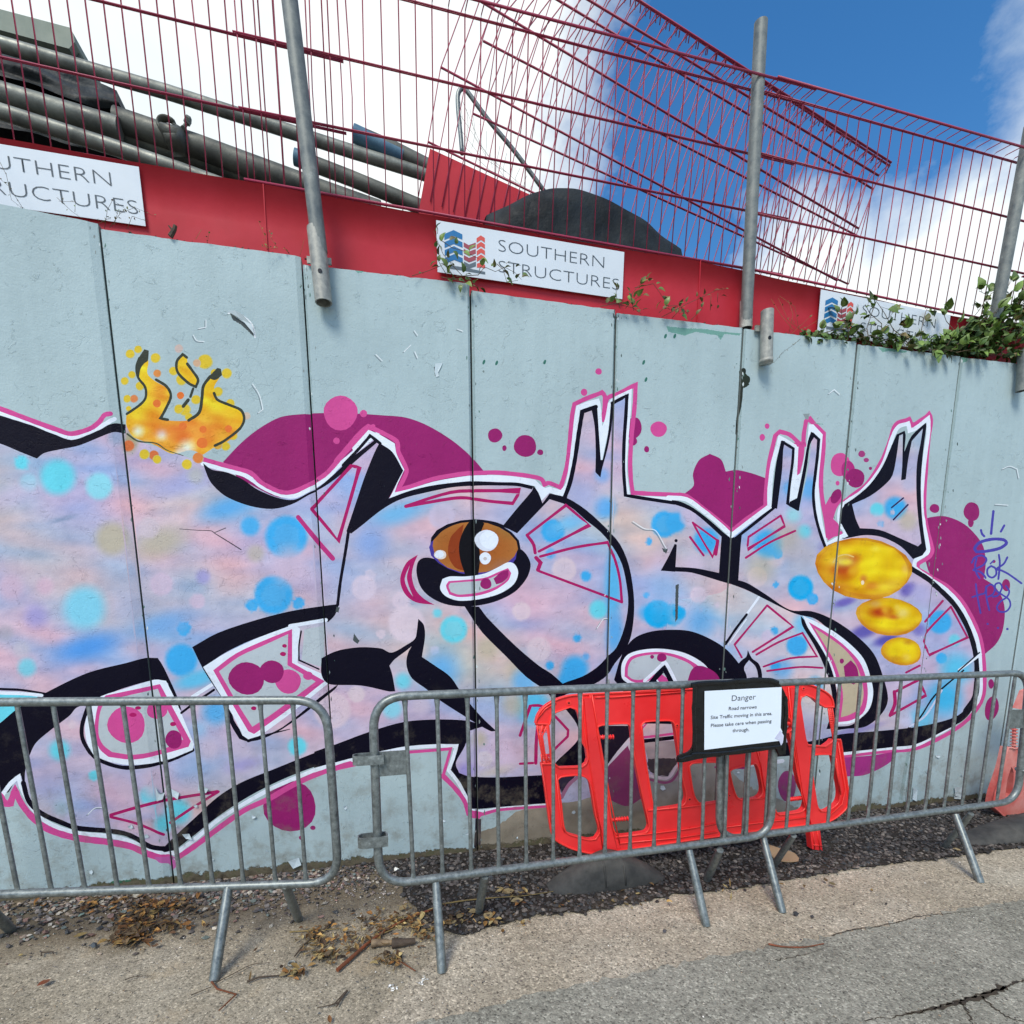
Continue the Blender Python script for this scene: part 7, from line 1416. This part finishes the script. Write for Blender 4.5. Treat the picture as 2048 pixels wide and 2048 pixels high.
for pts, n in (([(560, 1240), (600, 1170), (640, 1130), (690, 1150)], 6), ([(600, 1250), (680, 1200), (760, 1170), (850, 1180)], 9), ([(640, 1255), (650, 1180), (640, 1140)], 5), ([(700, 1260), (740, 1210), (800, 1200)], 8), ([(330, 1110), (400, 1170), (440, 1190)], 4), ([(0, 880), (30, 960), (60, 1100), (120, 1140)], 6), ([(120, 1145), (60, 1040), (20, 1010)], 4), ([(430, 1190), (420, 1120), (340, 1130)], 3), ([(540, 1235), (580, 1200), (620, 1220)], 6)): spray(w4, 'X', pts, wt, .0010, .011, n, kinds=(1, 3))
w5 = tag(empty('weed', tuple(YP(wt)(540, 490))), 'thin dry grass sprigs on the wall top beside the sheet seam near the left pole', 'weed')
for pts, n in (([(1475, 1380), (1460, 1300), (1430, 1230)], 5), ([(1540, 1390), (1500, 1330), (1490, 1290)], 5), ([(1600, 1395), (1570, 1370)], 4), ([(1450, 1375), (1530, 1385)], 5), ([(1080, 1320), (1110, 1260)], 0), ([(1650, 1400), (1680, 1320)], 0), ([(1135, 1330), (1160, 1300)], 3)): spray(w5, 'X', pts, wt, .0009, .013, n, kinds=(3, 0), mat='drystem')
st_ = tag(empty('twig', tuple(YP(wt)(343, 465))), 'stubby broken dark twig sticking up from the second wall panel', 'twig')
MB().tube([YP(wt)(*p) for p in px('X', [(940, 1305), (962, 1268), (968, 1245)])], [.012, .010, .009], 7).build('stub', M['darkwood'], st_); MB().tube([YP(wt)(*p) for p in px('X', [(955, 1275), (930, 1245)])], [.006, .003], 6).build('side_shoot', M['darkwood'], st_)
w6 = tag(empty('weed', tuple(YP(wt)(1580, 660))), 'tangle of dry straw coloured stems right of the empty sleeve', 'weed')
for pts in ([(650, 1830), (600, 1740), (550, 1640)], [(700, 1830), (640, 1760), (560, 1660)], [(660, 1835), (720, 1780), (760, 1740)], [(640, 1840), (650, 1740), (640, 1650)], [(430, 1810), (490, 1780), (540, 1830)], [(700, 1840), (660, 1700), (600, 1620)], [(680, 1830), (740, 1800), (790, 1770)]): spray(w6, 'Z', pts, wt, .0011, .016, 2, mat='drystem', kinds=(3,))
spray(w6, 'C', [(700, 75), (660, 110), (600, 150), (560, 200), (520, 225)], wt-.09, .001, .007, 26, kinds=(3,), mat='darkwood', rnd=.1)
tag(stones('moss', 260, lambda i: (lambda p: (p.x+random.gauss(0, .006), D-.001, 1))(YP(D)(*px('C', [(380, 300)])[0])), lambda i: .001, [(50, 60, 44)], M['stone']), None, None)
bpy.data.objects.remove(bpy.data.objects['moss'])
# debris along the wall top
def samp_top(i):
    k = random.randint(1, 8); x = random.uniform(JL[k][0]+.05, JL[k+1][0]); return x, D+random.uniform(.01, .1), 1
mbv = MB()
for _ in range(900):
    k = random.randint(1, 8); x = random.uniform(JL[k][0]+.02, JL[k+1][0]-.02); z = TL_[k][0]+TL_[k][1]*x+.002; r = random.choice((.003, .005, .008)); y = D+random.uniform(.006, .06); a = random.uniform(0, 3)
    mbv.add([(x+r*math.cos(a), y+r*math.sin(a), z), (x-r, y+r, z+.001), (x-r*math.cos(a), y-r, z), (x, y, z+r*.9)], [(0, 1, 3), (1, 2, 3), (2, 0, 3)])
o = mbv.build('wall_top_debris', M['darkwood']); o['kind'] = 'stuff'

# ------------------------------------------------------------------ litter on the ground
def litter(name, label, spots, n, size, palette, seedv):
    rr = random.Random(seedv); V = []; F = []; C = []
    for _ in range(n):
        t, x, y, rx, ry, w = rr.choices(spots, [s[5] for s in spots])[0]; p = gpx(t, [(x+rr.gauss(0, rx), y+rr.gauss(0, ry))])[0]; zb = .012+abs(rr.gauss(0, .012))
        L = size*rr.uniform(.4, 1.5); W2 = L*rr.choice((.12, .2, .5, .7)); a = rr.uniform(0, 6.28); tilt = rr.gauss(0, .35); cu = rr.uniform(-.5, .9)*L
        dx, dy = math.cos(a), math.sin(a); k = len(V)
        for i in range(5):
            u = i/4-.5; w_ = W2*math.cos(u*math.pi*.95)*.5+.0004
            for s in (-1, 0, 1):
                V.append((p.x+dx*u*L-dy*w_*s, p.y+dy*u*L+dx*w_*s, zb+u*tilt*L+cu*(u*u)+abs(s)*w_*rr.uniform(.2, .8)))
        col = np.array(rr.choice(palette))*rr.uniform(.75, 1.2)
        for i in range(4):
            for j in range(2): F.append((k+i*3+j, k+i*3+j+1, k+i*3+4+j, k+i*3+3+j)); C.append(col)
    o = mesh_obj(name, V, F, M['litter']); att = o.data.color_attributes.new('Col', 'FLOAT_COLOR', 'CORNER'); a = np.ones((len(F)*4, 4)); a[:, :3] = np.repeat(lin(np.clip(np.array(C), 0, 255)), 4, 0)
    att.data.foreach_set('color', a.ravel().astype(np.float32)); o['kind'] = 'stuff'; return o
brown = [(132, 92, 50), (108, 74, 44), (84, 62, 44), (150, 112, 62), (70, 56, 44), (160, 130, 78), (104, 86, 62), (92, 78, 60)]
pale = [(150, 132, 88), (132, 116, 80), (168, 150, 104), (120, 96, 60), (104, 84, 56)]
litter('leaf_litter', None, [('I', 1350, 720, 110, 90, 3), ('I', 1250, 880, 90, 50, 2), ('I', 1450, 560, 110, 40, 1), ('I', 1700, 760, 130, 20, .6), ('I', 1800, 560, 110, 60, .8), ('I', 900, 560, 200, 40, .5)], 560, .034, brown, 4)
litter('leaf_litter', None, [('J', 330, 700, 70, 60, 2), ('J', 400, 860, 100, 35, 1.6), ('J', 880, 600, 110, 60, 2), ('J', 1150, 560, 120, 60, 2), ('J', 960, 900, 90, 30, 1.4), ('J', 650, 740, 110, 50, 1.2), ('J', 1250, 680, 60, 60, 1), ('J', 120, 1020, 70, 20, .4)], 620, .027, brown+pale, 5)
litter('leaf_litter', None, [('E', 900, 1390, 130, 22, 1), ('E', 1060, 1220, 70, 25, 1), ('E', 700, 1360, 60, 30, .7), ('E', 1500, 1290, 200, 20, .5), ('F', 300, 1190, 300, 20, .2), ('S', 1500, 1790, 260, 12, .2), ('S', 60, 1990, 50, 12, .1), ('S', 600, 1900, 260, 60, .2)], 150, .03, pale+brown, 6)
def dry_leaf(t, x, y, size, ang, label, col=1):
    p = gpx(t, [(x, y)])[0]; root = None; rr = random.Random(int(x)); vs = []; N_ = 7
    for i in range(N_+1):
        u = i/N_-.5; w_ = size*.36*math.cos(u*math.pi*.98)+.0005
        for s in (-1, -.5, 0, .5, 1): vs.append((u*size, w_*s, .004+.30*w_*abs(s)+size*.25*u*u*rr.uniform(.7, 1.5)+rr.uniform(0, .0015)))
    fs = [(i*5+j, i*5+j+1, (i+1)*5+j+1, (i+1)*5+j) for i in range(N_) for j in range(4)]
    ca, sa = math.cos(ang), math.sin(ang); vs = [(p.x+a*ca-b*sa, p.y+a*sa+b*ca, .012+c) for a, b, c in vs]
    o = mesh_obj('dry_leaf', vs, fs, (M['drystem'], mat_leafpale, M['redstem'])[col]); shade_auto(o, 50); return tag(o, label, 'leaf')
mat_leafpale = mat_simple('pale_dry_leaf', (158, 142, 104), .8, 0, rgb2=(124, 106, 72), scale=40)
for a in (('J', 1250, 690, .062, .6, 'flat pale dry leaf just left of the front leg of the middle barrier'), ('J', 1700, 480, .055, .1, 'pale dry leaf left of the rear leg of the middle barrier'), ('J', 1830, 520, .07, 1.0, 'crumpled pale dry leaf right of the rear leg of the middle barrier'), ('J', 1580, 520, .05, .9, 'small pale leaf between the front and rear legs of the middle barrier'),
          ('J', 1500, 580, .06, .2, 'dry leaf touching the right side of the middle barrier front leg'), ('J', 1080, 450, .055, .8, 'curled olive dry leaf at the left edge of the dark gravel'), ('J', 1190, 590, .05, .3, 'olive dry leaf above the dark bark piece'), ('J', 480, 870, .05, 1.4, 'brown dry leaf below the long red stem in the left scatter'), ('J', 45, 1030, .05, .7, 'loose brown leaf left of the steel washer at the lower left'),
          ('E', 1010, 1220, .075, .2, 'large pale leaf on the gravel right of the middle barrier rear leg'), ('E', 1060, 1270, .07, .0, 'long pale leaf lying on the yellow stem'), ('E', 1350, 1225, .035, .5, 'small round pale leaf below the tip of the rubber foot'), ('I', 1480, 640, .07, 1.3, 'orange brown fan shaped leaf in the left leaf pile', 0), ('I', 1230, 860, .06, 1.5, 'upright yellow brown leaf blade at the base of the left leaf pile', 0), ('I', 780, 855, .05, .5, 'tan leaf fragment left of the left leaf pile', 0), ('I', 430, 1320, .045, .8, 'single curled brown leaf alone on the sandy ground at the lower left', 2), ('F', 1560, 985, .055, -.5, 'grey withered leaf on the gravel left of the right barrier leg')):
    dry_leaf(*a)
def stick(name, label, t, pts, r, mat, z=.014, cat='stick', lift=None):
    P = [p+Vector((0, 0, z+(lift[i] if lift else 0))) for i, p in enumerate(gpx(t, pts))]; o = MB().tube(P, [r*(1-.45*i/(len(P)-1)) for i in range(len(P))], 7).build(name, M[mat]); shade_auto(o, 60); return tag(o, label, cat)
stick('stem', 'long red brown plant stem lying diagonally across the leaf scatter by the middle barrier', 'J', smooth_pts([(505, 1000), (640, 880), (800, 740), (960, 630), (1150, 530), (1340, 460)], False, 3), .0095, 'redstem', .018)
stick('stem', 'long thin yellowish stem running over the gravel behind the middle barrier legs', 'E', smooth_pts([(650, 1292), (780, 1272), (950, 1256), (1100, 1246), (1260, 1222)], False, 3), .0042, 'drystem', .024)
stick('stem', 'thin pale straw beside the broken wood piece', 'J', [(920, 690), (1010, 650), (1130, 630)], .003, 'drystem', .03)
stick('stem', 'reddish splayed twig with a frayed end below the broken wood', 'J', [(990, 850), (1080, 930), (1190, 1000)], .005, 'redstem')
stick('stick', 'dark curved twig at the left of the leaf scatter, above the washer', 'J', smooth_pts([(470, 550), (400, 620), (340, 680), (220, 760), (130, 870)], False, 3), .0065, 'darkwood')
stick('stick', 'straight thin twig crossing the left scatter of leaves', 'J', [(85, 655), (300, 640), (540, 625)], .0035, 'drystem')
stick('stick', 'forked dark twig alone on the sandy ground at the bottom centre', 'J', [(590, 1175), (540, 1240), (500, 1315)], .005, 'darkwood')
stick('stick', 'thin bent twig left of the forked one at the bottom centre', 'J', [(575, 1185), (480, 1290), (430, 1305), (330, 1325)], .003, 'darkwood')
stick('stick', 'angular red twig lying at the foot of the left barrier leg', 'D', [(1170, 1715), (1200, 1755), (1305, 1785), (1210, 1875)], .0045, 'redstem')
stick('stick', 'thin dark twig running right from the foot of the left barrier leg', 'D', smooth_pts([(1195, 1720), (1290, 1670), (1390, 1620), (1490, 1608)], False, 3), .0022, 'darkwood')
stick('stick', 'small dark twig left of the foot of the left barrier leg', 'D', [(1055, 1790), (1165, 1745)], .0025, 'darkwood')
stick('stick', 'slim arched twig on bare sandy ground left of the left barrier leg', 'D', smooth_pts([(690, 1705), (740, 1688), (840, 1682)], False, 3), .002, 'darkwood')
stick('stick', 'curved brown twig lying on the joint between beige strip and asphalt', 'F', smooth_pts([(520, 1505), (600, 1520), (720, 1522), (825, 1503)], False, 4), .0045, 'redstem')
stick('stick', 'short black hooked piece on the sandy ground at the far left', 'I', [(405, 1045), (400, 1018), (515, 1008), (520, 1030)], .004, 'darkwood')
stick('stick', 'crooked dry twig in the bottom leaf trail right of the left barrier leg', 'D', [(1365, 1715), (1430, 1690), (1550, 1680), (1620, 1650)], .0045, 'darkwood')
stick('stick', 'forked brown twig at the lower right of the left barrier leg', 'D', [(1915, 1765), (1870, 1830), (1815, 1850)], .004, 'darkwood')
stick('wood_piece', 'pale broken piece of wood under the long red stem', 'J', [(805, 775), (900, 765), (985, 765)], .021, 'wood', .024, 'wood')
stick('wood_piece', 'dark bark covered wood chunk right of the pale piece', 'J', [(985, 775), (1080, 765), (1190, 752)], .024, 'darkwood', .024, 'wood')
wz = gpx('J', [(102, 922)])[0]; ws = MB().tube([(wz.x+.0145*math.cos(a), wz.y+.0145*math.sin(a), .008) for a in np.linspace(0, 6.283, 19)[:-1]], .0055, 8, closed=True, squash=(1, .5)).build('washer', M['sleeve'], None, True); tag(ws, 'steel washer lying on the sandy ground left of the leaf scatter', 'washer')
q = gpx('H', smooth_pts([(845, 1715), (960, 1750), (1100, 1800), (1148, 1850), (1140, 1880), (1060, 1890), (950, 1875), (880, 1830)], True, 3)); z0 = .026
o = mesh_obj('cardboard', [(v.x, v.y, z0+.004*math.sin(v.x*30)) for v in q]+[(v.x, v.y, z0-.004) for v in q], [tuple(range(len(q))), tuple(range(len(q), 2*len(q)))[::-1]]+[(i, i+len(q), (i+1) % len(q)+len(q), (i+1) % len(q)) for i in range(len(q))], M['card']); tag(o, 'tan oval scrap of cardboard on the gravel behind the right barrier leg', 'cardboard')
# paint or chalk crumbs on the sand
stones('grit', 40, lambda i: (lambda p: (p.x, p.y, 1))(gpx('J', [random.choice(((1270, 1055), (975, 1135), (1240, 1095), (1000, 1140)))])[0]+Vector((random.gauss(0, .008), random.gauss(0, .008), 0))), lambda i: random.choice((.003, .005, .006)), [(226, 226, 220), (206, 204, 196)], M['stone'], flat=.3, z0=.006)
